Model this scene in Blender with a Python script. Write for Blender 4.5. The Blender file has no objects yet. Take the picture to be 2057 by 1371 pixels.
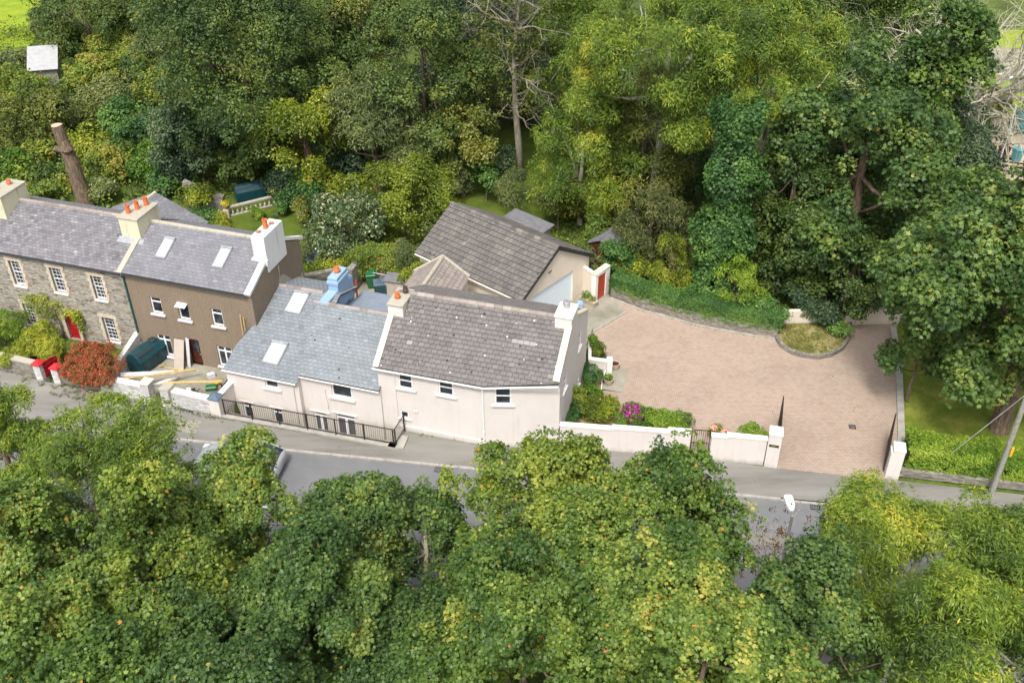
import bpy, math, random
import numpy as np
from mathutils import Vector, Matrix
random.seed(7)
R = math.radians
scene = bpy.context.scene
col = scene.collection

# ------------------------------------------------------------------ camera
H_CAM, PITCH, ROLL, FPX = 34.0, R(35.43), R(-0.29), 2045.0
cam_data = bpy.data.cameras.new('camera')
cam_data.sensor_width = 36.0
cam_data.lens = FPX / 2057.0 * 36.0
cam_data.clip_start = 0.5
cam_data.clip_end = 900.0
cam = bpy.data.objects.new('camera', cam_data)
col.objects.link(cam)
_f = np.array([0, math.cos(PITCH), -math.sin(PITCH)])
_r0 = np.array([1.0, 0, 0]); _u0 = np.cross(_r0, _f)
_r = math.cos(ROLL) * _r0 + math.sin(ROLL) * _u0
_u = -math.sin(ROLL) * _r0 + math.cos(ROLL) * _u0
cam.matrix_world = Matrix(((_r[0], _u[0], -_f[0], 0), (_r[1], _u[1], -_f[1], 0),
                           (_r[2], _u[2], -_f[2], H_CAM), (0, 0, 0, 1)))
scene.camera = cam

# ------------------------------------------------------------------ light
SUN_EL, SUN_AZ = R(58), R(-165)      # azimuth measured from +Y towards +X, where the sun stands
world = bpy.data.worlds.new('World'); scene.world = world
world.use_nodes = True
wn = world.node_tree; wn.nodes.clear()
sky = wn.nodes.new('ShaderNodeTexSky'); sky.sky_type = 'NISHITA'; sky.sun_disc = False
sky.sun_elevation = SUN_EL; sky.sun_rotation = SUN_AZ
sky.air_density = 1.0; sky.dust_density = 5.0; sky.ozone_density = 1.0
hs = wn.nodes.new('ShaderNodeHueSaturation'); hs.inputs['Saturation'].default_value = 0.35
bg = wn.nodes.new('ShaderNodeBackground'); bg.inputs['Strength'].default_value = 0.15
wo = wn.nodes.new('ShaderNodeOutputWorld')
wn.links.new(sky.outputs[0], hs.inputs['Color']); wn.links.new(hs.outputs[0], bg.inputs['Color'])
wn.links.new(bg.outputs[0], wo.inputs[0])
sd = bpy.data.lights.new('sun', 'SUN'); sd.energy = 1.75; sd.angle = R(10); sd.color = (1.0, 0.96, 0.90)
so = bpy.data.objects.new('sun', sd); col.objects.link(so)
sv = Vector((math.sin(SUN_AZ) * math.cos(SUN_EL), math.cos(SUN_AZ) * math.cos(SUN_EL), math.sin(SUN_EL)))
so.rotation_euler = sv.to_track_quat('Z', 'Y').to_euler(); so.location = (0, 0, 60)
vs = scene.view_settings
vs.view_transform = 'Standard'; vs.look = 'None'; vs.gamma = 1.0; vs.exposure = 0.74
vs.use_curve_mapping = False

# ------------------------------------------------------------------ placing helpers
def at(a, b, z=0.0):
    """world point at height z under a point of the photograph"""
    d = _f + (a - 1028.5) / FPX * _r - (b - 685.5) / FPX * _u
    t = (z - H_CAM) / d[2]
    return np.array([0, 0, H_CAM]) + t * d
def scale_at(p):
    return FPX / float((np.array(p) - np.array([0, 0, H_CAM])) @ _f)
class Frame:
    def __init__(s, x, y, az):
        s.o = np.array([x, y, 0.0]); s.az = R(az)
        s.X = np.array([math.cos(s.az), math.sin(s.az), 0]); s.Y = np.array([-math.sin(s.az), math.cos(s.az), 0])
        c = np.array([0, 0, H_CAM]) - s.o
        s.cam = (float(c @ s.X), float(c @ s.Y), H_CAM)
    def w(s, x, y, z=0.0): return s.o + s.X * x + s.Y * y + np.array([0, 0, z])
    def loc(s, p):
        p = np.array([p[0], p[1], 0.0]) - s.o
        return float(p @ s.X), float(p @ s.Y)
FT = Frame(-21.14, 47.36, -17.51)     # terrace and cottage
FM = Frame(-6.72, 40.40, -16.5)       # main house
FA = Frame(0.48, 48.28, 49.5)         # garage
FR = Frame(0.0, 36.75, -8.65)         # road, x along the far kerb

# ------------------------------------------------------------------ object helpers
def tag(o, label=None, cat=None, group=None, kind=None):
    if label: o['label'] = label
    if cat: o['category'] = cat
    if group: o['group'] = group
    if kind: o['kind'] = kind
    return o
def thing(name, label, cat, loc=(0, 0, 0), rz=0.0, group=None):
    o = bpy.data.objects.new(name, None); o.empty_display_size = 0.3
    col.objects.link(o); o.location = [float(v) for v in loc]; o.rotation_euler = (0, 0, rz)
    return tag(o, label, cat, group)
def thing_f(name, label, cat, fr, group=None):
    return thing(name, label, cat, fr.o, fr.az, group)
def dup(root, loc, rz=0.0, label=None, scale=None):
    r = root.copy(); col.objects.link(r); r.location = [float(v) for v in loc]; r.rotation_euler = (0, 0, rz)
    if label: r['label'] = label
    if scale: r.scale = scale
    for ch in list(root.children):
        c = ch.copy(); col.objects.link(c); c.parent = r
        for g in ch.children:
            d = g.copy(); col.objects.link(d); d.parent = c
    return r

class MB:
    def __init__(s, T=None):
        s.v = []; s.f = []; s.t = []; s.m = []; s.T = T; s.tint = 0.5; s.mi = 0; s.smooth = False
    def pt(s, p):
        if s.T is not None: p = s.T @ Vector(p)
        s.v.append((float(p[0]), float(p[1]), float(p[2]))); return len(s.v) - 1
    def poly(s, pts):
        i = [s.pt(p) for p in pts]; s.f.append(i); s.t.append(s.tint); s.m.append(s.mi); return s
    def face(s, idx):
        s.f.append(list(idx)); s.t.append(s.tint); s.m.append(s.mi)
    def box(s, x0, x1, y0, y1, z0, z1):
        i = [s.pt(p) for p in [(x0, y0, z0), (x1, y0, z0), (x1, y1, z0), (x0, y1, z0), (x0, y0, z1), (x1, y0, z1), (x1, y1, z1), (x0, y1, z1)]]
        for q in [(0, 3, 2, 1), (4, 5, 6, 7), (0, 1, 5, 4), (1, 2, 6, 5), (2, 3, 7, 6), (3, 0, 4, 7)]: s.face([i[k] for k in q])
        return s
    def bbox(s, x0, x1, y0, y1, z0, z1, b=0.02):
        """box with chamfered top edges"""
        lo = [(x0, y0, z0), (x1, y0, z0), (x1, y1, z0), (x0, y1, z0)]
        mi = [(p[0], p[1], z1 - b) for p in lo]
        hi = [(x0 + b, y0 + b, z1), (x1 - b, y0 + b, z1), (x1 - b, y1 - b, z1), (x0 + b, y1 - b, z1)]
        L = [[s.pt(p) for p in q] for q in (lo, mi, hi)]
        for a, c in ((0, 1), (1, 2)):
            for k in range(4): s.face([L[a][k], L[a][(k + 1) % 4], L[c][(k + 1) % 4], L[c][k]])
        s.face(L[2]); s.face(L[0][::-1]); return s
    def prism(s, poly, z0, z1):
        """extrude a plan polygon; z0/z1 may be numbers or functions of (x, y)"""
        g = lambda z, p: z(p[0], p[1]) if callable(z) else z
        a = [s.pt((p[0], p[1], g(z0, p))) for p in poly]; b = [s.pt((p[0], p[1], g(z1, p))) for p in poly]
        n = len(poly)
        for k in range(n): s.face([a[k], a[(k + 1) % n], b[(k + 1) % n], b[k]])
        s.face(b); s.face(a[::-1]); return s
    def slab(s, pts, n, th):
        """thicken a planar 3-D polygon by th against direction n"""
        n = Vector(n).normalized() * th
        a = [s.pt(p) for p in pts]; b = [s.pt(Vector(p) - n) for p in pts]; k = len(pts)
        s.face(a); s.face(b[::-1])
        for i in range(k): s.face([a[i], b[i], b[(i + 1) % k], a[(i + 1) % k]])
        return s
    def tube(s, path, rad, n=8, cap=True):
        path = [Vector([float(c) for c in p]) for p in path]
        if not hasattr(rad, '__len__'): rad = [rad] * len(path)
        rings = []; up = Vector((0.13, 0.27, 0.95)).normalized(); prev = None
        for i, p in enumerate(path):
            d = (path[min(i + 1, len(path) - 1)] - path[max(i - 1, 0)])
            if d.length < 1e-6: d = Vector((0, 0, 1))
            d.normalize()
            if prev is None:
                a = d.cross(up)
                if a.length < 0.1: a = d.cross(Vector((1, 0, 0)))
            else: a = prev - d * prev.dot(d)
            a.normalize(); prev = a; b = d.cross(a)
            rings.append([s.pt(p + (a * math.cos(2 * math.pi * k / n) + b * math.sin(2 * math.pi * k / n)) * rad[i]) for k in range(n)])
        for q in range(len(rings) - 1):
            for k in range(n): s.face([rings[q][k], rings[q][(k + 1) % n], rings[q + 1][(k + 1) % n], rings[q + 1][k]])
        if cap: s.face(rings[-1]); s.face(rings[0][::-1])
        return s
    def lathe(s, prof, c=(0, 0), n=16):
        rings = [[s.pt((c[0] + r * math.cos(2 * math.pi * k / n), c[1] + r * math.sin(2 * math.pi * k / n), z)) for k in range(n)] for r, z in prof]
        for q in range(len(rings) - 1):
            for k in range(n): s.face([rings[q][k], rings[q][(k + 1) % n], rings[q + 1][(k + 1) % n], rings[q + 1][k]])
        s.face(rings[-1]); s.face(rings[0][::-1]); return s
    def build(s, name, mat, parent=None, smooth=False):
        me = bpy.data.meshes.new(name); me.from_pydata(s.v, [], s.f)
        at_ = me.attributes.new('tint', 'FLOAT', 'FACE'); at_.data.foreach_set('value', s.t)
        for m in (mat if isinstance(mat, (list, tuple)) else [mat]): me.materials.append(m)
        if isinstance(mat, (list, tuple)): me.polygons.foreach_set('material_index', s.m)
        if smooth: me.polygons.foreach_set('use_smooth', [True] * len(s.f))
        me.update()
        o = bpy.data.objects.new(name, me); col.objects.link(o)
        if parent is not None: o.parent = parent
        return o

# ------------------------------------------------------------------ materials
def lin(c): return tuple(((v / 255.0) / 12.92 if v / 255.0 <= 0.04045 else ((v / 255.0 + 0.055) / 1.055) ** 2.4) for v in c)
class NT:
    def __init__(s, name):
        s.mat = bpy.data.materials.new(name); s.mat.use_nodes = True
        s.n = s.mat.node_tree.nodes; s.l = s.mat.node_tree.links; s.n.clear()
        s.out = s.n.new('ShaderNodeOutputMaterial'); s.b = s.n.new('ShaderNodeBsdfPrincipled')
        s.l.new(s.b.outputs[0], s.out.inputs[0])
    def new(s, t, **k):
        x = s.n.new(t)
        for a, b in k.items(): setattr(x, a, b)
        return x
    def coord(s, scale=(1, 1, 1), kind='Object'):
        tc = s.new('ShaderNodeTexCoord'); mp = s.new('ShaderNodeMapping'); mp.inputs['Scale'].default_value = scale
        s.l.new(tc.outputs[kind], mp.inputs[0]); return mp.outputs[0]
    def noise(s, vec, scale, detail=4, rough=0.6):
        x = s.new('ShaderNodeTexNoise'); x.inputs['Scale'].default_value = scale; x.inputs['Detail'].default_value = detail
        x.inputs['Roughness'].default_value = rough; s.l.new(vec, x.inputs['Vector']); return x.outputs[0]
    def ramp(s, fac, stops):
        x = s.new('ShaderNodeValToRGB'); cr = x.color_ramp
        while len(cr.elements) > 1: cr.elements.remove(cr.elements[-1])
        for i, (p, c) in enumerate(stops):
            e = cr.elements[0] if i == 0 else cr.elements.new(p)
            e.position = p; e.color = (c[0], c[1], c[2], 1)
        s.l.new(fac, x.inputs[0]); return x.outputs[0]
    def mix(s, fac, a, b, mode='MIX'):
        x = s.new('ShaderNodeMix', data_type='RGBA', blend_type=mode)
        for sock, val in ((x.inputs[0], fac), (x.inputs[6], a), (x.inputs[7], b)):
            if isinstance(val, (int, float)): sock.default_value = val
            elif isinstance(val, tuple): sock.default_value = (val[0], val[1], val[2], 1)
            else: s.l.new(val, sock)
        return x.outputs[2]
    def math(s, op, a, b=0.0):
        x = s.new('ShaderNodeMath', operation=op)
        for k, v in enumerate((a, b)):
            if isinstance(v, (int, float)): x.inputs[k].default_value = v
            else: s.l.new(v, x.inputs[k])
        return x.outputs[0]
    def attr(s, name='tint'):
        x = s.new('ShaderNodeAttribute', attribute_name=name); return x.outputs['Fac']
    def bump(s, h, strength=0.3, dist=0.02):
        x = s.new('ShaderNodeBump'); x.inputs['Strength'].default_value = strength; x.inputs['Distance'].default_value = dist
        s.l.new(h, x.inputs['Height']); s.l.new(x.outputs[0], s.b.inputs['Normal'])
    def done(s, color=None, rough=0.8, metal=0.0, spec=0.3):
        if color is not None:
            if isinstance(color, tuple): s.b.inputs['Base Color'].default_value = (*color[:3], 1)
            else: s.l.new(color, s.b.inputs['Base Color'])
        s.b.inputs['Roughness'].default_value = rough; s.b.inputs['Metallic'].default_value = metal
        s.b.inputs['Specular IOR Level'].default_value = spec
        return s.mat
def plain(name, c, rough=0.6, metal=0.0, spec=0.3, var=0.12, scale=3.0, bump=0.0):
    n = NT(name); v = n.coord()
    ns = n.noise(v, scale, 5)
    k = n.ramp(ns, [(0.25, tuple(x * (1 - var * 1.6) for x in c)), (0.55, c), (0.8, tuple(min(1, x * (1 + var)) for x in c))])
    if bump: n.bump(n.noise(v, scale * 14, 3), bump, 0.01)
    return n.done(k, rough, metal, spec)

def render_mat(name, c, stain, bump=0.25, stain_amt=0.35):
    """painted masonry with faint drips and patches"""
    n = NT(name); v = n.coord(); vs_ = n.coord((2.2, 2.2, 0.25))
    a = n.noise(v, 0.7, 6); b = n.noise(vs_, 2.0, 5); g = n.noise(v, 55, 3)
    k = n.ramp(a, [(0.3, tuple(x * 0.93 for x in c)), (0.55, c), (0.8, tuple(min(1, x * 1.03) for x in c))])
    s = n.ramp(b, [(0.55, (0, 0, 0)), (0.78, (stain_amt,) * 3)])
    k = n.mix(s, k, stain)
    tc = n.new('ShaderNodeTexCoord'); sp = n.new('ShaderNodeSeparateXYZ'); n.l.new(tc.outputs['Object'], sp.inputs[0])
    hz = n.math('ADD', sp.outputs[2], n.math('MULTIPLY', n.noise(n.coord((1.5, 1.5, .4)), 1.6, 5), 0.7))
    k = n.mix(n.ramp(hz, [(0.30, (0.45, 0.45, 0.45)), (0.62, (0, 0, 0))]), k, (0.34, 0.32, 0.24))
    k = n.mix(0.07, k, n.ramp(g, [(0.3, (0.3, 0.28, 0.26)), (0.7, (1, 1, 1))]), 'MULTIPLY')
    n.bump(g, bump, 0.008); return n.done(k, 0.85)

M = {}
M['pink'] = render_mat('pink_render', (0.70, 0.65, 0.615), (0.50, 0.455, 0.41), stain_amt=0.34)
M['white_paint'] = render_mat('white_masonry_paint', (0.80, 0.77, 0.73), (0.55, 0.52, 0.46), stain_amt=0.35)
M['cream'] = render_mat('cream_render', (0.72, 0.64, 0.54), (0.5, 0.42, 0.33), stain_amt=0.25)
M['old_cream'] = render_mat('weathered_chimney_render', (0.62, 0.58, 0.42), (0.30, 0.28, 0.22), stain_amt=0.8)
M['white_chim'] = render_mat('white_chimney_render', (0.70, 0.70, 0.68), (0.36, 0.33, 0.26), stain_amt=0.75)
M['blue'] = render_mat('pale_blue_render', (0.28, 0.41, 0.58), (0.24, 0.34, 0.47), stain_amt=0.3)
M['coping_stained'] = render_mat('stained_coping', (0.60, 0.56, 0.44), (0.36, 0.34, 0.24), stain_amt=0.7)
M['cap_concrete'] = render_mat('concrete_cap', (0.40, 0.37, 0.30), (0.22, 0.21, 0.16), stain_amt=0.7)
M['cornice'] = plain('white_sill_paint', (0.80, 0.74, 0.69), 0.6, var=0.05)
M['upvc'] = plain('white_plastic', (0.80, 0.80, 0.80), 0.35, spec=0.5, var=0.03)
M['pot'] = plain('terracotta', (0.62, 0.17, 0.06), 0.7, var=0.25, scale=6)
M['pot_dark'] = plain('dark_clay', (0.09, 0.055, 0.045), 0.7)
M['metal_grey'] = plain('grey_metal', (0.45, 0.45, 0.45), 0.4, 0.6, 0.5)
M['black_metal'] = plain('black_painted_metal', (0.028, 0.018, 0.017), 0.5, 0.0, 0.5)
M['pvc_black'] = plain('black_gutter', (0.03, 0.033, 0.036), 0.5)
M['pvc_green'] = plain('green_pipe', (0.02, 0.10, 0.09), 0.45)
M['red_paint'] = plain('red_paint', (0.36, 0.012, 0.02), 0.45, var=0.2)
M['bright_red'] = plain('bright_red_cap', (0.55, 0.02, 0.03), 0.5, var=0.2)
M['orange_red'] = plain('orange_red_door', (0.46, 0.07, 0.03), 0.5, var=0.15)
M['door_brown'] = plain('brown_wood', (0.075, 0.022, 0.014), 0.5, var=0.3)
M['garage_blue'] = plain('pale_blue_door', (0.70, 0.79, 0.87), 0.45, var=0.03)
M['wood'] = plain('pale_timber', (0.58, 0.42, 0.19), 0.7, var=0.25, scale=9)
M['wood_grey'] = plain('grey_timber', (0.30, 0.29, 0.24), 0.8, var=0.25, scale=7)
M['board'] = plain('grey_board', (0.45, 0.39, 0.34), 0.7, var=0.08)
M['white_board'] = plain('white_board', (0.62, 0.60, 0.63), 0.6, var=0.1)
M['plastic_teal'] = plain('dark_teal_plastic', (0.007, 0.05, 0.062), 0.35, 0, 0.5, var=0.25)
M['plastic_dark'] = plain('dark_plastic', (0.02, 0.035, 0.042), 0.45, 0, 0.5)
M['plastic_green'] = plain('green_plastic', (0.02, 0.13, 0.045), 0.4, 0, 0.5)
M['slate_blue'] = plain('slate_blue_panel', (0.10, 0.14, 0.19), 0.6)
M['lead'] = plain('lead_flashing', (0.30, 0.32, 0.34), 0.6, var=0.2)
M['polycarb'] = plain('white_corrugated', (0.72, 0.72, 0.70), 0.4)
M['felt'] = plain('grey_felt', (0.16, 0.16, 0.17), 0.9, var=0.2)
M['car'] = plain('silver_car_paint', (0.55, 0.58, 0.60), 0.25, 0.5, 0.6, var=0.03)
M['tyre'] = plain('tyre', (0.015, 0.015, 0.015), 0.8)
M['lamp_white'] = plain('white_lamp_shell', (0.78, 0.82, 0.84), 0.35, var=0.02)
M['yellow'] = plain('yellow_plastic', (0.65, 0.42, 0.02), 0.5)
M['curb_stone'] = plain('concrete_kerb', (0.36, 0.34, 0.30), 0.85, var=0.2, scale=2)
M['planter'] = plain('stone_planter', (0.48, 0.40, 0.30), 0.85, var=0.2)
M['teal_fabric'] = plain('teal_cover', (0.10, 0.30, 0.33), 0.7)

def glass(name, c=(0.012, 0.016, 0.02)):
    n = NT(name); v = n.coord((1, 1, 1)); k = n.noise(v, 2.3, 3)
    colr = n.ramp(k, [(0.35, c), (0.6, tuple(x * 3 for x in c)), (0.75, tuple(x * 7 for x in c))])
    return n.done(colr, 0.06, 0, 0.6)
M['glass'] = glass('window_glass')
def curtain_glass():
    n = NT('curtained_glass'); v = n.coord((1, 1, 1))
    w = n.new('ShaderNodeTexWave'); w.inputs['Scale'].default_value = 9; w.inputs['Distortion'].default_value = 1.5
    n.l.new(v, w.inputs['Vector'])
    k = n.mix(n.ramp(w.outputs[1], [(0.2, (0.15,) * 3), (0.8, (0.8,) * 3)]), (0.02, 0.022, 0.025), (0.20, 0.20, 0.21))
    return n.done(k, 0.12, 0, 0.6)
M['glass_curtain'] = curtain_glass()
M['skyglass'] = plain('sky_white_glass', (0.78, 0.80, 0.82), 0.08, 0.0, 1.0, var=0.03)  # reflected sky is put into the pane colour as white

def rubble(name, stops, bump=1.0, sx=3.0, sz=9.5, mortar=(0.30, 0.27, 0.22)):
    n = NT(name); v0 = n.coord((sx, sx, sz))
    wv = n.new('ShaderNodeTexNoise'); wv.inputs['Scale'].default_value = 1.3; n.l.new(v0, wv.inputs['Vector'])
    ad = n.new('ShaderNodeMixRGB'); ad.blend_type = 'ADD'; ad.inputs[0].default_value = 0.35
    n.l.new(v0, ad.inputs[1]); n.l.new(wv.outputs[1], ad.inputs[2])
    vo = n.new('ShaderNodeTexVoronoi'); vo.inputs['Scale'].default_value = 1.0; n.l.new(ad.outputs[0], vo.inputs['Vector'])
    ve = n.new('ShaderNodeTexVoronoi', feature='DISTANCE_TO_EDGE'); ve.inputs['Scale'].default_value = 1.0; n.l.new(ad.outputs[0], ve.inputs['Vector'])
    sep = n.new('ShaderNodeSeparateColor'); n.l.new(vo.outputs['Color'], sep.inputs[0])
    c = n.ramp(sep.outputs[0], stops)
    c = n.mix(0.35, c, n.ramp(n.noise(n.coord(), 14, 5), [(0.3, (0.35, 0.33, 0.3)), (0.7, (1, 1, 1))]), 'MULTIPLY')
    e = n.ramp(ve.outputs[0], [(0.03, (1, 1, 1)), (0.12, (0, 0, 0))])
    c = n.mix(e, c, mortar)
    n.bump(n.ramp(ve.outputs[0], [(0.0, (0, 0, 0)), (0.16, (1, 1, 1))]), 0.7 * bump, 0.03)
    return n.done(c, 0.9)
M['rubble'] = rubble('grey_rubble_stone', [(0.0, (0.13, 0.12, 0.11)), (0.25, (0.28, 0.26, 0.22)), (0.55, (0.44, 0.40, 0.33)), (0.85, (0.40, 0.38, 0.35)), (0.95, (0.30, 0.27, 0.24)), (1.0, (0.36, 0.22, 0.14))])
M['garden_rubble'] = rubble('garden_wall_stone', [(0.0, (0.16, 0.15, 0.14)), (0.4, (0.27, 0.25, 0.21)), (0.8, (0.36, 0.33, 0.28)), (1.0, (0.22, 0.2, 0.18))], mortar=(0.2, 0.19, 0.15))
M['white_rubble'] = rubble('whitewashed_stone', [(0.0, (0.42, 0.42, 0.42)), (0.25, (0.62, 0.62, 0.61)), (0.7, (0.72, 0.72, 0.71)), (1.0, (0.50, 0.50, 0.48))], bump=0.8, sx=3.0, sz=7.0, mortar=(0.45, 0.44, 0.42))
def pebbledash():
    n = NT('brown_pebbledash'); v = n.coord()
    a = n.noise(v, 15, 4, 0.85); b = n.noise(v, 0.8, 5); d = n.noise(n.coord((1.6, 1.6, 0.3)), 2.0, 4)
    k = n.ramp(a, [(0.35, (0.15, 0.115, 0.083)), (0.5, (0.24, 0.187, 0.136)), (0.68, (0.38, 0.31, 0.235))])
    k = n.mix(0.5, k, n.ramp(b, [(0.3, (0.72, 0.72, 0.70)), (0.7, (1, 1, 1))]), 'MULTIPLY')
    k = n.mix(n.ramp(d, [(0.55, (0, 0, 0)), (0.75, (0.35,) * 3)]), k, (0.13, 0.10, 0.075))
    n.bump(a, 0.8, 0.02); return n.done(k, 0.95)
M['pebble'] = pebbledash()
M['stone_trim'] = plain('pale_stone_dressing', (0.56, 0.48, 0.38), 0.8, var=0.18, scale=5, bump=0.2)
M['brick'] = plain('red_brick_dressing', (0.40, 0.20, 0.13), 0.85, var=0.35, scale=9)

def roofmat(name, stops, lichen=0.0, moss=0.0, rough=0.65, lich_c=(0.62, 0.62, 0.60), scale=1.0):
    n = NT(name); v = n.coord(); t = n.attr()
    k = n.ramp(t, stops)
    k = n.mix(0.45, k, n.ramp(n.noise(v, 0.9, 6), [(0.3, (0.62, 0.62, 0.60)), (0.65, (1, 1, 1))]), 'MULTIPLY')
    k = n.mix(0.35, k, n.ramp(n.noise(v, 16, 4), [(0.3, (0.5, 0.5, 0.5)), (0.65, (1, 1, 1))]), 'MULTIPLY')
    if moss:
        m = n.ramp(n.noise(v, 1.1, 6), [(0.52, (0, 0, 0)), (0.7, (moss,) * 3)])
        k = n.mix(m, k, (0.36, 0.35, 0.24))
    if lichen:
        vo = n.new('ShaderNodeTexVoronoi'); vo.inputs['Scale'].default_value = 2.6; n.l.new(v, vo.inputs['Vector'])
        sep = n.new('ShaderNodeSeparateColor'); n.l.new(vo.outputs['Color'], sep.inputs[0])
        sz = n.math('MULTIPLY', sep.outputs[0], 0.16 * lichen)
        spot = n.math('LESS_THAN', vo.outputs['Distance'], sz)
        k = n.mix(spot, k, lich_c)
        vo2 = n.new('ShaderNodeTexVoronoi'); vo2.inputs['Scale'].default_value = 2.1
        n.l.new(n.coord((1.0, 1.3, 1.1)), vo2.inputs['Vector'])
        sep2 = n.new('ShaderNodeSeparateColor'); n.l.new(vo2.outputs['Color'], sep2.inputs[0])
        sp2 = n.math('LESS_THAN', vo2.outputs['Distance'], n.math('MULTIPLY', sep2.outputs[1], 0.17))
        k = n.mix(sp2, k, (0.035, 0.035, 0.03))
    n.bump(n.noise(v, 30, 3), 0.2, 0.008)
    return n.done(k, rough, 0, 0.35)
M['slate_purple'] = roofmat('purple_grey_slate', [(0, (0.13, 0.125, 0.135)), (0.35, (0.19, 0.182, 0.195)), (0.7, (0.245, 0.238, 0.25)), (0.93, (0.33, 0.325, 0.335)), (1, (0.30, 0.22, 0.22))])
M['slate_brown'] = roofmat('grey_slate', [(0, (0.165, 0.165, 0.185)), (0.5, (0.215, 0.215, 0.235)), (1, (0.28, 0.28, 0.30))])
M['slate_blue_roof'] = roofmat('blue_grey_slate', [(0, (0.165, 0.185, 0.205)), (0.4, (0.225, 0.25, 0.275)), (0.8, (0.275, 0.30, 0.325)), (1, (0.34, 0.365, 0.39))], lichen=0.0)
M['slate_blue_new'] = roofmat('blue_grey_slate_spotted', [(0, (0.195, 0.222, 0.24)), (0.5, (0.25, 0.28, 0.30)), (1, (0.31, 0.34, 0.36))], lichen=0.001)
M['tile_brown'] = roofmat('brown_grey_concrete_tile', [(0, (0.128, 0.116, 0.112)), (0.4, (0.176, 0.160, 0.154)), (0.85, (0.225, 0.206, 0.198)), (0.965, (0.25, 0.23, 0.225)), (0.985, (0.33, 0.30, 0.285)), (1, (0.35, 0.33, 0.31))], lichen=0.85)
M['tile_garage'] = roofmat('weathered_garage_tile', [(0, (0.115, 0.105, 0.098)), (0.5, (0.155, 0.143, 0.132)), (0.8, (0.19, 0.178, 0.16)), (1, (0.30, 0.28, 0.22))], moss=0.2, lichen=0.35)
M['ridge_tile'] = roofmat('ridge_tile', [(0, (0.24, 0.20, 0.18)), (0.5, (0.33, 0.28, 0.26)), (1, (0.40, 0.34, 0.30))], moss=0.4)
M['tile_edge'] = plain('dirty_shaded_tile_edge', (0.045, 0.042, 0.040), 0.9, var=0.3)  # dirt plus the shade of the gaps between courses, put into the colour
M['slate_new'] = plain('smooth_blue_slate', (0.22, 0.255, 0.31), 0.6, var=0.1)

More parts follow.
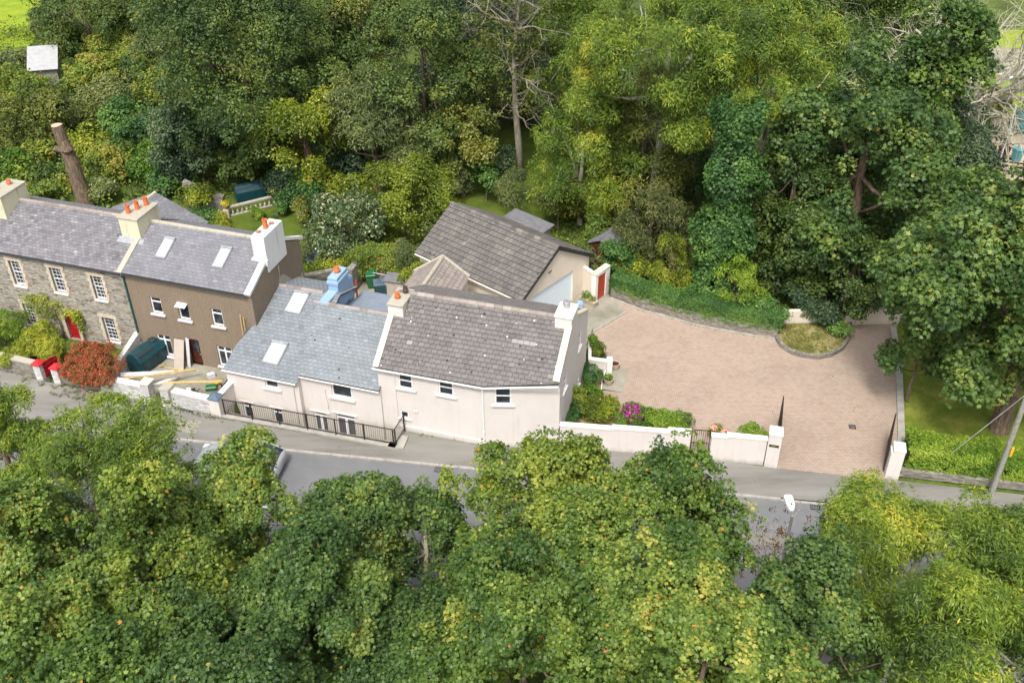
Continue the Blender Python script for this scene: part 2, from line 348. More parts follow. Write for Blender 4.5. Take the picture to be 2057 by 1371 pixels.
def ground_mats():
    n = NT('rough_grass_and_soil'); v = n.coord()
    a = n.noise(v, 0.35, 8, 0.7); b = n.noise(v, 7, 5, 0.7)
    k = n.ramp(a, [(0.3, (0.05, 0.045, 0.02)), (0.45, (0.07, 0.10, 0.02)), (0.6, (0.11, 0.16, 0.025)), (0.75, (0.17, 0.18, 0.05))])
    k = n.mix(0.7, k, n.ramp(b, [(0.3, (0.4, 0.4, 0.35)), (0.7, (1.3, 1.3, 1.1))]), 'MULTIPLY')
    n.bump(b, 0.8, 0.08); M['ground'] = n.done(k, 0.95)
    n = NT('lawn_grass'); v = n.coord()
    a = n.noise(v, 0.5, 7, 0.7); b = n.noise(v, 12, 5, 0.75)
    k = n.ramp(a, [(0.3, (0.045, 0.085, 0.008)), (0.5, (0.085, 0.125, 0.012)), (0.68, (0.13, 0.155, 0.02)), (0.82, (0.17, 0.155, 0.05))])
    k = n.mix(0.65, k, n.ramp(b, [(0.3, (0.45, 0.45, 0.4)), (0.7, (1.25, 1.25, 1.1))]), 'MULTIPLY')
    n.bump(b, 0.6, 0.04); M['lawn'] = n.done(k, 0.95)
    n = NT('dry_lawn_grass'); v = n.coord()
    a = n.noise(v, 0.6, 8, 0.75); b = n.noise(v, 12, 5, 0.75)
    k = n.ramp(a, [(0.3, (0.085, 0.14, 0.012)), (0.48, (0.145, 0.195, 0.022)), (0.62, (0.27, 0.27, 0.05)), (0.8, (0.36, 0.31, 0.10))])
    k = n.mix(0.65, k, n.ramp(b, [(0.3, (0.45, 0.45, 0.4)), (0.7, (1.25, 1.25, 1.1))]), 'MULTIPLY')
    n.bump(b, 0.6, 0.04); M['dry_lawn'] = n.done(k, 0.95)
    n = NT('meadow_grass'); v = n.coord()
    a = n.noise(v, 0.5, 8, 0.75); b = n.noise(v, 6, 5, 0.75)
    k = n.ramp(a, [(0.3, (0.12, 0.20, 0.01)), (0.5, (0.24, 0.32, 0.018)), (0.75, (0.34, 0.38, 0.03))])
    k = n.mix(0.6, k, n.ramp(b, [(0.3, (0.5, 0.5, 0.4)), (0.7, (1.2, 1.2, 1.1))]), 'MULTIPLY')
    n.bump(b, 0.6, 0.06); M['meadow_g'] = n.done(k, 0.95)
    n = NT('road_asphalt'); v = n.coord(); va = n.coord((0.12, 1.4, 1))
    a = n.noise(v, 0.5, 6); b = n.noise(v, 90, 2); s = n.noise(va, 1.0, 4)
    k = n.ramp(a, [(0.3, (0.155, 0.157, 0.163)), (0.7, (0.20, 0.202, 0.208))])
    k = n.mix(0.6, k, n.ramp(s, [(0.3, (0.84, 0.83, 0.82)), (0.7, (1.08, 1.08, 1.08))]), 'MULTIPLY')
    k = n.mix(0.5, k, n.ramp(b, [(0.3, (0.7, 0.7, 0.7)), (0.7, (1.15, 1.15, 1.15))]), 'MULTIPLY')
    n.bump(b, 0.3, 0.01); M['road'] = n.done(k, 0.8)
    n = NT('pavement_asphalt'); v = n.coord(); va = n.coord((0.2, 1.0, 1))
    a = n.noise(va, 0.9, 7, 0.65); b = n.noise(v, 70, 2)
    k = n.ramp(a, [(0.32, (0.15, 0.142, 0.125)), (0.5, (0.21, 0.20, 0.18)), (0.7, (0.255, 0.245, 0.222))])
    k = n.mix(0.5, k, n.ramp(b, [(0.3, (0.75, 0.75, 0.75)), (0.7, (1.12, 1.12, 1.12))]), 'MULTIPLY')
    n.bump(b, 0.3, 0.01); M['pavement'] = n.done(k, 0.85)
    n = NT('concrete_apron'); v = n.coord()
    a = n.noise(v, 0.8, 7, 0.65); b = n.noise(v, 25, 4)
    k = n.ramp(a, [(0.3, (0.19, 0.18, 0.13)), (0.5, (0.27, 0.255, 0.20)), (0.7, (0.36, 0.34, 0.28))])
    k = n.mix(0.4, k, n.ramp(b, [(0.3, (0.7, 0.7, 0.7)), (0.7, (1.1, 1.1, 1.1))]), 'MULTIPLY')
    n.bump(b, 0.3, 0.01); M['concrete'] = n.done(k, 0.9)
    n = NT('block_paving'); v = n.coord()
    br = n.new('ShaderNodeTexBrick'); n.l.new(v, br.inputs['Vector'])
    br.inputs['Scale'].default_value = 1.0; br.inputs['Brick Width'].default_value = 0.21; br.inputs['Row Height'].default_value = 0.11
    br.inputs['Mortar Size'].default_value = 0.012; br.inputs['Mortar Smooth'].default_value = 0.5
    br.inputs['Color1'].default_value = (0, 0, 0, 1); br.inputs['Color2'].default_value = (1, 1, 1, 1); br.inputs['Mortar'].default_value = (0.5, 0.5, 0.5, 1)
    k = n.ramp(br.outputs['Color'], [(0, (0.36, 0.275, 0.22)), (0.35, (0.40, 0.305, 0.24)), (0.7, (0.43, 0.33, 0.26)), (1, (0.41, 0.335, 0.275))])
    k = n.mix(br.outputs['Fac'], k, (0.22, 0.175, 0.14))
    a = n.noise(v, 0.22, 7, 0.65); c = n.noise(v, 1.6, 5)
    k = n.mix(0.8, k, n.ramp(a, [(0.32, (0.80, 0.78, 0.77)), (0.5, (0.96, 0.96, 0.96)), (0.68, (1.02, 1.0, .98))]), 'MULTIPLY')
    k = n.mix(0.3, k, n.ramp(c, [(0.3, (0.84, 0.84, 0.84)), (0.7, (1.08, 1.08, 1.08))]), 'MULTIPLY')
    n.bump(br.outputs['Fac'], -0.3, 0.01); M['paving'] = n.done(k, 0.85)
    n = NT('bark'); v = n.coord((1, 1, 0.25)); a = n.noise(v, 9, 5, 0.7)
    k = n.ramp(a, [(0.3, (0.05, 0.035, 0.022)), (0.5, (0.14, 0.10, 0.07)), (0.72, (0.27, 0.21, 0.15))])
    n.bump(a, 0.9, 0.05); M['bark'] = n.done(k, 0.95)
    n = NT('pale_dead_bark'); v = n.coord((1, 1, 0.3)); a = n.noise(v, 4, 5, 0.7)
    k = n.ramp(a, [(0.3, (0.20, 0.17, 0.12)), (0.5, (0.38, 0.36, 0.27)), (0.72, (0.55, 0.54, 0.42))])
    n.bump(a, 0.6, 0.03); M['bark_pale'] = n.done(k, 0.95)
    n = NT('grey_dead_bark'); v = n.coord((1, 1, 0.3)); a = n.noise(v, 4, 5, 0.7)
    k = n.ramp(a, [(0.3, (0.12, 0.10, 0.075)), (0.5, (0.24, 0.215, 0.16)), (0.72, (0.38, 0.36, 0.27))])
    M['bark_dead'] = n.done(k, 0.95)
    n = NT('dry_soil_bed'); v = n.coord()
    a = n.noise(v, 1.2, 7, 0.7); b = n.noise(v, 20, 5, 0.7)
    k = n.ramp(a, [(0.35, (0.10, 0.10, 0.035)), (0.5, (0.20, 0.19, 0.06)), (0.62, (0.38, 0.32, 0.15)), (0.75, (0.16, 0.14, 0.11))])
    k = n.mix(0.7, k, n.ramp(b, [(0.3, (0.45, 0.45, 0.4)), (0.7, (1.3, 1.3, 1.2))]), 'MULTIPLY')
    n.bump(b, 0.8, 0.06); M['soil'] = n.done(k, 0.95)
    M['line'] = plain('road_line_paint', (0.62, 0.62, 0.60), 0.7, var=0.25, scale=8)
ground_mats()

LG = 1.12
def leafmat(name, stops, trans=0.34, gloss=0.4, gain=1.0):
    n = NT(name); t = n.attr(); gain = {'sycamore_leaves': 1.22, 'yellowing_sycamore_leaves': 1.15, 'cool_green_sycamore_leaves': 1.1, 'dark_green_leaves': 1.1, 'bramble_leaves': 1.1}.get(name, 1.0); stops = [(p, (min(.8, c[0] * LG * 1.08 * gain), min(.8, c[1] * LG * gain), c[2] * LG * .85 * gain)) for p, c in stops]
    k = n.ramp(t, stops)
    n.done(k, 0.5, 0, gloss)
    tr = n.new('ShaderNodeBsdfTranslucent'); n.l.new(k, tr.inputs[0])
    mx = n.new('ShaderNodeMixShader'); mx.inputs[0].default_value = trans
    n.l.new(n.b.outputs[0], mx.inputs[1]); n.l.new(tr.outputs[0], mx.inputs[2]); n.l.new(mx.outputs[0], n.out.inputs[0])
    n.mat.cycles.use_transparent_shadow = False
    return n.mat
L = {
 'sycamore': leafmat('sycamore_leaves', [(0, (0.030, 0.070, 0.016)), (0.35, (0.065, 0.125, 0.024)), (0.65, (0.115, 0.185, 0.036)), (0.86, (0.18, 0.25, 0.05)), (0.96, (0.28, 0.29, 0.06)), (1, (0.34, 0.18, 0.04))]),
 'sycamore_gold': leafmat('yellowing_sycamore_leaves', [(0, (0.045, 0.09, 0.016)), (0.3, (0.095, 0.155, 0.024)), (0.6, (0.155, 0.22, 0.034)), (0.85, (0.23, 0.29, 0.05)), (0.96, (0.32, 0.33, 0.07)), (1, (0.36, 0.20, 0.04))]),
 'sycamore_cool': leafmat('cool_green_sycamore_leaves', [(0, (0.030, 0.070, 0.020)), (0.4, (0.060, 0.12, 0.032)), (0.75, (0.105, 0.18, 0.042)), (0.95, (0.18, 0.25, 0.06)), (1, (0.30, 0.25, 0.06))]),
 'ash': leafmat('ash_leaves', [(0, (0.05, 0.10, 0.016)), (0.35, (0.11, 0.19, 0.024)), (0.7, (0.20, 0.29, 0.035)), (0.92, (0.33, 0.38, 0.05)), (1, (0.48, 0.42, 0.06))]),
 'dark': leafmat('dark_green_leaves', [(0, (0.024, 0.056, 0.016)), (0.4, (0.052, 0.10, 0.026)), (0.75, (0.095, 0.15, 0.034)), (0.95, (0.13, 0.18, 0.04)), (1, (0.18, 0.18, 0.05))]),
 'darkcool': leafmat('dark_blue_green_leaves', [(0, (0.018, 0.042, 0.024)), (0.4, (0.038, 0.078, 0.042)), (0.75, (0.070, 0.125, 0.062)), (1, (0.14, 0.20, 0.10))]),
 'ivy': leafmat('ivy_leaves', [(0, (0.025, 0.075, 0.022)), (0.4, (0.050, 0.13, 0.034)), (0.75, (0.085, 0.19, 0.045)), (1, (0.15, 0.26, 0.06))]),
 'olive': leafmat('olive_green_leaves', [(0, (0.04, 0.06, 0.014)), (0.4, (0.085, 0.12, 0.024)), (0.75, (0.14, 0.18, 0.035)), (1, (0.24, 0.25, 0.06))]),
 'sage': leafmat('sage_green_leaves', [(0, (0.05, 0.075, 0.03)), (0.4, (0.10, 0.145, 0.055)), (0.75, (0.16, 0.21, 0.075)), (1, (0.26, 0.29, 0.11))]),
 'lime': leafmat('lime_green_leaves', [(0, (0.07, 0.11, 0.012)), (0.4, (0.15, 0.21, 0.020)), (0.75, (0.26, 0.32, 0.03)), (1, (0.42, 0.42, 0.06))]),
 'bright': leafmat('bright_green_leaves', [(0, (0.04, 0.10, 0.012)), (0.4, (0.085, 0.18, 0.018)), (0.75, (0.15, 0.27, 0.026)), (1, (0.27, 0.38, 0.05))]),
 'rhodo': leafmat('grey_green_shrub_leaves', [(0, (0.03, 0.065, 0.03)), (0.45, (0.07, 0.13, 0.055)), (0.84, (0.14, 0.20, 0.09)), (0.93, (0.40, 0.42, 0.28)), (1, (0.55, 0.55, 0.40))]),
 'conifer_gold': leafmat('golden_conifer_leaves', [(0, (0.075, 0.11, 0.012)), (0.5, (0.16, 0.215, 0.018)), (1, (0.30, 0.34, 0.035))]),
 'juniper': leafmat('juniper_leaves', [(0, (0.035, 0.055, 0.018)), (0.5, (0.08, 0.11, 0.035)), (1, (0.18, 0.20, 0.07))]),
 'scrub': leafmat('bramble_leaves', [(0, (0.035, 0.075, 0.014)), (0.35, (0.09, 0.15, 0.024)), (0.7, (0.17, 0.24, 0.035)), (0.93, (0.27, 0.30, 0.05)), (1, (0.24, 0.15, 0.07))]),
 'brown': leafmat('withered_brown_leaves', [(0, (0.07, 0.03, 0.018)), (0.5, (0.15, 0.07, 0.035)), (1, (0.26, 0.14, 0.06))]),
 'red': leafmat('red_fuchsia_flowers', [(0, (0.07, 0.09, 0.02)), (0.42, (0.16, 0.15, 0.045)), (0.5, (0.26, 0.10, 0.05)), (0.68, (0.42, 0.05, 0.03)), (1, (0.52, 0.10, 0.06))]),
 'purple': leafmat('magenta_flowers', [(0, (0.22, 0.02, 0.20)), (0.5, (0.42, 0.04, 0.36)), (1, (0.60, 0.12, 0.45))]),
 'rose': leafmat('pink_flowers', [(0, (0.60, 0.22, 0.22)), (1, (0.80, 0.45, 0.42))]),
 'yellowflower': leafmat('yellow_flowers', [(0, (0.45, 0.35, 0.02)), (1, (0.75, 0.62, 0.04))]),
 'grassy': leafmat('grass_blades', [(0, (0.09, 0.11, 0.03)), (0.5, (0.17, 0.20, 0.04)), (1, (0.42, 0.37, 0.16))]),
}

# ------------------------------------------------------------------ vegetation
LEAF = {
 'palm': np.array([(0.62, 0), (0.18, 0.18), (0.22, 0.56), (-0.40, 0.30), (-0.40, -0.30), (0.22, -0.56), (0.18, -0.18)]),
 'oval': np.array([(0.55, 0), (0.05, 0.32), (-0.5, 0.0), (0.05, -0.32)]),
 'lance': np.array([(0.6, 0), (0.0, 0.13), (-0.5, 0), (0.0, -0.13)]),
 'round': np.array([(0.5, 0), (0.2, 0.42), (-0.32, 0.38), (-0.32, -0.38), (0.2, -0.42)]),
}
def norm(a): return a / np.maximum(np.linalg.norm(a, axis=-1, keepdims=True), 1e-9)
def leaves(rng, pos, nrm, out, size, kind, spread=0.45):
    """flat leaves at pos, facing nrm, tips towards out; returns (n,k,3)"""
    n = len(pos)
    nn = norm(nrm + rng.normal(0, spread, (n, 3)))
    t = norm(out + rng.normal(0, 0.5, (n, 3)))
    t = norm(t - nn * np.sum(t * nn, 1, keepdims=True)); b = np.cross(nn, t)
    s = LEAF[kind]; sz = (size * rng.uniform(0.6, 1.25, n))[:, None, None]
    P = s[None, :, 0:1] * t[:, None, :] + s[None, :, 1:2] * b[:, None, :]
    if kind in ('palm', 'round'): P = P - nn[:, None, :] * (np.abs(s[None, :, 1:2]) * 0.35)
    return pos[:, None, :] + P * sz
def mesh_leaves(name, V, tint, mat, parent=None):
    n, k, _ = V.shape
    me = bpy.data.meshes.new(name)
    me.vertices.add(n * k); me.vertices.foreach_set('co', V.reshape(-1).astype(np.float32))
    me.loops.add(n * k); me.loops.foreach_set('vertex_index', np.arange(n * k, dtype=np.int32))
    me.polygons.add(n); me.polygons.foreach_set('loop_start', np.arange(0, n * k, k, dtype=np.int32))
    try: me.polygons.foreach_set('loop_total', np.full(n, k, dtype=np.int32))
    except Exception: pass
    a = me.attributes.new('tint', 'FLOAT', 'FACE'); a.data.foreach_set('value', np.clip(tint, 0, 1).astype(np.float32))
    me.materials.append(mat); me.update(calc_edges=True)
    o = bpy.data.objects.new(name, me); col.objects.link(o)
    if parent is not None: o.parent = parent
    return o
def clusters(rng, cc, cn, per, cr, size, kind, dome=0.5, droop=0.0, warm=None, flat=0.55, uni=False):
    """leaf rosettes: cc centres, cn axes"""
    m = len(cc); n = m * per
    C = np.repeat(cc, per, 0); N = np.repeat(cn, per, 0)
    a = rng.uniform(0, 2 * np.pi, n); rr = np.sqrt(rng.uniform(0, 1, n))
    h = np.cross(N, np.array([0.3, 0.8, 0.5])); h = norm(h); g = np.cross(N, h)
    rad = h * np.cos(a)[:, None] + g * np.sin(a)[:, None]
    crr = np.repeat(cr * rng.uniform(0.7, 1.3, m), per)
    pos = C + rad * (crr * rr)[:, None] - N * (crr * rr ** 2 * dome)[:, None] + N * (rng.normal(0, 0.22, n) * crr)[:, None]
    pos[:, 2] -= droop * crr * rr
    nr = norm(N * flat + rad * rr[:, None] * 0.55 + np.array([0, 0, 0.35]))
    out = rad - np.array([0, 0, droop])
    V = leaves(rng, pos, nr, out, size, kind)
    lf = np.zeros(m)
    for _ in range(5):
        k = rng.normal(0, 1, 3) * rng.uniform(0.5, 2.2); lf += np.sin(cc @ k + rng.uniform(0, 6.28))
    ct = 0.5 + 0.13 * lf + rng.normal(0, 0.09, m)
    t = np.repeat(ct, per) + rng.normal(0, 0.14, n) - 0.05
    t = t + 0.16 * (0.55 - rr) + np.where(rng.uniform(0, 1, n) < .06, .14, 0)
    if uni: t = rng.uniform(0, 1, n)
    if warm is not None: t = t + np.repeat(np.broadcast_to(warm, (m,)), per)
    odd = rng.uniform(0, 1, n) < 0.005
    t = np.where(odd, 1.0, np.clip(t, 0, 0.96))
    return V, t
def crown_points(rng, c, rad, nlobes, lobe, ncl, under=0.35, taper=0.0, inner=0.12):
    c = np.array(c, float); rad = np.array(rad, float)
    d = norm(rng.normal(0, 1, (nlobes, 3))); d[:, 2] = np.where(d[:, 2] < -under, -d[:, 2] * 0.6, d[:, 2])
    rr = rng.uniform(0.5, 0.92, nlobes)
    lc = c + d * rad * rr[:, None]
    if taper:
        k = (lc[:, 2] - (c[2] - rad[2])) / (2 * rad[2]); s = np.clip(1 - taper * k, 0.08, 1)
        lc[:, :2] = c[:2] + (lc[:, :2] - c[:2]) * s[:, None] * 1.25
    lr = lobe * float(np.mean(rad)) * rng.uniform(0.5, 1.45, nlobes)
    if taper: lr *= s ** 0.6
    w = lr ** 2; w = w / w.sum()
    idx = rng.choice(nlobes, ncl, p=w)
    e = norm(rng.normal(0, 1, (ncl, 3)) + np.array([0, 0, 0.35]))
    outw = norm((lc[idx] - c) / rad)
    e = norm(e + outw * 0.55)
    depth = np.where(rng.uniform(0, 1, ncl) < inner, rng.uniform(0.2, 0.8, ncl), rng.uniform(0.80, 1.08, ncl)) + np.where(rng.uniform(0, 1, ncl) < 0.20, rng.uniform(0.05, 0.42, ncl), 0)
    cc = lc[idx] + e * (lr[idx] * depth)[:, None] * np.array([1, 1, 0.8])
    cn = norm(e * 0.75 + np.array([0, 0, 0.55]))
    # lobe and cluster placement only; no leaf tint is set here
    return lc, lr, cc, cn
def trunk(name, parent, base, top, r0, lc, mat, rng, nl=10, bend=0.15):
    m = MB(); b = np.array(base, float); t = np.array(top, float)
    mid = [b + (t - b) * k + rng.normal(0, bend, 3) * np.array([1, 1, 0]) * (k * (1 - k) * 3) for k in (0, 0.25, 0.5, 0.75, 1)]
    m.tube([mid[0] - np.array([0, 0, 0.2])] + mid, [r0 * 1.5, r0 * 1.15, r0, r0 * 0.85, r0 * 0.65, r0 * 0.4], 10)
    if len(lc):
        for i in rng.choice(len(lc), min(nl, len(lc)), replace=False):
            s = mid[rng.integers(2, 5)]; e = lc[i]
            q = (s + e) / 2 + np.array([0, 0, -0.1]) * np.linalg.norm(e - s) + rng.normal(0, 0.15, 3)
            m.tube([s, q, e, e + (e - q) * 0.35], [r0 * 0.38, r0 * 0.25, r0 * 0.13, r0 * 0.03], 6)
    return m.build(name, mat, parent, smooth=True)
SEED = [100]
def tree(name, label, cat, px, z, rpx, rz, mat, kind='oval', size=0.2, dens=1.0, lobes=22, lobe=0.34, r0=0.18,
         group=None, droop=0.0, cr=0.45, per=26, ry=None, taper=0.0, warm=0.0, base=None, world_xy=None, r=None, inner=0.12, bark='bark', under=0.85, nl=10, dome=0.5, uni=False):
    SEED[0] += 1; rng = np.random.default_rng(SEED[0])
    c = np.array([world_xy[0], world_xy[1], z], float) if world_xy is not None else at(px[0], px[1], z)
    rx = r if r is not None else rpx / scale_at(c)
    ryy = ry if ry else rx
    b = np.array([c[0], c[1], 0.0]) if base is None else np.array([base[0], base[1], 0.0])
    t = thing(name, label, cat, b, 0, group)
    cl = c - b
    rad = (rx, ryy, rz)
    area = 4.2 * (rx * ryy * rz) ** (2 / 3) * math.pi / 1.0
    ncl = int(dens * 2.9 * area / (cr * cr * math.pi))
    lc, lr, cc, cn = crown_points(rng, cl, rad, lobes, lobe, ncl, under, taper, inner)
    cc[:, 2] = np.maximum(cc[:, 2], 0.12)
    V, ti = clusters(rng, cc, cn, per, cr, size, kind, droop=droop, dome=dome, uni=uni,
                     warm=warm)
    trunk('trunk', t, (0, 0, 0), cl + np.array([0, 0, rz * 0.25]), r0, lc, M[bark], rng, nl)
    mesh_leaves('crown', V, ti, L[mat], t)
    return t
def shrub(name, label, px, z, rpx, rz, mat, cat='shrub', size=0.14, cr=0.28, per=22, lobes=9, lobe=0.5, **k):
    return tree(name, label, cat, px, z, rpx, rz, mat, size=size, cr=cr, per=per, lobes=lobes, lobe=lobe, r0=k.pop('r0', 0.07), nl=5, under=0.2, **k)
def leaf_volume(rng, pts, nrms, per, cr, size, kind, **k): return clusters(rng, np.array(pts, float), norm(np.array(nrms, float)), per, cr, size, kind, **k)
def branchy(m, rng, p, d, length, rad, depth, curl=0.35, split=(2, 4), up=0.15, sides=5):
    n = 4; path = [p]; cur = np.array(p, float); dd = norm(np.array(d, float)[None])[0]; rads = [rad]
    for i in range(n):
        dd = norm((dd + rng.normal(0, curl * 0.5, 3) + np.array([0, 0, up * 0.3]))[None])[0]
        cur = cur + dd * length / n; path.append(cur.copy()); rads.append(rad * (1 - 0.55 * (i + 1) / n))
    m.tube(path, rads, sides, cap=False)
    if depth <= 0: return
    for j in range(rng.integers(split[0], split[1] + 1)):
        k = rng.integers(1, n + 1); o = norm((dd + rng.normal(0, 0.75, 3) + np.array([0, 0, up]))[None])[0]
        branchy(m, rng, path[k], o, length * rng.uniform(0.5, 0.8), rads[k] * 0.7, depth - 1, curl, split, up, max(3, sides - 1))

# ================================================================== GROUND
def inpoly(x, y, P):
    c = False; j = len(P) - 1
    for i in range(len(P)):
        if (P[i][1] > y) != (P[j][1] > y) and x < (P[j][0] - P[i][0]) * (y - P[i][1]) / (P[j][1] - P[i][1]) + P[i][0]: c = not c
        j = i
    return c
def gz(x, y):
    a, b = FT.loc((x, y))
    if 7.7 < a < 17.2 and b < -1.9:
        # sunken area behind the railings
        p0 = FT.loc((-15.4, 41.08)); p1 = FT.loc((-6.0, 38.62))
        yl = p0[1] + (p1[1] - p0[1]) * (a - p0[0]) / (p1[0] - p0[0]) + 0.18
        if b > yl: return -1.9
    if -14 < a < 7.4 and b < 0.6:
        yw = -6.6 + 0.0 * a
        wl = FT.loc((-27.3, 44.87)); wr = FT.loc((-15.42, 41.2))
        yl = wl[1] + (wr[1] - wl[1]) * (a - wl[0]) / (wr[0] - wl[0]) + 0.15
        if b > yl: return -0.42
    rx, ry = FR.loc((x, y))
    if ry < 0.7: return -0.2
    return -0.03
def grid_ground():
    m = MB()
    def patch(x0, x1, y0, y1, st, f, skip=None):
        nx = int(round((x1 - x0) / st)); ny = int(round((y1 - y0) / st)); base = len(m.v)
        for j in range(ny + 1):
            for i in range(nx + 1):
                x = x0 + i * st; y = y0 + j * st; m.v.append((x, y, f(x, y)))
        for j in range(ny):
            for i in range(nx):
                cx, cy = x0 + (i + 0.5) * st, y0 + (j + 0.5) * st
                if skip and skip(cx, cy): continue
                a = base + j * (nx + 1) + i; m.face((a, a + 1, a + nx + 2, a + nx + 1))
    patch(-32, -4, 36, 52, 0.25, gz)
    big = lambda x, y: -0.2 if FR.loc((x, y))[1] < 3.0 else -0.03
    patch(-160, 160, -40, 280, 4.0, big, lambda x, y: -32 < x < -4 and 36 < y < 52)
    return m.build('ground', M['ground'])
tag(grid_ground(), kind='structure')

def sheet(name, pts, z, mat, th=None):
    m = MB()
    m.poly([(p[0], p[1], z) for p in pts])
    return tag(m.build(name, M[mat]), kind='structure')
# road, kerbs and footways in the road frame (x along, y across)
def rw(x, y): return FR.w(x, y)[:2]
road = MB(T=Matrix.Translation(Vector(FR.o)) @ Matrix.Rotation(FR.az, 4, 'Z'))
def road_obj(name, x0, x1, y0, y1, z, mat, th=0.0):
    m = MB(); m.box(x0, x1, y0, y1, z - 0.1 - th, z)
    o = m.build(name, M[mat]); o.location = FR.o; o.rotation_euler = (0, 0, FR.az)
    return tag(o, kind='structure')
road_obj('road', -90, 90, -7.7, -0.02, -0.1, 'road')
kb = MB()
for k in range(-60, 60):
    x = k * 0.915
    dz = 0.0
    if 12.2 < x < 19.5: dz = -0.065
    kb.tint = random.random(); kb.bbox(x + 0.006, x + 0.909, -0.02, 0.13, -0.2, 0.012 + dz, 0.015)
    kb.bbox(x + 0.006, x + 0.909, -7.83, -7.7, -0.2, 0.012, 0.015)
o = kb.build('kerb', M['curb_stone']); o.location = FR.o; o.rotation_euler = (0, 0, FR.az); tag(o, kind='structure')
# far footway: from the kerb to the garden walls
wall_line = [(-60, 55.5), (-27.26, 44.87), (-25.8, 44.3), (-19.36, 42.40), (-15.42, 41.18), (-15.3, 41.0), (-5.86, 38.55), (-5.71, 39.95), (-1.41, 38.80), (2.3, 38.62), (8.7, 37.85), (12.9, 37.0), (17.8, 36.2), (26, 34.75), (60, 28.8)]
kr = [rw(-52, 0.12), rw(-16, 0.12), rw(0, 0.12), rw(14, 0.12), rw(60, 0.12)]
sheet('pavement', [tuple(p) for p in kr] + wall_line[::-1], 0.0, 'pavement')
road_obj('near_pavement', -60, 60, -9.4, -7.83, 0.0, 'pavement')
# centre line dashes and a patch plate on the footway
ln = MB(T=None)
for k in range(-4, 8):
    xa = FR.loc(at(802, 1042)[:2])[0] - 4.0 + 6.0 * k
    ln.box(xa, xa + 4.0, -3.93, -3.82, -0.1, -0.094)
o = ln.build('road_markings', M['line']); o.location = FR.o; o.rotation_euler = (0, 0, FR.az); tag(o, kind='structure')
pt = [at(350, 862)[:2], at(392, 872)[:2], at(405, 846)[:2], at(366, 842)[:2]]
sheet('pavement_patch', pt, 0.006, 'concrete')
# driveway and aprons
drive = [(4.6, 42.2), (4.95, 43.2), (5.9, 43.0), (6.4, 45.0), (5.6, 45.2), (4.75, 48.62), (6.92, 50.74), (6.04, 52.34), (7.84, 51.0), (10.9, 49.39), (13.09, 48.55), (15.27, 47.93),
         (15.5, 49.3), (19.6, 49.35), (22.7, 49.4), (21.7, 46.9), (20.98, 44.11), (19.52, 39.15), (18.95, 36.4), (18.3, 36.25), (17.8, 36.16), (12.95, 36.98), (12.9, 37.4), (9.8, 38.0), (8.7, 38.1), (5.2, 40.1)]
sheet('driveway', drive, 0.004, 'paving')
sheet('concrete_apron', [(4.75, 48.62), (6.92, 50.74), (6.04, 52.34), (5.9, 53.0), (4.6, 53.8), (0.3, 48.0), (2.5, 46.2), (4.1, 46.4)], 0.002, 'concrete')
sheet('step_slab', [(5.9, 43.0), (6.4, 45.0), (5.3, 45.3), (4.85, 43.3)], 0.02, 'concrete')
sheet('back_yard', [tuple(FT.w(a, b)[:2]) for a, b in [(7.9, 4.8), (15.6, 4.3), (17.2, 9.2), (14.5, 11.6), (9.0, 10.6)]], 0.0, 'concrete')
sheet('front_yard', [tuple(FT.w(a, b)[:2]) for a, b in [(0.1, 0), (7.3, 0), (7.3, -2.5), (7.2, -4.3), (4.3, -4.6), (0.1, -4.9)]], -0.41, 'concrete')
sheet('garden_path', [tuple(at(*q)[:2]) for q in [(86, 766), (110, 770), (180, 690), (165, 684)]], -0.405, 'concrete')
sheet('sunken_area_floor', [tuple(FT.w(a, b)[:2]) for a, b in [(7.6, -2.6), (16.3, -2.3), (16.6, -3.6), (15.8, -4.0), (7.2, -4.0)]], -1.45, 'concrete')
# lawns
sheet('back_lawn', [tuple(at(*q)[:2]) for q in [(330, 440), (470, 425), (590, 412), (640, 430), (640, 520), (600, 545), (380, 470)]], 0.0, 'lawn')
sheet('orchard_lawn', [tuple(at(*q)[:2]) for q in [(850, 250), (1160, 260), (1180, 430), (1060, 450), (900, 440), (780, 480), (700, 440), (760, 330)]], 0.0, 'lawn')
sheet('side_lawn', [(22.0, 47.5), (21.0, 43.9), (19.75, 38.4), (27, 37.0), (45, 34), (45, 60), (24, 60), (22.6, 49.5)], -0.005, 'dry_lawn')
sheet('meadow', [tuple(at(*q)[:2]) for q in [(-300, 100), (60, 100), (90, 20), (60, -80), (-300, -80)]], 0.0, 'meadow_g')
sheet('far_garden_lawn', [tuple(at(*q)[:2]) for q in [(1960, 230), (2120, 300), (2250, 200), (2200, 60), (1980, 60), (1940, 150)]], 0.0, 'meadow_g')
sheet('far_patio', [tuple(at(*q)[:2]) for q in [(2000, 225), (2090, 240), (2120, 300), (2090, 360), (1985, 365), (1975, 300)]], 0.01, 'planter')
sheet('far_terrace', [tuple(at(*q)[:2]) for q in [(2005, 150), (2100, 185), (2110, 130), (2040, 118)]], 0.01, 'white_board')

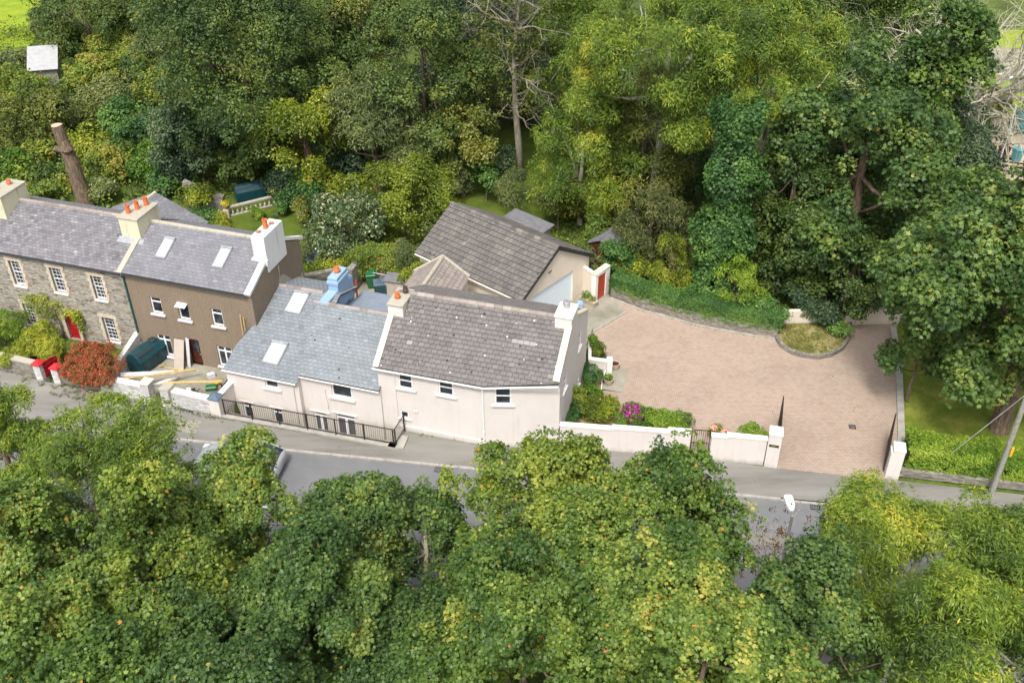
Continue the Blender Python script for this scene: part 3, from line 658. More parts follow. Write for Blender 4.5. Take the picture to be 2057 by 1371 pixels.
# ================================================================== BUILDING HELPERS
def mat_of(house_fr, wf):
    a = Matrix.Translation(Vector(house_fr.o)) @ Matrix.Rotation(house_fr.az, 4, 'Z')
    b = Matrix.Translation(Vector(wf.o)) @ Matrix.Rotation(wf.az, 4, 'Z')
    return a.inverted() @ b
def sh(wf, x, z, d, y0=0.0):
    """measured on the wall face at y0, true position d behind it"""
    cx, cy, cz = wf.cam
    k = d / (y0 - cy)
    return x + (x - cx) * k, z + (z - cz) * k
def facade(mb, x0, x1, z0, zt, holes, depth, y=0.0):
    xs = sorted({x0, x1} | {v for h in holes for v in h[:2]}); n = len(xs)
    zmin = min(zt(x0), zt(x1))
    zs = sorted({z0} | {v for h in holes for v in h[2:4] if v < zmin - 0.01})
    for i in range(n - 1):
        a, b = xs[i], xs[i + 1]
        for j in range(len(zs)):
            lo = zs[j]; top = j == len(zs) - 1
            hi = None if top else zs[j + 1]
            mid = ((a + b) / 2, lo + 0.01)
            if any(h[0] < mid[0] < h[1] and h[2] <= lo + 1e-4 < h[3] for h in holes): continue
            if top: mb.poly([(a, y, lo), (b, y, lo), (b, y, zt(b)), (a, y, zt(a))])
            else: mb.poly([(a, y, lo), (b, y, lo), (b, y, hi), (a, y, hi)])
    for xa, xb, za, zb in [h[:4] for h in holes]:
        d = y + depth
        mb.poly([(xa, y, za), (xa, d, za), (xa, d, zb), (xa, y, zb)])
        mb.poly([(xb, y, za), (xb, y, zb), (xb, d, zb), (xb, d, za)])
        mb.poly([(xa, y, zb), (xa, d, zb), (xb, d, zb), (xb, y, zb)])
        mb.poly([(xa, y, za), (xb, y, za), (xb, d, za), (xa, d, za)])
        mb.poly([(xa, d + 0.1, za), (xa, d + 0.1, zb), (xb, d + 0.1, zb), (xb, d + 0.1, za)])
def window(parent, T, xa, xb, za, zb, y, style='sash', sill=None, glassm='glass', fw=0.07, name='window', framem='upvc', sillm='cornice', lint=None):
    f = MB(T); w = xb - xa; h = zb - za; t = 0.05
    f.box(xa, xa + fw, y - t, y + 0.02, za, zb); f.box(xb - fw, xb, y - t, y + 0.02, za, zb)
    f.box(xa + fw, xb - fw, y - t, y + 0.02, za, za + fw * 1.2); f.box(xa + fw, xb - fw, y - t, y + 0.02, zb - fw, zb)
    ix0, ix1, iz0, iz1 = xa + fw, xb - fw, za + fw * 1.2, zb - fw
    def vb(x, wd, z0=iz0, z1=iz1, yy=0.012): f.box(x - wd / 2, x + wd / 2, y - t + yy, y + 0.01, z0, z1)
    def hb(z, wd, x0=ix0, x1=ix1, yy=0.008): f.box(x0, x1, y - t + yy, y + 0.008, z - wd / 2, z + wd / 2)
    zm = (iz0 + iz1) / 2
    if style == 'georgian':
        hb(zm, 0.05, yy=0.0)
        for k in (1, 2): vb(ix0 + (ix1 - ix0) * k / 3, 0.013)
        for k in (1, 2): hb(iz0 + (zm - iz0) * k / 3, 0.012); hb(zm + (iz1 - zm) * k / 3, 0.012)
    elif style == 'sash': hb(zm, 0.05, yy=0.0)
    elif style == 'toplight': hb(iz1 - (iz1 - iz0) * 0.27, 0.07, yy=0.0)
    elif style == 'pair':
        hb(iz1 - (iz1 - iz0) * 0.22, 0.07, yy=0.0); vb((ix0 + ix1) / 2, 0.09, yy=0.004)
    elif style == 'french':
        hb(iz1 - (iz1 - iz0) * 0.17, 0.09, yy=0.0); vb((ix0 + ix1) / 2, 0.14, iz0, iz1 - (iz1 - iz0) * 0.17 - 0.045, yy=0.004)
    o = f.build(name, M[framem], parent)
    g = MB(T); g.poly([(ix0, y - 0.012, iz0), (ix1, y - 0.012, iz0), (ix1, y - 0.012, iz1), (ix0, y - 0.012, iz1)])
    g.build('pane', M[glassm], o)
    if sill:
        s = MB(T); ov, pr, hh = sill
        s.bbox(xa - ov, xb + ov, -pr, y - t, za - hh, za - 0.003, 0.02); s.build('sill', M[sillm], o)
    if lint:
        s = MB(T); ov, pr, hh = lint
        s.bbox(xa - ov, xb + ov, -pr, 0.0, zb + 0.003, zb + hh, 0.01); s.build('lintel', M[sillm], o)
    return o
def clip(poly, a, b, c):
    """keep a*u+b*v<=c"""
    out = []
    for i in range(len(poly)):
        p, q = poly[i], poly[(i + 1) % len(poly)]
        dp, dq = a * p[0] + b * p[1] - c, a * q[0] + b * q[1] - c
        if dp <= 0: out.append(p)
        if (dp < 0 < dq) or (dq < 0 < dp):
            t = dp / (dp - dq); out.append((p[0] + (q[0] - p[0]) * t, p[1] + (q[1] - p[1]) * t))
    return out
def tiles(mb, O, U, V, poly, tw, g, th, rag=0.004, seed=1, patch=None, stag=True, gap=0.008, sig=0.13):
    rng = random.Random(seed); O = Vector(O); U = Vector(U).normalized(); V = Vector(V).normalized(); N = U.cross(V)
    us = [p[0] for p in poly]; v_ = [p[1] for p in poly]
    half = []
    for i in range(len(poly)):
        p, q = poly[i], poly[(i + 1) % len(poly)]
        a, b = q[1] - p[1], -(q[0] - p[0]); half.append((a, b, a * p[0] + b * p[1]))
    j = 0; v = min(v_)
    while v < max(v_) - 0.02:
        u = min(us) - (tw / 2 if (j % 2 and stag) else 0)
        while u < max(us):
            r = [(u + gap, v), (u + tw - gap, v), (u + tw - gap, v + g * 1.03), (u + gap, v + g * 1.03)]
            v0 = v - rng.uniform(0, rag); r[0] = (r[0][0], v0); r[1] = (r[1][0], v0 + rng.uniform(-rag, rag) * 0.3)
            for a, b, c in half:
                r = clip(r, a, b, c)
                if len(r) < 3: break
            if len(r) >= 3:
                mb.tint = min(1.0, max(0.0, rng.gauss(0.45, sig))) if rng.random() > 0.03 else rng.random()
                if patch: mb.tint = patch(u, v, mb.tint)
                lift = rng.uniform(0, th * 0.25)
                top = [O + U * p[0] + V * p[1] + N * (th * 1.5 + lift - th * 1.15 * min(1, max(0, (p[1] - v) / g))) for p in r]
                bot = [O + U * p[0] + V * p[1] - N * 0.005 for p in r]
                k = len(r); a = [mb.pt(p) for p in top]; b = [mb.pt(p) for p in bot]; mb.face(a); mb.mi = 1
                for i in range(k): mb.face([b[i], b[(i + 1) % k], a[(i + 1) % k], a[i]])
                mb.mi = 0
            u += tw
        v += g; j += 1
def gable_roof(parent, x0, x1, ye, ze, yr, zr, yb, zb, matf, tw, g, th, matr=None, ridge='ridge_tile', seed=1, cut=None, ridge_len=0.45, rx0=None, rx1=None, patch=None, rr=0.13, gap=0.008, sig=0.13):
    lf = math.hypot(yr - ye, zr - ze); lb = math.hypot(yb - yr, zr - zb)
    m = MB(); pf = cut or [(0, 0), (x1 - x0, 0), (x1 - x0, lf), (0, lf)]
    V = Vector((0, yr - ye, zr - ze)).normalized()
    for c_ in (pf if isinstance(pf[0], list) else [pf]): tiles(m, (x0, ye, ze), (1, 0, 0), V, c_, tw, g, th, seed=seed, patch=patch, gap=gap, sig=sig)
    V2 = Vector((0, -(yb - yr), zr - zb)).normalized()
    tiles(m, (x1, yb, zb), (-1, 0, 0), V2, [(0, 0), (x1 - x0, 0), (x1 - x0, lb), (0, lb)], tw, g, th, seed=seed + 1, patch=None)
    # under-roof boards
    m.tint = 0.0; n1 = Vector((1, 0, 0)).cross(V); O = Vector((x0, ye, ze)); m.mi = 1
    for c_ in (pf if isinstance(pf[0], list) else [pf]): m.slab([O + Vector((1, 0, 0)) * p[0] + V * p[1] - n1 * 0.004 for p in c_], n1, 0.06)
    n2 = Vector((-1, 0, 0)).cross(V2)
    m.slab([Vector((x1, yb, zb)) - n2 * .004, Vector((x0, yb, zb)) - n2 * .004, Vector((x0, yr, zr)) - n2 * .004, Vector((x1, yr, zr)) - n2 * .004], n2, 0.06)
    ro = m.build('roof', [M[matf], M['tile_edge']], parent)
    rt = MB(); x = x0 if rx0 is None else rx0; rng = random.Random(seed + 5); xe = x1 if rx1 is None else rx1
    while x < xe - 0.05:
        e = min(x + ridge_len - 0.012, xe); rt.tint = rng.random()
        h = rng.uniform(0, 0.012)
        ring = []
        for xx in (x, e):
            ring.append([rt.pt((xx, yr + rr * math.cos(a), zr - 0.05 + h + rr * math.sin(a))) for a in [math.pi * k / 6 for k in range(7)]])
        for k in range(6): rt.face([ring[0][k], ring[1][k], ring[1][k + 1], ring[0][k + 1]])
        rt.face(ring[0]); rt.face(ring[1][::-1]); x += ridge_len
    rt.build('ridge', M[ridge], ro)
    return ro
def chimney(parent, x0, x1, y0, y1, z0, z1, mat, cap=None, capm='cap_concrete', pots=(), T=None, band=False):
    m = MB(T)
    m.bbox(x0, x1, y0, y1, z0, z1 - (0.1 if cap is not None else 0), 0.03)
    if band: m.bbox(x0 - 0.06, x1 + 0.06, y0 - 0.06, y1 + 0.06, z1 - 0.42, z1 - 0.22, 0.03)
    c = m.build('chimney', M[mat], parent)
    if cap is not None:
        k = MB(T); k.bbox(x0 - cap, x1 + cap, y0 - cap, y1 + cap, z1 - 0.1, z1, 0.03); k.build('chimney_cap', M[capm], c)
    for px, py, h, r, pm in pots:
        p = MB(T)
        prof = {'tall': [(r * 1.12, z1 - .02), (r, z1 + .06), (r * .92, z1 + h - .08), (r * 1.06, z1 + h - .06), (r * 1.06, z1 + h), (r * .78, z1 + h), (r * .74, z1 + h - .15)],
                }['tall']
        if h < 0.4: prof = [(r, z1 - .02), (r * 1.15, z1 + h * .25), (r * 1.25, z1 + h * .5), (r * .85, z1 + h * .7), (r * 1.0, z1 + h * .8), (r * .95, z1 + h), (r * .7, z1 + h), (r * .65, z1 + h * .8)]
        p.lathe(prof, (px, py), 14); p.build('chimney_pot', M[pm], c, smooth=False)
    return c
def gutter(parent, T, x0, x1, y, z, mat, r=0.06, slope=0.0):
    m = MB(T); m.tube([(x0, y, z), (x1, y, z + slope)], r, 8); return m.build('gutter', M[mat], parent)
def pipe(parent, T, pts, mat, r=0.04):
    m = MB(T); m.tube(pts, r, 8)
    for p in (pts[1], pts[-2]): m.tube([(p[0], p[1], p[2] - .05), (p[0], p[1], p[2] + .05)], r * 1.35, 8)
    return m.build('drainpipe', M[mat], parent)
def skylight(parent, x0, x1, y0, y1, zf, ye, ze, slope):
    """roof window on a roof plane z = ze + slope*(y-ye)"""
    n = Vector((0, -slope, 1)).normalized(); V = Vector((0, 1, slope)).normalized()
    g = lambda x, y, o: Vector((x, y, ze + slope * (y - ye))) + n * o
    m = MB()
    m.slab([g(x0 - .05, y0 - .07, .10), g(x1 + .05, y0 - .07, .10), g(x1 + .05, y1 + .05, .10), g(x0 - .05, y1 + .05, .10)], n, 0.12)
    fr = m.build('skylight', M['metal_grey'], parent)
    q = MB(); q.slab([g(x0 + .03, y0 + .03, .125), g(x1 - .03, y0 + .03, .125), g(x1 - .03, y1 - .03, .125), g(x0 + .03, y1 - .03, .125)], n, 0.03); q.build('pane', M['skyglass'], fr)
    h = MB(); h.slab([g(x0 - .05, y1 + .0, .15), g(x1 + .05, y1 + .0, .15), g(x1 + .05, y1 + .12, .15), g(x0 - .05, y1 + .12, .15)], n, 0.08); h.build('top_cover', M['lead'], fr)
    return fr

# ================================================================== STONE HOUSE
hs_ = thing_f('stone_house', 'grey rubble-stone terraced house with small-paned sash windows and a red front door', 'house', FT)
I = Matrix.Identity(4)
SL = (6.58 - 5.12) / 3.2
upw = [(-7.56, -6.83, 2.98, 4.61), (-4.82, -4.05, 3.02, 4.63), (-2.14, -1.42, 3.04, 4.58)]
gw = [(-7.57, -6.88, 0.25, 1.72), (-2.16, -1.36, 0.22, 1.82)]
dstone = 0.17
def opening(w, d, fr=FT):
    xa, zb = sh(fr, w[0], w[3], d); xb, za = sh(fr, w[1], w[2], d)
    return (xa, xb, za, zb)
op_up = [opening(w, dstone) for w in upw]; op_g = [opening(w, dstone) for w in gw]
rd = (-4.98, -4.22, -0.40, 1.50)
m = MB(); facade(m, -10.4, -0.02, -0.45, lambda x: 5.10, op_up + op_g + [rd], 0.22)
m.poly([(-10.4, 5.8, -0.3), (-10.4, 5.8, 5.2), (-0.02, 5.8, 5.2), (-0.02, 5.8, -0.3)])
m.poly([(-10.4, 0, -0.4), (-10.4, 0, 5.1), (-10.4, 3.1, 6.5), (-10.4, 5.8, 5.2), (-10.4, 5.8, -0.4)])
m.build('wall', M['rubble'], hs_)
# dressed surrounds, each a frame standing slightly proud
for (xa, xb, za, zb) in op_up + op_g:
    wi = window(hs_, I, xa, xb, za, zb, 0.2, 'georgian', (0.09, 0.07, 0.12), fw=.05)
    sur = MB(); w_ = 0.17
    for k in range(7):
        z0 = za + (zb - za) * k / 7; z1 = za + (zb - za) * (k + 1) / 7; e = 0.05 if k % 2 else -0.02
        sur.box(xa - w_ - e, xa - 0.001, -0.018, 0.0, z0, z1); sur.box(xb + 0.001, xb + w_ + e, -0.018, 0.0, z0, z1)
    sur.box(xa - w_ - 0.06, xb + w_ + 0.06, -0.022, 0, zb, zb + 0.21)
    sur.build('surround', M['stone_trim'], wi)
    for k in range(3):
        bk = MB(); z0 = za + (zb - za) * (0.1 + k * 0.33); bk.box(xb + .23, xb + .23 + random.uniform(.06, .2), -.012, 0, z0, z0 + .12); bk.build('brick_dressing', M['brick'], wi)
sur = MB(); sur.box(rd[0] - .2, rd[0] - .002, -.02, 0, rd[2], rd[3]); sur.box(rd[1] + .002, rd[1] + .2, -.02, 0, rd[2], rd[3]); sur.box(rd[0] - .28, rd[1] + .28, -.026, 0, rd[3], rd[3] + .24)
sur.build('door_surround', M['stone_trim'], hs_)
d = MB(); d.box(rd[0], rd[1], .16, .2, rd[2], rd[3])
for x0, x1 in ((.08, .34), (.42, .68)):
    for z0, z1 in ((.15, .75), (.85, 1.7)): d.box(rd[0] + x0, rd[0] + x1, .145, .16, rd[2] + z0, rd[2] + z1)
do = d.build('door', M['red_paint'], hs_)
k = MB(); k.box(rd[0] + .34, rd[0] + .42, .12, .145, rd[2] + .95, rd[2] + .99); k.build('handle', M['metal_grey'], do)
rf = gable_roof(hs_, -10.5, -0.28, -0.16, 5.05, 3.2, 6.58, 6.0, 5.1, 'slate_purple', 0.25, 0.19, 0.018, gap=.006, sig=.17, seed=3, ridge='ridge_tile', ridge_len=0.5)
m = MB(); m.slab([(-.30, -.2, 5.14), (.02, -.2, 5.14), (.02, 2.0, 5.14 + SL * 2.2), (-.30, 2.0, 5.14 + SL * 2.2)], (0, -SL, 1), .14); m.build('coping', M['cap_concrete'], rf)
chimney(hs_, -1.12, 0.08, 1.95, 3.95, 5.4, 7.3, 'old_cream', 0.05, 'cap_concrete', [(-.75, 2.45, .5, .13, 'pot'), (-.55, 3.0, .5, .13, 'pot'), (-.35, 3.55, .5, .13, 'pot')])
m = MB(); m.slab([(-1.3, 1.6, 5.88), (.3, 1.6, 5.88), (.3, 1.95, 6.06), (-1.3, 1.95, 6.06)], (0, -SL, 1), .05); m.build('chimney_flashing', M['lead'], hs_)
chimney(hs_, -9.9, -8.72, 1.8, 3.9, 5.4, 7.4, 'old_cream', 0.04, 'cap_concrete', [(-9.55, 2.35, .55, .13, 'pot'), (-9.3, 3.3, .3, .12, 'pot')])
gutter(hs_, I, -10.4, -0.1, -0.2, 5.0, 'pvc_black', 0.055)
pp = pipe(hs_, I, [(-0.02, -0.2, 4.98), (-0.02, -0.07, 4.75), (-0.0, -0.07, 0.6), (0.0, -0.07, -0.1)], 'pvc_green', 0.05)

# ================================================================== BROWN HOUSE
hb_ = thing_f('brown_house', 'brown pebble-dashed terraced house with white windows and a broad white end chimney', 'house', FT)
dbr = 0.12
up = [(1.42, 2.10, 2.78, 3.83), (3.13, 3.80, 2.70, 3.83), (5.2, 5.87, 2.70, 3.80)]
gnd = [(1.26, 2.12, -0.09, 1.30), (5.08, 6.0, -0.05, 1.30)]
op_b = [opening(w, dbr) for w in up]; op_bg = [opening(w, dbr) for w in gnd]
bd = (3.13, 3.88, -0.42, 1.32)
m = MB(); facade(m, 0.0, 7.80, -0.45, lambda x: 5.15, op_b + op_bg + [bd], 0.14)
YB = 5.6
m.poly([(7.8, 0, -0.45), (7.8, YB, -0.3), (7.8, YB, 5.25), (7.8, 3.2, 6.52), (7.8, 0, 5.15)])
m.poly([(0, YB, -0.3), (0, YB, 5.2), (7.8, YB, 5.2), (7.8, YB, -0.3)])
m.build('wall', M['pebble'], hb_)
for i, (xa, xb, za, zb) in enumerate(op_b): window(hb_, I, xa, xb, za, zb, 0.12, 'toplight' if i != 1 else 'plain', (0.12, 0.11, 0.12), sillm='white_board')
for (xa, xb, za, zb) in op_bg: window(hb_, I, xa, xb, za, zb, 0.12, 'pair', (0.12, 0.11, 0.12), sillm='white_board')
xa, xb, za, zb = op_b[1]
f = MB(); f.slab([(xa + .02, .06, zb - .02), (xb - .02, .06, zb - .02), (xb - .02, -.32, zb - .13), (xa + .02, -.32, zb - .13)], (0, -.3, 1), .045)
v = f.build('window_vent', M['upvc'], hb_)
d = MB(); d.box(bd[0], bd[1], .10, .14, bd[2], bd[3])
for x0, x1, z0, z1 in ((.1, .35, .15, .6), (.42, .67, .15, .6)): d.box(bd[0] + x0, bd[0] + x1, .088, .10, bd[2] + z0, bd[2] + z1)
do = d.build('door', M['door_brown'], hb_)
k = MB(); k.box(bd[0] + .28, bd[0] + .62, .086, .099, bd[2] + .85, bd[2] + 1.55); k.build('pane', M['glass'], do)
k = MB(); k.box(bd[0] + .60, bd[0] + .68, .05, .099, bd[2] + .68, bd[2] + .71); k.build('handle', M['metal_grey'], do)
rf = gable_roof(hb_, 0.0, 7.52, -0.16, 5.10, 3.2, 6.57, 6.05, 5.08, 'slate_brown', 0.30, 0.21, 0.014, gap=.005, seed=11, ridge='cap_concrete', ridge_len=0.6)
m = MB()
m.slab([(7.50, -.2, 5.17), (7.84, -.2, 5.17), (7.84, 2.0, 5.17 + .437 * 2.2), (7.50, 2.0, 5.17 + .437 * 2.2)], (0, -.437, 1), .16)
m.build('coping', M['white_chim'], rf); m = MB()
m.slab([(7.50, 3.9, 6.38), (7.84, 3.9, 6.38), (7.84, 6.0, 5.33), (7.50, 6.0, 5.33)], (0, .5, 1), .16); m.build('coping', M['white_chim'], rf)
chimney(hb_, 7.08, 7.86, 1.95, 4.0, 5.3, 7.42, 'white_chim', None, pots=[(7.45, 2.95, .52, .14, 'pot'), (7.3, 2.45, .07, .13, 'brick'), (7.5, 3.5, .07, .13, 'brick')])
m = MB(); m.bbox(6.98, 7.93, 1.82, 2.0, 5.75, 6.12, .03); m.build('chimney_foot', M['white_chim'], hb_)
for x0 in (1.5, 5.02): skylight(hb_, x0, x0 + .55, 1.12, 2.2, 0, -.16, 5.10, .437)
gutter(hb_, I, 0.05, 7.6, -0.2, 5.03, 'pvc_black', 0.05)
pipe(hb_, I, [(7.84, 2.95, 5.2), (7.84, 2.95, 5.0), (7.84, 2.95, 4.3), (7.86, 2.95, 4.0)], 'wood_grey', 0.03)
# patched render at the foot of the gable
m = MB(); m.poly([(7.806, 2.6, 3.6), (7.806, 5.5, 2.6), (7.806, 5.5, 3.3), (7.806, 4.7, 3.15), (7.806, 4.2, 3.55), (7.806, 3.4, 4.35), (7.806, 2.9, 4.4)]); m.build('bare_render_patch', M['cap_concrete'], hb_)

# ================================================================== PINK COTTAGE
hc = thing_f('pink_cottage', 'low pink cottage with blue-grey slate roofs below street level behind railings', 'cottage', FT)
YC, YC2 = -2.72, -2.42
WC = Frame(*FT.w(7.25, YC)[:2], -17.51); TC = mat_of(FT, WC)
WC2 = Frame(*FT.w(7.25, YC2)[:2], -17.51); TC2 = mat_of(FT, WC2)
dc = 0.12
def op2(w, fr): return opening(w, dc, fr)
c1 = [(2.42, 3.08, 1.42, 1.98), (0.78, 1.34, -1.0, 0.16), (2.54, 3.10, -0.98, 0.16)]
c2 = [(6.30, 7.26, 1.62, 2.34), (4.80, 5.58, -1.15, 0.24), (6.10, 7.18, -1.15, 0.42)]
# measured on the 0.25 m deeper plane, bring to these planes
o1 = [op2(w, WC) for w in c1]; o2 = [op2(w, WC2) for w in c2]
o1[0] = (2.30, 3.06, 1.36, 1.97)
o2[0] = (5.98, 7.10, 1.40, 2.26)
SLC = (4.0 - 2.1) / 5.65
m = MB()
for (T_, x0, x1, zt, ops, y) in ((TC, 0.06, 4.26, 2.12, o1, 0), (TC2, 4.26, 8.72, 2.47, o2, 0)):
    q = MB(T_); facade(q, x0, x1, -1.75, (lambda z: (lambda x: z))(zt), ops, 0.15)
    off = len(m.v); m.v += q.v; m.f += [[i + off for i in f] for f in q.f]; m.t += q.t; m.m += q.m
m.poly([(7.31, YC, -1.7), (7.31, YC, 2.12), (7.31, -0.0, 3.02), (7.31, 0.0, -1.7)])
m.poly([(11.51, YC, -1.7), (11.51, YC2, -1.7), (11.51, YC2, 2.6), (11.51, YC, 2.12)])
m.poly([(15.97, YC2, -1.7), (15.97, YC2 + .35, -1.7), (15.97, YC2 + .35, 2.5), (15.97, YC2, 2.45)])
m.poly([(7.85, 4.6, 0), (7.85, 4.6, 2.4), (15.6, 4.6, 2.4), (15.6, 4.6, 0)])
m.build('wall', M['pink'], hc)
window(hc, TC, *o1[0], 0.12, 'plain', (0.14, 0.09, 0.12), sillm='pink')
window(hc, TC, *o1[1], 0.12, 'toplight', None, lint=(0.16, 0.05, 0.08), sillm='pink')
window(hc, TC, *o1[2], 0.12, 'toplight', None, lint=(0.16, 0.05, 0.08), sillm='pink')
window(hc, TC2, *o2[0], 0.12, 'plain', (0.16, 0.10, 0.13), sillm='pink')
window(hc, TC2, *o2[1], 0.12, 'french', None, 'glass_curtain', lint=(0.18, 0.06, 0.08), sillm='pink')
window(hc, TC2, *o2[2], 0.12, 'french', None, 'glass_curtain', lint=(0.18, 0.06, 0.08), sillm='pink')
LFc = math.hypot(5.65, 1.9)
kx = 7.80 - 7.24
cutv = (0.0 + 2.85) * LFc / 5.65
rfl = gable_roof(hc, 7.24, 11.50, -2.85, 2.10, 2.8, 4.0, 4.9, 3.25, 'slate_blue_roof', 0.27, 0.225, 0.016, gap=.005, seed=21, rx0=7.84, rx1=10.5,
                 cut=[[(kx + .02, 0), (4.26, 0), (4.26, LFc), (kx + .02, LFc)], [(0, 0), (kx + .02, 0), (kx + .02, cutv), (kx - .2, cutv), (0.0, 1.6)]])
rfr = gable_roof(hc, 11.52, 15.98, -2.58, 2.47, 1.9, 3.98, 3.2, 2.9, 'slate_blue_new', 0.27, 0.225, 0.016, gap=.005, seed=22, cut=[(0, 0), (4.46, 0), (4.46, math.hypot(4.48, 1.51)), (-1.0, math.hypot(4.48, 1.51))], rx0=10.4, rx1=15.3, rr=0.12)
skylight(hc, 8.95, 9.80, 1.2, 2.45, 0, -2.85, 2.10, SLC)
skylight(hc, 9.18, 10.02, -2.0, -.82, 0, -2.85, 2.10, SLC)
g = MB(TC); g.tube([(-.08, -.17, 2.06), (4.2, -.17, 2.06)], .045, 8); g.box(-.05, 4.26, -.10, -.02, 2.0, 2.09); g.build('gutter', M['white_paint'], hc)
g = MB(TC2); g.tube([(4.3, -.21, 2.41), (8.72, -.21, 2.41)], .035, 8); g.build('gutter', M['white_paint'], hc)
pipe(hc, TC, [(3.95, -.06, 1.95), (3.95, -.04, 1.7), (3.95, -.04, -1.2), (3.95, -.04, -1.6)], 'pink', .035)
pipe(hc, TC2, [(5.60, -.03, 1.75), (5.60, -.03, 1.6), (5.66, -.03, .7), (5.66, -.03, .5)], 'pink', .022)
chimney(hc, 10.68, 11.25, 3.1, 4.4, 2.8, 4.82, 'blue', None, pots=[(10.95, 3.75, .33, .16, 'pot')], band=True)
m = MB(); m.bbox(10.66, 11.22, 1.8, 3.1, 2.5, 4.05, .03); m.bbox(10.70, 11.2, 4.4, 5.0, 2.5, 3.95, .03); m.bbox(10.72, 11.16, 1.95, 5.0, -.1, 2.52, .01); m.build('parapet', M['blue'], hc)
p = MB(); p.prism([(11.3, 3.2), (15.4, 3.2), (15.4, 6.0), (11.3, 6.0)], 0.0, lambda x, y: 2.75 - .15 * (y - 3.2)); p.build('rear_lean_to', M['slate_new'], hc)
pipe(hc, I, [(11.35, 5.05, 3.6), (11.35, 5.05, 3.3), (11.35, 5.05, 1.0), (11.35, 5.05, 0.5)], 'orange_red', .05)

# ================================================================== MAIN HOUSE
hm = thing_f('large_pink_house', 'large pale pink house with a brown tiled roof and an angled front wall', 'house', FM)
ZE, SM = 3.86, (6.12 - 3.86) / 3.38
WM1 = Frame(*FM.w(0, 0)[:2], -16.5); T1 = I
a0 = np.array([-1.41, 38.78]); a1 = np.array([2.3, 38.62])
a1 = np.array([2.3, 38.72]) if False else a1
WM2 = Frame(a0[0], a0[1], math.degrees(math.atan2(a1[1] - a0[1], a1[0] - a0[0]))); T2 = mat_of(FM, WM2)
L2 = float(np.linalg.norm(a1 - a0))
xr, yr_ = FM.loc(a1); xp, yp = FM.loc(a0)
dm = 0.05
wm1 = [(1.12, 1.86, 2.70, 3.66), (3.23, 4.0, 2.74, 3.70), (1.07, 1.53, 0.76, 1.23)]
wm2 = [(0.56, 1.36, 2.66, 3.70)]
m = MB(); facade(m, 0.02, xp, -0.2, lambda x: ZE, wm1, 0.09)
m.poly([(-0.5, 0, -1.8), (1.3, 0, -1.8), (1.3, 0, -0.2), (-0.5, 0, -0.2)])
m.poly([(0.85, -0.0, -1.7), (0.95, -0.03, -0.15), (0.95, -0.03, 3.8), (0.85, -0.0, 3.8)])
q = MB(T2); facade(q, 0, L2, -0.2, lambda x: ZE + 0.58 * (x / L2) if False else ZE - .02 + SM * (yr_ - yp) * (x / L2), wm2, 0.09)
off = len(m.v); m.v += q.v; m.f += [[i + off for i in f] for f in q.f]; m.t += q.t; m.m += q.m
# right gable (with its side windows) and rear
YR, ZR, YBK, ZBK = 3.38, 6.12, 6.8, 4.35
WMs = Frame(*FM.w(xr, yr_)[:2], -16.5 + 90); Ts = mat_of(FM, WMs)
gz_ = lambda s: ZE + SM * (s + yr_) if s + yr_ < YR else ZR - (ZR - ZBK) / (YBK - YR) * (s + yr_ - YR)
hol = [(0.75, 1.35, 2.9, 3.75), (3.9, 4.4, 3.3, 4.2), (3.95, 4.4, 0.75, 1.45)]
q = MB(Ts)
S0 = [0.0] + [YR - yr_] + [YBK - yr_]
facade(q, 0, S0[1], -0.2, gz_, hol[:1], 0.08)
facade(q, S0[1], S0[2], -0.2, gz_, hol[1:], 0.08)
off = len(m.v); m.v += q.v; m.f += [[i + off for i in f] for f in q.f]; m.t += q.t; m.m += q.m
m.poly([(0.02, 0, -0.2), (0.02, 0, ZE), (0.02, YR, ZR), (0.02, YBK, ZBK), (0.02, YBK, -0.2)])
m.poly([(0.02, YBK, -0.2), (0.02, YBK, ZBK), (xr, YBK, ZBK), (xr, YBK, -0.2)])
m.build('wall', M['pink'], hm)
for w in wm1[:2]: window(hm, T1, *w, 0.07, 'sash', (0.17, 0.09, 0.10), sillm='pink')
window(hm, T1, *wm1[2], 0.07, 'plain', (0.14, 0.07, 0.08), sillm='pink')
window(hm, T2, *wm2[0], 0.07, 'sash', (0.17, 0.09, 0.10), sillm='pink')
for h in hol: window(hm, Ts, *h, 0.07, 'sash', (0.12, 0.08, 0.1), sillm='pink')
m = MB(); m.bbox(1.82, 2.05, -.05, 0, 1.28, 1.42, .02); m.build('wall_vent', M['pink'], hm)
m = MB(); m.box(1.0, xp, -.06, -.002, -.1, .28); m.build('plinth', M['pink'], hm)
cs = math.hypot(1, SM)
xr2 = xr - 0.02
ed = -0.15; edr = 0.50
lfm = (YR - ed) * cs
cut = [(0, 0), (xp + 0.02, 0), (xr2, (edr - ed) * cs), (xr2, lfm), (0, lfm)]
def pm(u, v, t):
    if (u, v) and abs(v - 2.35) < .13 and 6.3 < u < 7.6: return 0.985
    return t
rf = gable_roof(hm, 0.0, xr2, ed, ZE + SM * ed + .06, YR, ZR + .02, YBK, ZBK + .03, 'tile_brown', 0.305, 0.245, 0.042, gap=0.007, seed=31, cut=cut, rx0=.62, rx1=8.3, rr=0.15, patch=pm)
m = MB()
def c0(x0, x1, ya, yb, o): m.slab([(x0, ya, ZE + SM * ya + o), (x1, ya, ZE + SM * ya + o), (x1, yb, ZE + SM * yb + o), (x0, yb, ZE + SM * yb + o)], (0, -SM, 1), .16)
c0(-.12, .18, -.2, 2.25, .20); m.build('coping', M['coping_stained'], rf); m = MB(); c0(xr - .29, xr + .04, edr - .02, 2.9, .24)
k_ = (ZR - ZBK) / (YBK - YR); m.build('coping', M['coping_stained'], rf); m = MB()
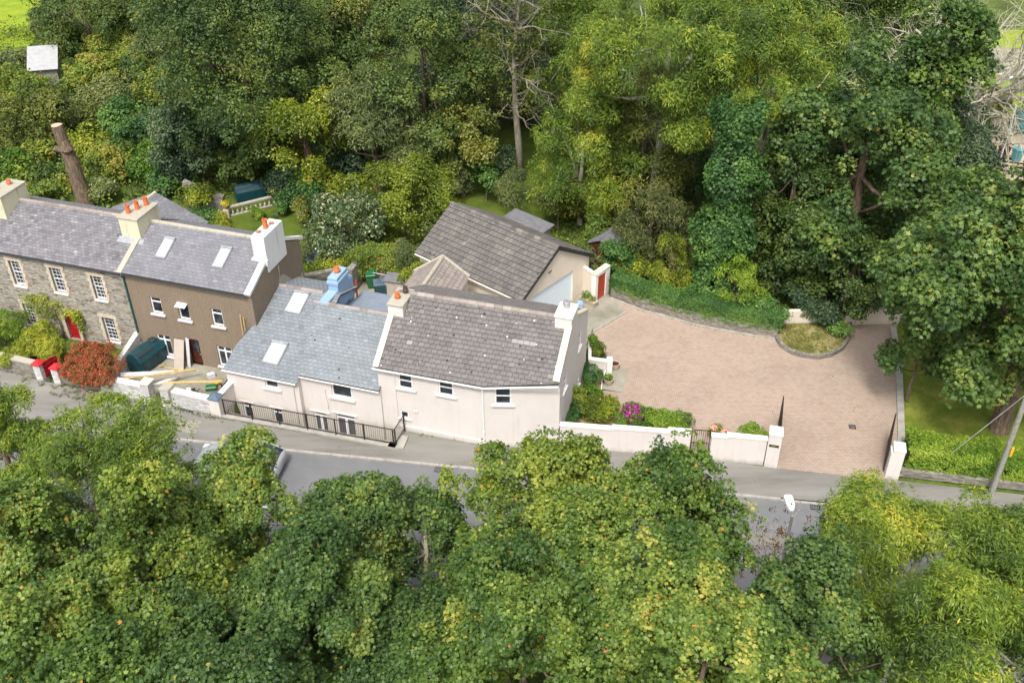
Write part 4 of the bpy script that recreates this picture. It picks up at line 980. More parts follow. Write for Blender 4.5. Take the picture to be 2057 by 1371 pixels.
m.slab([(xr - .26, 4.0, ZR - k_ * (4.0 - YR) + .18), (xr + .04, 4.0, ZR - k_ * (4.0 - YR) + .18), (xr + .04, YBK, ZBK + .18), (xr - .26, YBK, ZBK + .18)], (0, k_, 1), .14)
m.build('coping', M['coping_stained'], rf)
chimney(hm, -.12, .68, 2.2, 3.72, 4.6, 6.12, 'pink', .05, 'cap_concrete', [(.2, 2.75, .36, .12, 'pot'), (.4, 3.35, .36, .12, 'pot_dark')])
c = chimney(hm, 8.34, xr + .02, 2.84, 4.05, 5.0, 6.56, 'pink', .05, 'white_paint', [])
m = MB(); m.lathe([(.12, 6.55), (.12, 6.75), (.11, 6.78), (.19, 6.79), (.19, 6.90), (.17, 6.93), (.02, 6.95)], (8.72, 3.6), 18); m.build('flue_cowl', M['metal_grey'], c)
m = MB()
m.slab([(8.2, 2.55, 5.60), (9.16, 2.55, 5.60), (9.16, 2.84, 5.81), (8.2, 2.84, 5.81)], (0, -SM, 1), .05)
m.slab([(8.16, 2.6, 5.64), (8.36, 2.6, 5.64), (8.36, 3.3, 6.14), (8.16, 3.3, 6.14)], (0, -SM, 1), .05)
m.slab([(.66, 1.95, 5.16), (.84, 1.95, 5.16), (.84, 3.2, 6.06), (.66, 3.2, 6.06)], (0, -SM, 1), .05)
m.slab([(-.1, 1.95, 5.16), (.7, 1.95, 5.16), (.7, 2.2, 5.34), (-.1, 2.2, 5.34)], (0, -SM, 1), .05)
m.build('lead_flashing', M['lead'], rf)
m = MB(); zl = ZE - .10
m.tube([(-.15, -.21, zl), (xp + .03, -.21, zl)], .05, 8)
b0 = (xp + .03, -.21, zl); b1 = (xr + .02, edr - .06, ZE + SM * (edr - .05) - .03)
m.tube([b0, b1], .05, 8); m.build('gutter', M['upvc'], hm)
pipe(hm, I, [(xp - .02, -.22, ZE - .1), (xp - .02, -.08, ZE - .35), (xp, -.08, .9), (xp, -.08, .0)], 'upvc', .045)
# rear cross wing
m = MB()
XL, XA, XRt, YA, YE = -1.8, -0.1, 1.35, 10.2, 4.8
zL, zA, zR = 3.0, 4.25, 3.2
m.poly([(XL, YA, 0), (XL, YA, zL), (XA, YA, zA - .05), (XRt, YA, zR), (XRt, YA, 0)]); m.poly([(XRt, YE, 0), (XRt, YA, 0), (XRt, YA, zR), (XRt, YE, zR)]); m.poly([(XL, YE, 0), (XL, YE, zL), (XL, YA, zL), (XL, YA, 0)])
m.build('rear_wing', M['cream'], hm)
m = MB()
V = Vector((XA - XRt, 0, zA - zR)); tiles(m, (XRt + .1, 5.2, zR - .07), (0, 1, 0), V, [(0, 0), (5.1, 0), (5.1, V.length + .1), (0, V.length + .1)], .3, .27, .03, seed=41)
V = Vector((XA - XL, 0, zA - zL)); tiles(m, (XL - .1, YA + .1, zL - .07), (0, -1, 0), V, [(0, 0), (5.1, 0), (5.1, V.length + .1), (0, V.length + .1)], .3, .27, .03, seed=42)
wr = m.build('rear_wing_roof', [M['ridge_tile'], M['tile_edge']], hm)
m = MB(); m.tube([(XA, 5.0, zA), (XA, YA, zA)], .12, 8); m.tube([(XL - .1, YA, zL), (XA, YA, zA + .05), (XRt + .1, YA, zR)], .11, 6); m.build('ridge', M['cap_concrete'], wr)
m = MB(); m.slab([(1.5, 7.4, 2.9), (4.0, 7.4, 2.8), (4.0, 8.6, 2.45), (1.5, 8.6, 2.55)], (0, .3, 1), .08)
for k in range(12): m.slab([(1.52 + k * .21, 7.42, 2.93 - k * .008), (1.60 + k * .21, 7.42, 2.93 - k * .008), (1.60 + k * .21, 8.58, 2.58 - k * .008), (1.52 + k * .21, 8.58, 2.58 - k * .008)], (0, .3, 1), .02)
m.build('lean_to_roof', M['polycarb'], hm)

# ================================================================== GARAGE
hg = thing_f('garage', 'cream garage with a mossy grey tiled gable roof and a pale blue door', 'garage', FA)
GL, GD, GE, GR = 6.65, 8.15, 2.55, 4.55
gd_ = (1.0, 4.93, 0.0, 2.18)
m = MB()
facade(m, 0.15, 6.5, -.1, lambda x: GE, [gd_], .14)
m.poly([(0.15, 0, GE), (6.5, 0, GE), (6.5, 0, GE + .02), (3.3, 0, GR - .06), (0.15, 0, GE + .02)])
m.poly([(.15, GD, -.1), (.15, GD, GE), (3.3, GD, GR - .06), (6.5, GD, GE), (6.5, GD, -.1)])
m.poly([(.15, 0, -.1), (.15, 0, GE), (.15, GD, GE), (.15, GD, -.1)]); m.poly([(6.5, 0, -.1), (6.5, GD, -.1), (6.5, GD, GE), (6.5, 0, GE)])
m.build('wall', M['cream'], hg)
m = MB()
for k in range(5):
    m.box(gd_[0], gd_[1], .10, .13, gd_[2] + .436 * k + .006, gd_[2] + .436 * (k + 1) - .006)
m.build('garage_door', M['garage_blue'], hg)
m = MB()
V = Vector((3.3, 0, GR - GE)); l_ = V.length
pmg = lambda u, v, t: min(1, t + .35) if (u > 6.6 or v > 3.3) else t
tiles(m, (-.06, GD + .15, GE - .05), (0, -1, 0), V, [(0, 0), (GD + .3, 0), (GD + .3, l_ + .06), (0, l_ + .06)], .30, .33, .055, seed=51)
V = Vector((-3.3, 0, GR - GE)); tiles(m, (6.7, -.15, GE - .05), (0, 1, 0), V, [(0, 0), (GD + .3, 0), (GD + .3, l_ + .06), (0, l_ + .06)], .30, .33, .055, seed=52)
m.tint = 0; m.mi = 1
for sx, ex in ((-.06, 3.3), (6.7, 3.3)):
    m.slab([(sx, -.15, GE - .06), (ex, -.15, GR - .03), (ex, GD + .15, GR - .03), (sx, GD + .15, GE - .06)] if sx < 3 else [(sx, -.15, GE - .06), (sx, GD + .15, GE - .06), (ex, GD + .15, GR - .03), (ex, -.15, GR - .03)], (-.5 if sx < 3 else .5, 0, 1), .05)
gr_ = m.build('roof', [M['tile_garage'], M['tile_edge']], hg)
rt = MB(); rng_ = random.Random(9); y = -.15
while y < GD + .1:
    rt.tint = rng_.random(); e = min(y + .44, GD + .15); ring = []
    for yy in (y, e): ring.append([rt.pt((3.3 + .15 * math.cos(a), yy, GR - .03 + .15 * math.sin(a))) for a in [math.pi * k / 6 for k in range(7)]])
    for k in range(6): rt.face([ring[0][k], ring[0][k + 1], ring[1][k + 1], ring[1][k]])
    rt.face(ring[0]); rt.face(ring[1]); y += .45
rt.build('ridge', M['tile_garage'], gr_)
m = MB(); m.slab([(-.1, -.19, GE - .03), (3.3, -.19, GR + .03), (3.3, -.155, GR + .03), (-.1, -.155, GE - .03)], (-.5, 0, 1), .16)
m.slab([(6.74, -.19, GE - .03), (6.74, -.155, GE - .03), (3.3, -.155, GR + .03), (3.3, -.19, GR + .03)], (.5, 0, 1), .2); m.build('bargeboard', M['pvc_black'], gr_)
gutter(hg, mat_of(FA, FA), 0, 0.01, 0, 2, 'pvc_black', .01) if False else None
m = MB(); m.tube([(-.12, -.1, GE - .1), (-.12, GD + .1, GE - .1)], .055, 8); m.build('gutter', M['cream'], hg)
m = MB(); m.tube([(2.55, -.02, 3.1), (2.5, -.14, 3.25), (2.62, -.16, 3.3)], .035, 6); m.build('wall_bracket', M['black_metal'], hg)

# ================================================================== WALLS, GATES, RAILINGS
def wall_thing(name, label, pts, th, z0, z1, mat, cope=None, copem=None, group=None, cat='wall', ce=0.03, ch=0.09):
    """straight wall runs along pts; z1 a number or list per point"""
    t = thing(name, label, cat, (pts[0][0], pts[0][1], 0), 0, group)
    zs = z1 if hasattr(z1, '__len__') else [z1] * len(pts)
    m = MB(); c = MB(); o = np.array(pts[0][:2])
    for i in range(len(pts) - 1):
        p = np.array(pts[i][:2]) - o; q = np.array(pts[i + 1][:2]) - o; d = (q - p) / np.linalg.norm(q - p); n = np.array([-d[1], d[0]]) * th
        a, b = zs[i], zs[i + 1]; h = ch if cope else 0.0
        P = [p, q, q + n, p + n]; zf = [a, b, b, a]
        lo = [m.pt((r[0], r[1], z0)) for r in P]; hi = [m.pt((r[0], r[1], zf[k] - h)) for k, r in enumerate(P)]
        for k in range(4): m.face([lo[k], lo[(k + 1) % 4], hi[(k + 1) % 4], hi[k]])
        m.face(hi)
        if cope:
            e = n / th * ce; P2 = [p - e - d * ce, q - e + d * ce, q + n + e + d * ce, p + n + e - d * ce]
            lo = [c.pt((r[0], r[1], zf[k] - h)) for k, r in enumerate(P2)]; hi = [c.pt((r[0] * 1.0, r[1], zf[k])) for k, r in enumerate(P2)]
            for k in range(4): c.face([lo[k], lo[(k + 1) % 4], hi[(k + 1) % 4], hi[k]])
            c.face(hi); c.face(lo[::-1])
    m.build('wall_body', M[mat], t)
    if cope: c.build('coping', M[copem or mat], t)
    return t
# pink garden wall, stepping up in three lifts, left of the pedestrian gate
gwp = [np.array([2.36, 38.66]), np.array([8.72, 37.84])]
def along(k): return gwp[0] + (gwp[1] - gwp[0]) * k
t = wall_thing('garden_wall', 'long stepped pink garden wall with white coping between the large house and the footway gate', [along(0), along(.405)], .24, -.1, 1.42, 'pink', True, 'white_paint')
def extra(t, pts, th, z0, z1, mat, copem, ch=.09, ce=.03):
    w = wall_thing('tmp', 'x', pts, th, z0, z1, mat, True, copem)
    for ch_ in list(w.children):
        ch_.parent = t
        ch_.location = (pts[0][0] - t.location[0], pts[0][1] - t.location[1], 0)
        ch_.name = 'wall_body' if 'body' in ch_.name else 'coping'
    bpy.data.objects.remove(w)
extra(t, [along(.405), along(.83)], .24, -.1, 1.50, 'pink', 'white_paint')
extra(t, [along(.83), along(1.0)], .24, -.1, 1.60, 'pink', 'white_paint')
w2 = [np.array([9.72, 37.70]), np.array([12.32, 37.28])]
t = wall_thing('garden_wall', 'short pink garden wall with white coping between the footway gate and the name-plate pillar', [w2[0], w2[0] + (w2[1] - w2[0]) * .28], .24, -.1, 1.50, 'pink', True, 'white_paint')
extra(t, [w2[0] + (w2[1] - w2[0]) * .28, w2[1]], .24, -.1, 1.60, 'pink', 'white_paint')
pz = math.atan2(36.98 - 37.13, 12.94 - 12.34)
t = thing('gate_pillar', 'square pink gate pillar with a black name plate', 'pillar', (12.32, 37.12, 0), pz, 'pillars of the driveway entrance')
m = MB(); m.box(0, .62, 0, .62, -.1, 2.02); m.build('pillar_body', M['pink'], t)
m = MB(); m.bbox(-.02, .64, -.02, .64, 2.02, 2.14, .03); m.build('pillar_cap', M['white_paint'], t)
m = MB(); m.box(.07, .53, -.02, 0, 1.32, 1.45); pl = m.build('name_plate', M['black_metal'], t)
m = MB(); random.seed(3)
for x0, n_, z in ((.17, 9, 1.395), (.21, 5, 1.345)):
    for i in range(n_): m.box(x0 + i * .029, x0 + i * .029 + random.uniform(.012, .02), -.024, -.02, z, z + random.uniform(.018, .028))
m.build('lettering', M['yellow'], pl)
t = thing('gate_pillar', 'pink gate pillar beside the clipped hedge, half hidden by ash leaves', 'pillar', (18.0, 36.28, 0), pz, 'pillars of the driveway entrance')
m = MB(); m.box(0, .62, 0, .62, -.1, 1.55); m.prism([(0.1, 0), (.62, 0), (.62, .62), (.1, .62)], 1.55, 1.72); m.build('pillar_body', M['pink'], t)
m = MB(); m.bbox(.08, .64, -.02, .64, 1.72, 1.86, .05); m.build('pillar_cap', M['white_paint'], t)
def bar_gate(name, label, loc, rz, w, h, nb, z0=.06, mid=True, solid=False, group=None, cat='gate'):
    t = thing(name, label, cat, loc, rz, group); m = MB()
    m.box(0, .05, -.025, .025, z0 - .03, h + .08); m.box(w - .04, w, -.02, .02, z0, h)
    m.box(.05, w - .04, -.015, .015, z0, z0 + .035); m.box(.05, w - .04, -.015, .015, h - .035, h)
    if mid: m.box(.05, w - .04, -.014, .014, h * .5, h * .5 + .03)
    m.build('gate_frame', M['black_metal'], t)
    for i in range(nb):
        x = .05 + (w - .09) * (i + 1) / (nb + 1); b = MB(); b.tube([(x, 0, z0 + .02), (x, 0, h + (.06 if solid else -.02))], .03 if solid else .013, 5); b.build('bar', M['black_metal'], t)
    return t
ga = math.atan2(37.73 - 37.84, 9.70 - 8.76)
t = bar_gate('pedestrian_gate', 'narrow black wrought-iron gate in the pink garden wall', (8.76, 37.92, 0), ga, .92, 1.72, 7)
m = MB(); m.box(.3, .5, -.02, .02, 1.15, 1.4); m.build('scroll_panel', M['cap_concrete'], t)
t = bar_gate('driveway_gate', 'black bar gate leaf folded open behind the name-plate pillar', (13.02, 37.65, 0), R(75), 2.9, 1.75, 38, mid=True, solid=True, group='leaves of the driveway gate')
t = bar_gate('driveway_gate', 'black bar gate leaf folded open beside the clipped hedge', (18.05, 36.72, 0), R(67), 2.5, 1.75, 34, mid=True, solid=True, group='leaves of the driveway gate')
# area kerb wall and railings
ar = [(-15.35, 41.12), (-5.92, 38.56), (-5.55, 39.9)]
t = wall_thing('area_wall', 'low concrete-topped wall under the railings in front of the pink cottage', [ar[0], ar[1]], .34, -1.7, .10, 'pink', True, 'curb_stone', ch=.1)
extra(t, [ar[1], ar[2]], .34, -1.7, .10, 'pink', 'curb_stone')
m = MB(); m.prism([(8.9, -2.46), (9.43, -2.62), (9.88, -2.62), (10.05, -1.7), (9.5, -1.5), (9.3, -2.05), (8.9, -1.95)], -1.7, .092)
m.build('corner_block', M['curb_stone'], t)
def railing(label, p, q, n_post, h=1.0):
    p = np.array(p); q = np.array(q); Lr = float(np.linalg.norm(q - p)); az = math.atan2(q[1] - p[1], q[0] - p[0])
    t = thing('railing', label, 'railing', (p[0], p[1], .1), az, 'railings in front of the pink cottage')
    for z in (.12, h): 
        m = MB(); m.box(0, Lr, -.018, .018, z - .02, z + .02); m.build('rail', M['black_metal'], t)
    for i in range(n_post):
        x = Lr * i / (n_post - 1); m = MB(); m.box(x - .028, x + .028, -.03, .03, 0.0, h + .03); m.build('post', M['black_metal'], t)
    nb = int(Lr / .115); bars = []
    for i in range(1, nb):
        m = MB(); m.tube([(Lr * i / nb, 0, .12), (Lr * i / nb, 0, h)], .010, 4, cap=False); m.build('bar', M['black_metal'], t)
    return t
railing('long black iron railing on the low wall in front of the pink cottage', (-15.0, 41.2), (-5.98, 38.74), 7)
railing('short black iron railing turning back to the wall of the large pink house', (-5.88, 38.74), (-5.52, 39.86), 2)
t = thing('gate_pillar', 'pink wall pillar with a dark pyramid cap at the left end of the railings', 'pillar', (-15.75, 41.22, 0), R(-17.5))
m = MB(); m.box(0, .6, 0, .6, -.4, 1.12); m.build('pillar_body', M['pink'], t)
m = MB(); m.prism([(-.05, -.05), (.62, -.05), (.62, .62), (-.05, .62)], 1.12, 1.17)
for a, b in (((-.05, -.05), (.62, -.05)), ((.62, -.05), (.62, .62)), ((.62, .62), (-.05, .62)), ((-.05, .62), (-.05, -.05))): m.poly([(*a, 1.17), (*b, 1.17), (.285, .285, 1.36)])
m.build('pillar_cap', M['slate_blue'], t)
t = wall_thing('side_wall', 'short pink wall returning from the dark-capped pillar to the pink cottage', [(-15.05, 41.55), (-14.66, 42.70)], .26, -1.7, 1.22, 'pink', True, 'pink')
# whitewashed front walls
t = wall_thing('front_wall', 'low whitewashed stone wall between the paving-stone pillar and the dark-capped pillar', [(-18.02, 42.08), (-15.75, 41.32)], .34, -.45, .98, 'white_rubble', True, 'white_paint', ch=.06)
t = wall_thing('front_wall', 'low whitewashed stone wall under the red fuchsia bush', [(-22.2, 43.35), (-19.65, 42.56)], .34, -.45, .92, 'white_rubble', True, 'white_paint', ch=.06)
t = wall_thing('front_wall', 'mossy rubble-stone wall between the red-capped pillars and the fuchsia bush', [(-24.75, 44.1), (-22.25, 43.37)], .34, -.45, .85, 'garden_rubble', None)
t = wall_thing('front_wall', 'rubble-stone wall behind the ash leaves left of the red-capped pillars', [(-34, 47.3), (-26.1, 44.5)], .34, -.45, 1.0, 'garden_rubble', True, 'cap_concrete')
for lab, x, y, cm, h in (('whitewashed pillar with a flat pale stone top at the right end of the fuchsia wall', -19.65, 42.42, 'coping_stained', 1.2), ('whitewashed pillar with a flat mossy top left of the white wall', -18.5, 42.02, 'cap_concrete', 1.15)):
    t = thing('gate_pillar', lab, 'pillar', (x, y, 0), R(-17.5), 'whitewashed pillars by the brown house')
    m = MB(); m.bbox(0, .5, 0, .5, -.45, h, .03); m.build('pillar_body', M['white_rubble'], t)
    m = MB(); m.bbox(-.04, .56, -.04, .6, h, h + .06, .02); m.build('pillar_cap', M[cm], t)
for lab, x, y in (('white pillar with a bright red pyramid cap, left of the red gate', -26.1, 44.42), ('white pillar with a bright red pyramid cap, right of the red gate', -25.0, 44.06)):
    t = thing('gate_pillar', lab, 'pillar', (x, y, 0), R(-18), 'red-capped gate pillars')
    m = MB(); m.box(0, .45, 0, .45, -.3, 1.0); m.build('pillar_body', M['white_rubble'], t)
    m = MB(); a = [(-.06, -.06), (.51, -.06), (.51, .51), (-.06, .51)]; m.prism(a, 1.0, 1.06)
    for i in range(4): m.poly([(*a[i], 1.06), (*a[(i + 1) % 4], 1.06), (.225, .225, 1.26)])
    m.build('pillar_cap', M['bright_red'], t)
t = thing('garden_gate', 'dark red boarded garden gate standing open between the red-capped pillars', 'gate', (-25.6, 44.5, 0), R(62))
for i in range(9):
    m = MB(); hh = .95 + .1 * math.sin(math.pi * i / 8); m.box(.02 + i * .105, .11 + i * .105, -.012, .012, .05, hh); m.build('board', M['red_paint'], t)
m = MB(); m.box(0, .97, -.035, -.012, .2, .29); m.box(0, .97, -.035, -.012, .72, .81); m.build('cross_rail', M['red_paint'], t)
t = wall_thing('dividing_wall', 'sloping whitewashed rubble wall between the stone and brown front gardens', [tuple(FT.w(.05, -2.6)[:2]), tuple(FT.w(.05, 0)[:2])], .3, -.45, [.35, 1.1], 'white_rubble', None)
# back wall with ivy hedge
bw = [(6.04, 52.34), (7.84, 51.0), (10.9, 49.39), (13.09, 48.55), (15.27, 47.93)]
t = wall_thing('back_wall', 'curved grey rubble-stone wall along the back of the driveway', bw, .35, -.1, .78, 'garden_rubble', None)
m = MB()
for i in range(4):
    p = np.array(bw[i]); q = np.array(bw[i + 1]); d = (q - p) / np.linalg.norm(q - p); n = np.array([d[1], -d[0]]) * .12
    P = [p + n, q + n, q, p]; m.prism([(a[0] - bw[0][0], a[1] - bw[0][1]) for a in P], 0, .07)
m.build('wall_footing', M['curb_stone'], t)
t = wall_thing('far_wall', 'pale rendered wall at the far right corner of the driveway', [(19.5, 49.25), (22.9, 49.38)], .25, -.1, 1.05, 'cream', True, 'cream', ch=.05)
t = wall_thing('far_wall', 'short stretch of pale wall glimpsed between the dark shrubs above the round bed', [(15.6, 49.35), (19.4, 49.3)], .25, -.1, .95, 'cream', None)
# round planting bed
arc = [(15.42, 48.6), (15.30, 47.5), (15.82, 46.56), (16.9, 46.08), (17.95, 46.2), (18.85, 47.1), (19.4, 48.5), (19.45, 49.2)]
arc = [tuple(at(*q)[:2]) for q in [(1561, 664), (1562, 680), (1572, 697), (1592, 709), (1618, 716), (1645, 718), (1668, 713), (1688, 701), (1698, 686), (1703, 668), (1704, 655)]]
t = thing('planting_bed', 'half-round stone-edged bed of dry grass at the back of the driveway', 'flower bed', (17, 47.6, 0))
m = MB(); P = [(a[0] - 17, a[1] - 47.6) for a in arc] + [(19.4 - 17, 49.2 - 47.6), (15.5 - 17, 49.2 - 47.6)]; m.prism(P, -.05, .20); m.build('soil', M['soil'], t)
m = MB(); n_ = len(arc)
cen = np.array([17.4, 48.6])
for i in range(n_ - 1):
    p, q = np.array(arc[i]), np.array(arc[i + 1])
    for k in range(4):
        a = p + (q - p) * (k / 4 + .01); b = p + (q - p) * ((k + 1) / 4 - .01)
        oa = (a - cen) / np.linalg.norm(a - cen) * .18; ob = (b - cen) / np.linalg.norm(b - cen) * .18
        m.prism([(v[0] - 17, v[1] - 47.6) for v in (a + oa, b + ob, b, a)][::1], -.05, .26 + random.uniform(-.03, .03))
m.build('stone_edging', M['garden_rubble'], t)
# kerb edging down the right of the drive, and of the apron
t = wall_thing('edging', 'grey stone edging between the driveway and the side lawn', [(19.15, 38.3), (19.52, 39.15), (20.98, 44.11), (21.65, 46.89), (22.1, 48.9)][::-1], .34, -.05, .14, 'curb_stone', None, cat='edging')
t = wall_thing('apron_edging', 'thin concrete edging between the driveway paving and the garage apron', [(4.75, 48.62), (6.92, 50.74)], .09, -.05, .06, 'curb_stone', None, cat='edging')
# yard walls beside the garage with the red door
t = wall_thing('yard_wall', 'cream wall joining the garage to the red garden door', [(4.25, 52.95), (5.06, 51.85)], .18, -.05, 1.92, 'cream', True, 'white_paint', ch=.06)
g0 = np.array([5.06, 51.8]); g1 = np.array([6.0, 52.95]); dg = (g1 - g0) / np.linalg.norm(g1 - g0)
t = thing('door_wall', 'cream wall end with flat concrete top around the red garden door', 'wall', (g0[0], g0[1], 0), math.atan2(dg[1], dg[0]))
m = MB(); m.box(0, .22, 0, .35, -.05, 1.92); m.box(1.06, 1.46, 0, .35, -.05, 1.85); m.box(.22, 1.06, 0, .35, 1.74, 1.92); m.build('wall_body', M['white_paint'], t)
m = MB(); m.bbox(-.03, 1.5, -.03, .4, 1.92, 1.98, .02); m.build('coping', M['coping_stained'], t)
m = MB()
for i in range(7): m.box(.225 + i * .119, .335 + i * .119, .06, .1, .02, 1.70)
d = m.build('door', M['orange_red'], t)
m = MB(); m.box(.3, .36, .03, .06, .95, 1.1); m.build('latch', M['black_metal'], d)
# low white walls by the house steps
t = wall_thing('step_wall', 'low white wall with a square end post beside the house steps', [(4.22, 45.0), (5.2, 44.78)], .2, -.05, .78, 'pink', True, 'white_paint')
m = MB(); m.bbox(.98, 1.28, -.35, .05, -.05, .92, .02); m.build('end_post', M['white_paint'], t)
t = wall_thing('step_wall', 'narrow white wall and post running up towards the metal handrail', [(4.35, 46.9), (4.22, 45.2)], .12, -.05, .8, 'pink', True, 'white_paint')
t = thing('handrail', 'grey metal handrail at the top of the house steps', 'handrail', (4.35, 46.7, 0), R(75))
m = MB()
for x in (0, .9): m.tube([(x, 0, 0), (x, 0, 1.05)], .022, 6)
m.tube([(0, 0, 1.05), (.9, 0, 1.05)], .022, 6); m.tube([(0, 0, .5), (.9, 0, .5)], .014, 6)
for i in range(1, 8): m.tube([(i * .112, 0, .5), (i * .112, 0, 1.05)], .008, 4)
m.build('rail_frame', M['metal_grey'], t)
m = MB(); m.box(.0, 1.1, -.35, -.1, 0, .12); m.build('brick_step', M['orange_red'], t)
t = wall_thing('bed_edging', 'thin white edging of the shrub bed beside the driveway', [tuple(at(*q)[:2]) for q in [(1217, 748), (1210, 770), (1209, 790), (1214, 805)]][::-1], .06, -.02, .16, 'white_paint', None, cat='edging')
sheet('shrub_bed', [(2.4, 38.9), (8.7, 38.1), (8.4, 38.9), (5.4, 40.5), (4.9, 42.3), (4.8, 43.8), (5.2, 44.8), (3.6, 44.9)], 0.006, 'soil')

# ================================================================== PROPS
def one(name, label, cat, mb, mat, loc=(0, 0, 0), rz=0, group=None):
    o = mb.build(name, M[mat]); o.location = [float(v) for v in loc]; o.rotation_euler = (0, 0, rz)
    return tag(o, label, cat, group)
# outbuilding behind the terrace
t = thing_f('outbuilding', 'low outbuilding with a blue-grey slate gable roof behind the terrace', 'outbuilding', FT)
m = MB(); m.prism([(-8.7, 6.2), (-2.1, 6.2), (-2.1, 10.6), (-8.7, 10.6)], -.1, 2.2)
m.poly([(-8.7, 10.6, 2.2), (-2.1, 10.6, 2.2), (-5.4, 10.6, 3.7)]); m.poly([(-8.7, 6.2, 2.2), (-2.1, 6.2, 2.2), (-5.4, 6.2, 3.7)]); m.build('wall', M['cap_concrete'], t)
m = MB()
V = Vector((-3.6, 0, 1.6)); tiles(m, (-1.8, 6.0, 2.17), (0, 1, 0), V, [(0, 0), (4.85, 0), (4.85, V.length), (0, V.length)], .5, .25, .008, seed=61, stag=True)
V = Vector((3.6, 0, 1.6)); tiles(m, (-9.0, 10.85, 2.17), (0, -1, 0), V, [(0, 0), (4.85, 0), (4.85, V.length), (0, V.length)], .5, .25, .008, seed=62)
r_ = m.build('roof', [M['slate_brown'], M['tile_edge']], t)
m = MB(); m.tube([(-5.4, 6.0, 3.78), (-5.4, 10.85, 3.78)], .09, 6); m.build('ridge', M['coping_stained'], r_)

# silver car on the far lane
t = thing('car', 'silver hatchback driving along the road, mostly hidden by the sycamore leaves', 'car', (*FR.w(FR.loc((-13.3, 37.2))[0], -1.55)[:2], -0.1), FR.az)
st = [(-2.12, .35, .62, .70), (-2.05, .25, .78, .80), (-1.5, .22, .88, .86), (-.9, .22, .93, .88), (.5, .22, .96, .88), (1.5, .22, .98, .87), (2.0, .25, .95, .84), (2.1, .35, .80, .76)]
m = MB(); rings = []
for x, z0, z1, w in st:
    P = [(-w * .9, z0), (-w, z0 + .15), (-w, z1 - .18), (-w * .90, z1 - .03), (-w * .5, z1 + .02), (w * .5, z1 + .02), (w * .90, z1 - .03), (w, z1 - .18), (w, z0 + .15), (w * .9, z0)]
    rings.append([m.pt((x, a, b)) for a, b in P])
for q in range(len(rings) - 1):
    for k in range(10): m.face([rings[q][k], rings[q][(k + 1) % 10], rings[q + 1][(k + 1) % 10], rings[q + 1][k]])
m.face(rings[0][::-1]); m.face(rings[-1]); body = m.build('body', M['car'], t, smooth=True)
m = MB(); rings = []
for x, z, w, zb, wb in [(-1.05, .93, .78, .9, .8), (-.42, 1.40, .60, .9, .80), (.2, 1.46, .62, .9, .80), (1.1, 1.42, .60, .9, .80), (1.75, 1.18, .60, .9, .78), (2.0, .95, .70, .9, .74)]:
    rings.append([m.pt(p) for p in [(x, -wb, zb), (x, -w, z), (x, w, z), (x, wb, zb)]])
for q in range(5):
    for k in range(3): m.face([rings[q][k], rings[q + 1][k], rings[q + 1][k + 1], rings[q][k + 1]])
m.build('cabin_glass', M['glass'], t)
m = MB()
m.slab([(-.42, -.58, 1.425), (1.15, -.58, 1.445), (1.15, .58, 1.445), (-.42, .58, 1.425)], (0, 0, 1), .03)
m.slab([(.2, -.6, 1.48), (1.15, -.58, 1.447), (1.15, .58, 1.447), (.2, .6, 1.48)], (0, 0, 1), .03)
for s in (-1, 1):
    for (xa, xb) in ((-1.05, -.42), (1.15, 1.98)): m.tube([(xa, s * .79 if xa < 0 else s * .6, .93 if xa < 0 else 1.43), (xb, s * .6 if xa < 0 else s * .74, 1.42 if xa < 0 else .95)], .035, 6)
    m.tube([(.35, s * .81, .93), (.3, s * .61, 1.44)], .03, 6)
m.build('roof', M['car'], t)
for x in (-1.35, 1.3):
    for s in (-1, 1):
        w = MB(); w.tube([(x, s * .72, .31), (x, s * .9, .31)], .31, 18); wh = w.build('wheel', M['tyre'], t)
        w = MB(); w.tube([(x, s * .88, .31), (x, s * .905, .31)], .19, 12); w.build('rim', M['metal_grey'], wh)
for s in (-1, 1):
    w = MB(); w.bbox(-2.1, -1.75, s * .62 - .14, s * .62 + .14, .6, .80, .04); w.build('headlight', M['skyglass'], t)
    w = MB(); w.bbox(-.85, -.65, s * .93 - .09, s * .93 + .09, .92, 1.04, .03); w.build('wing_mirror', M['car'], t)

# street lamp
lx, ly = 10.35, 26.95
t = thing('street_lamp', 'grey street lamp with a flat white head rising through the withered brown shrub', 'street lamp', (lx, ly, 0))
m = MB(); m.tube([(0, 0, -.1), (0, 0, 1.2), (0, 0, 1.25), (0, 0, 6.85)], [.11, .11, .075, .055], 12); m.tube([(0, 0, 6.8), (0, .1, 6.98), (0, .25, 7.0)], [.05, .045, .04], 8); m.build('post', M['metal_grey'], t)
m = MB(); rings = []
for y, w, z0, z1 in [(.12, .05, 6.96, 7.03), (.2, .10, 6.93, 7.08), (.4, .155, 6.92, 7.11), (.7, .165, 6.92, 7.11), (.86, .16, 6.93, 7.09), (.92, .14, 6.95, 7.05)]:
    rings.append([m.pt(p) for p in [(-w, y, z0), (-w, y, z1 - .04), (-w * .7, y, z1), (w * .7, y, z1), (w, y, z1 - .04), (w, y, z0)]])
for q in range(5):
    for k in range(6): m.face([rings[q][k], rings[q][(k + 1) % 6], rings[q + 1][(k + 1) % 6], rings[q + 1][k]])
m.face(rings[0][::-1]); m.face(rings[-1]); hd = m.build('lamp_head', M['lamp_white'], t)
m = MB(); m.lathe([(.035, 7.09), (.035, 7.15), (.02, 7.17)], (0.01, .34), 10); m.build('light_sensor', M['plastic_green'], hd)

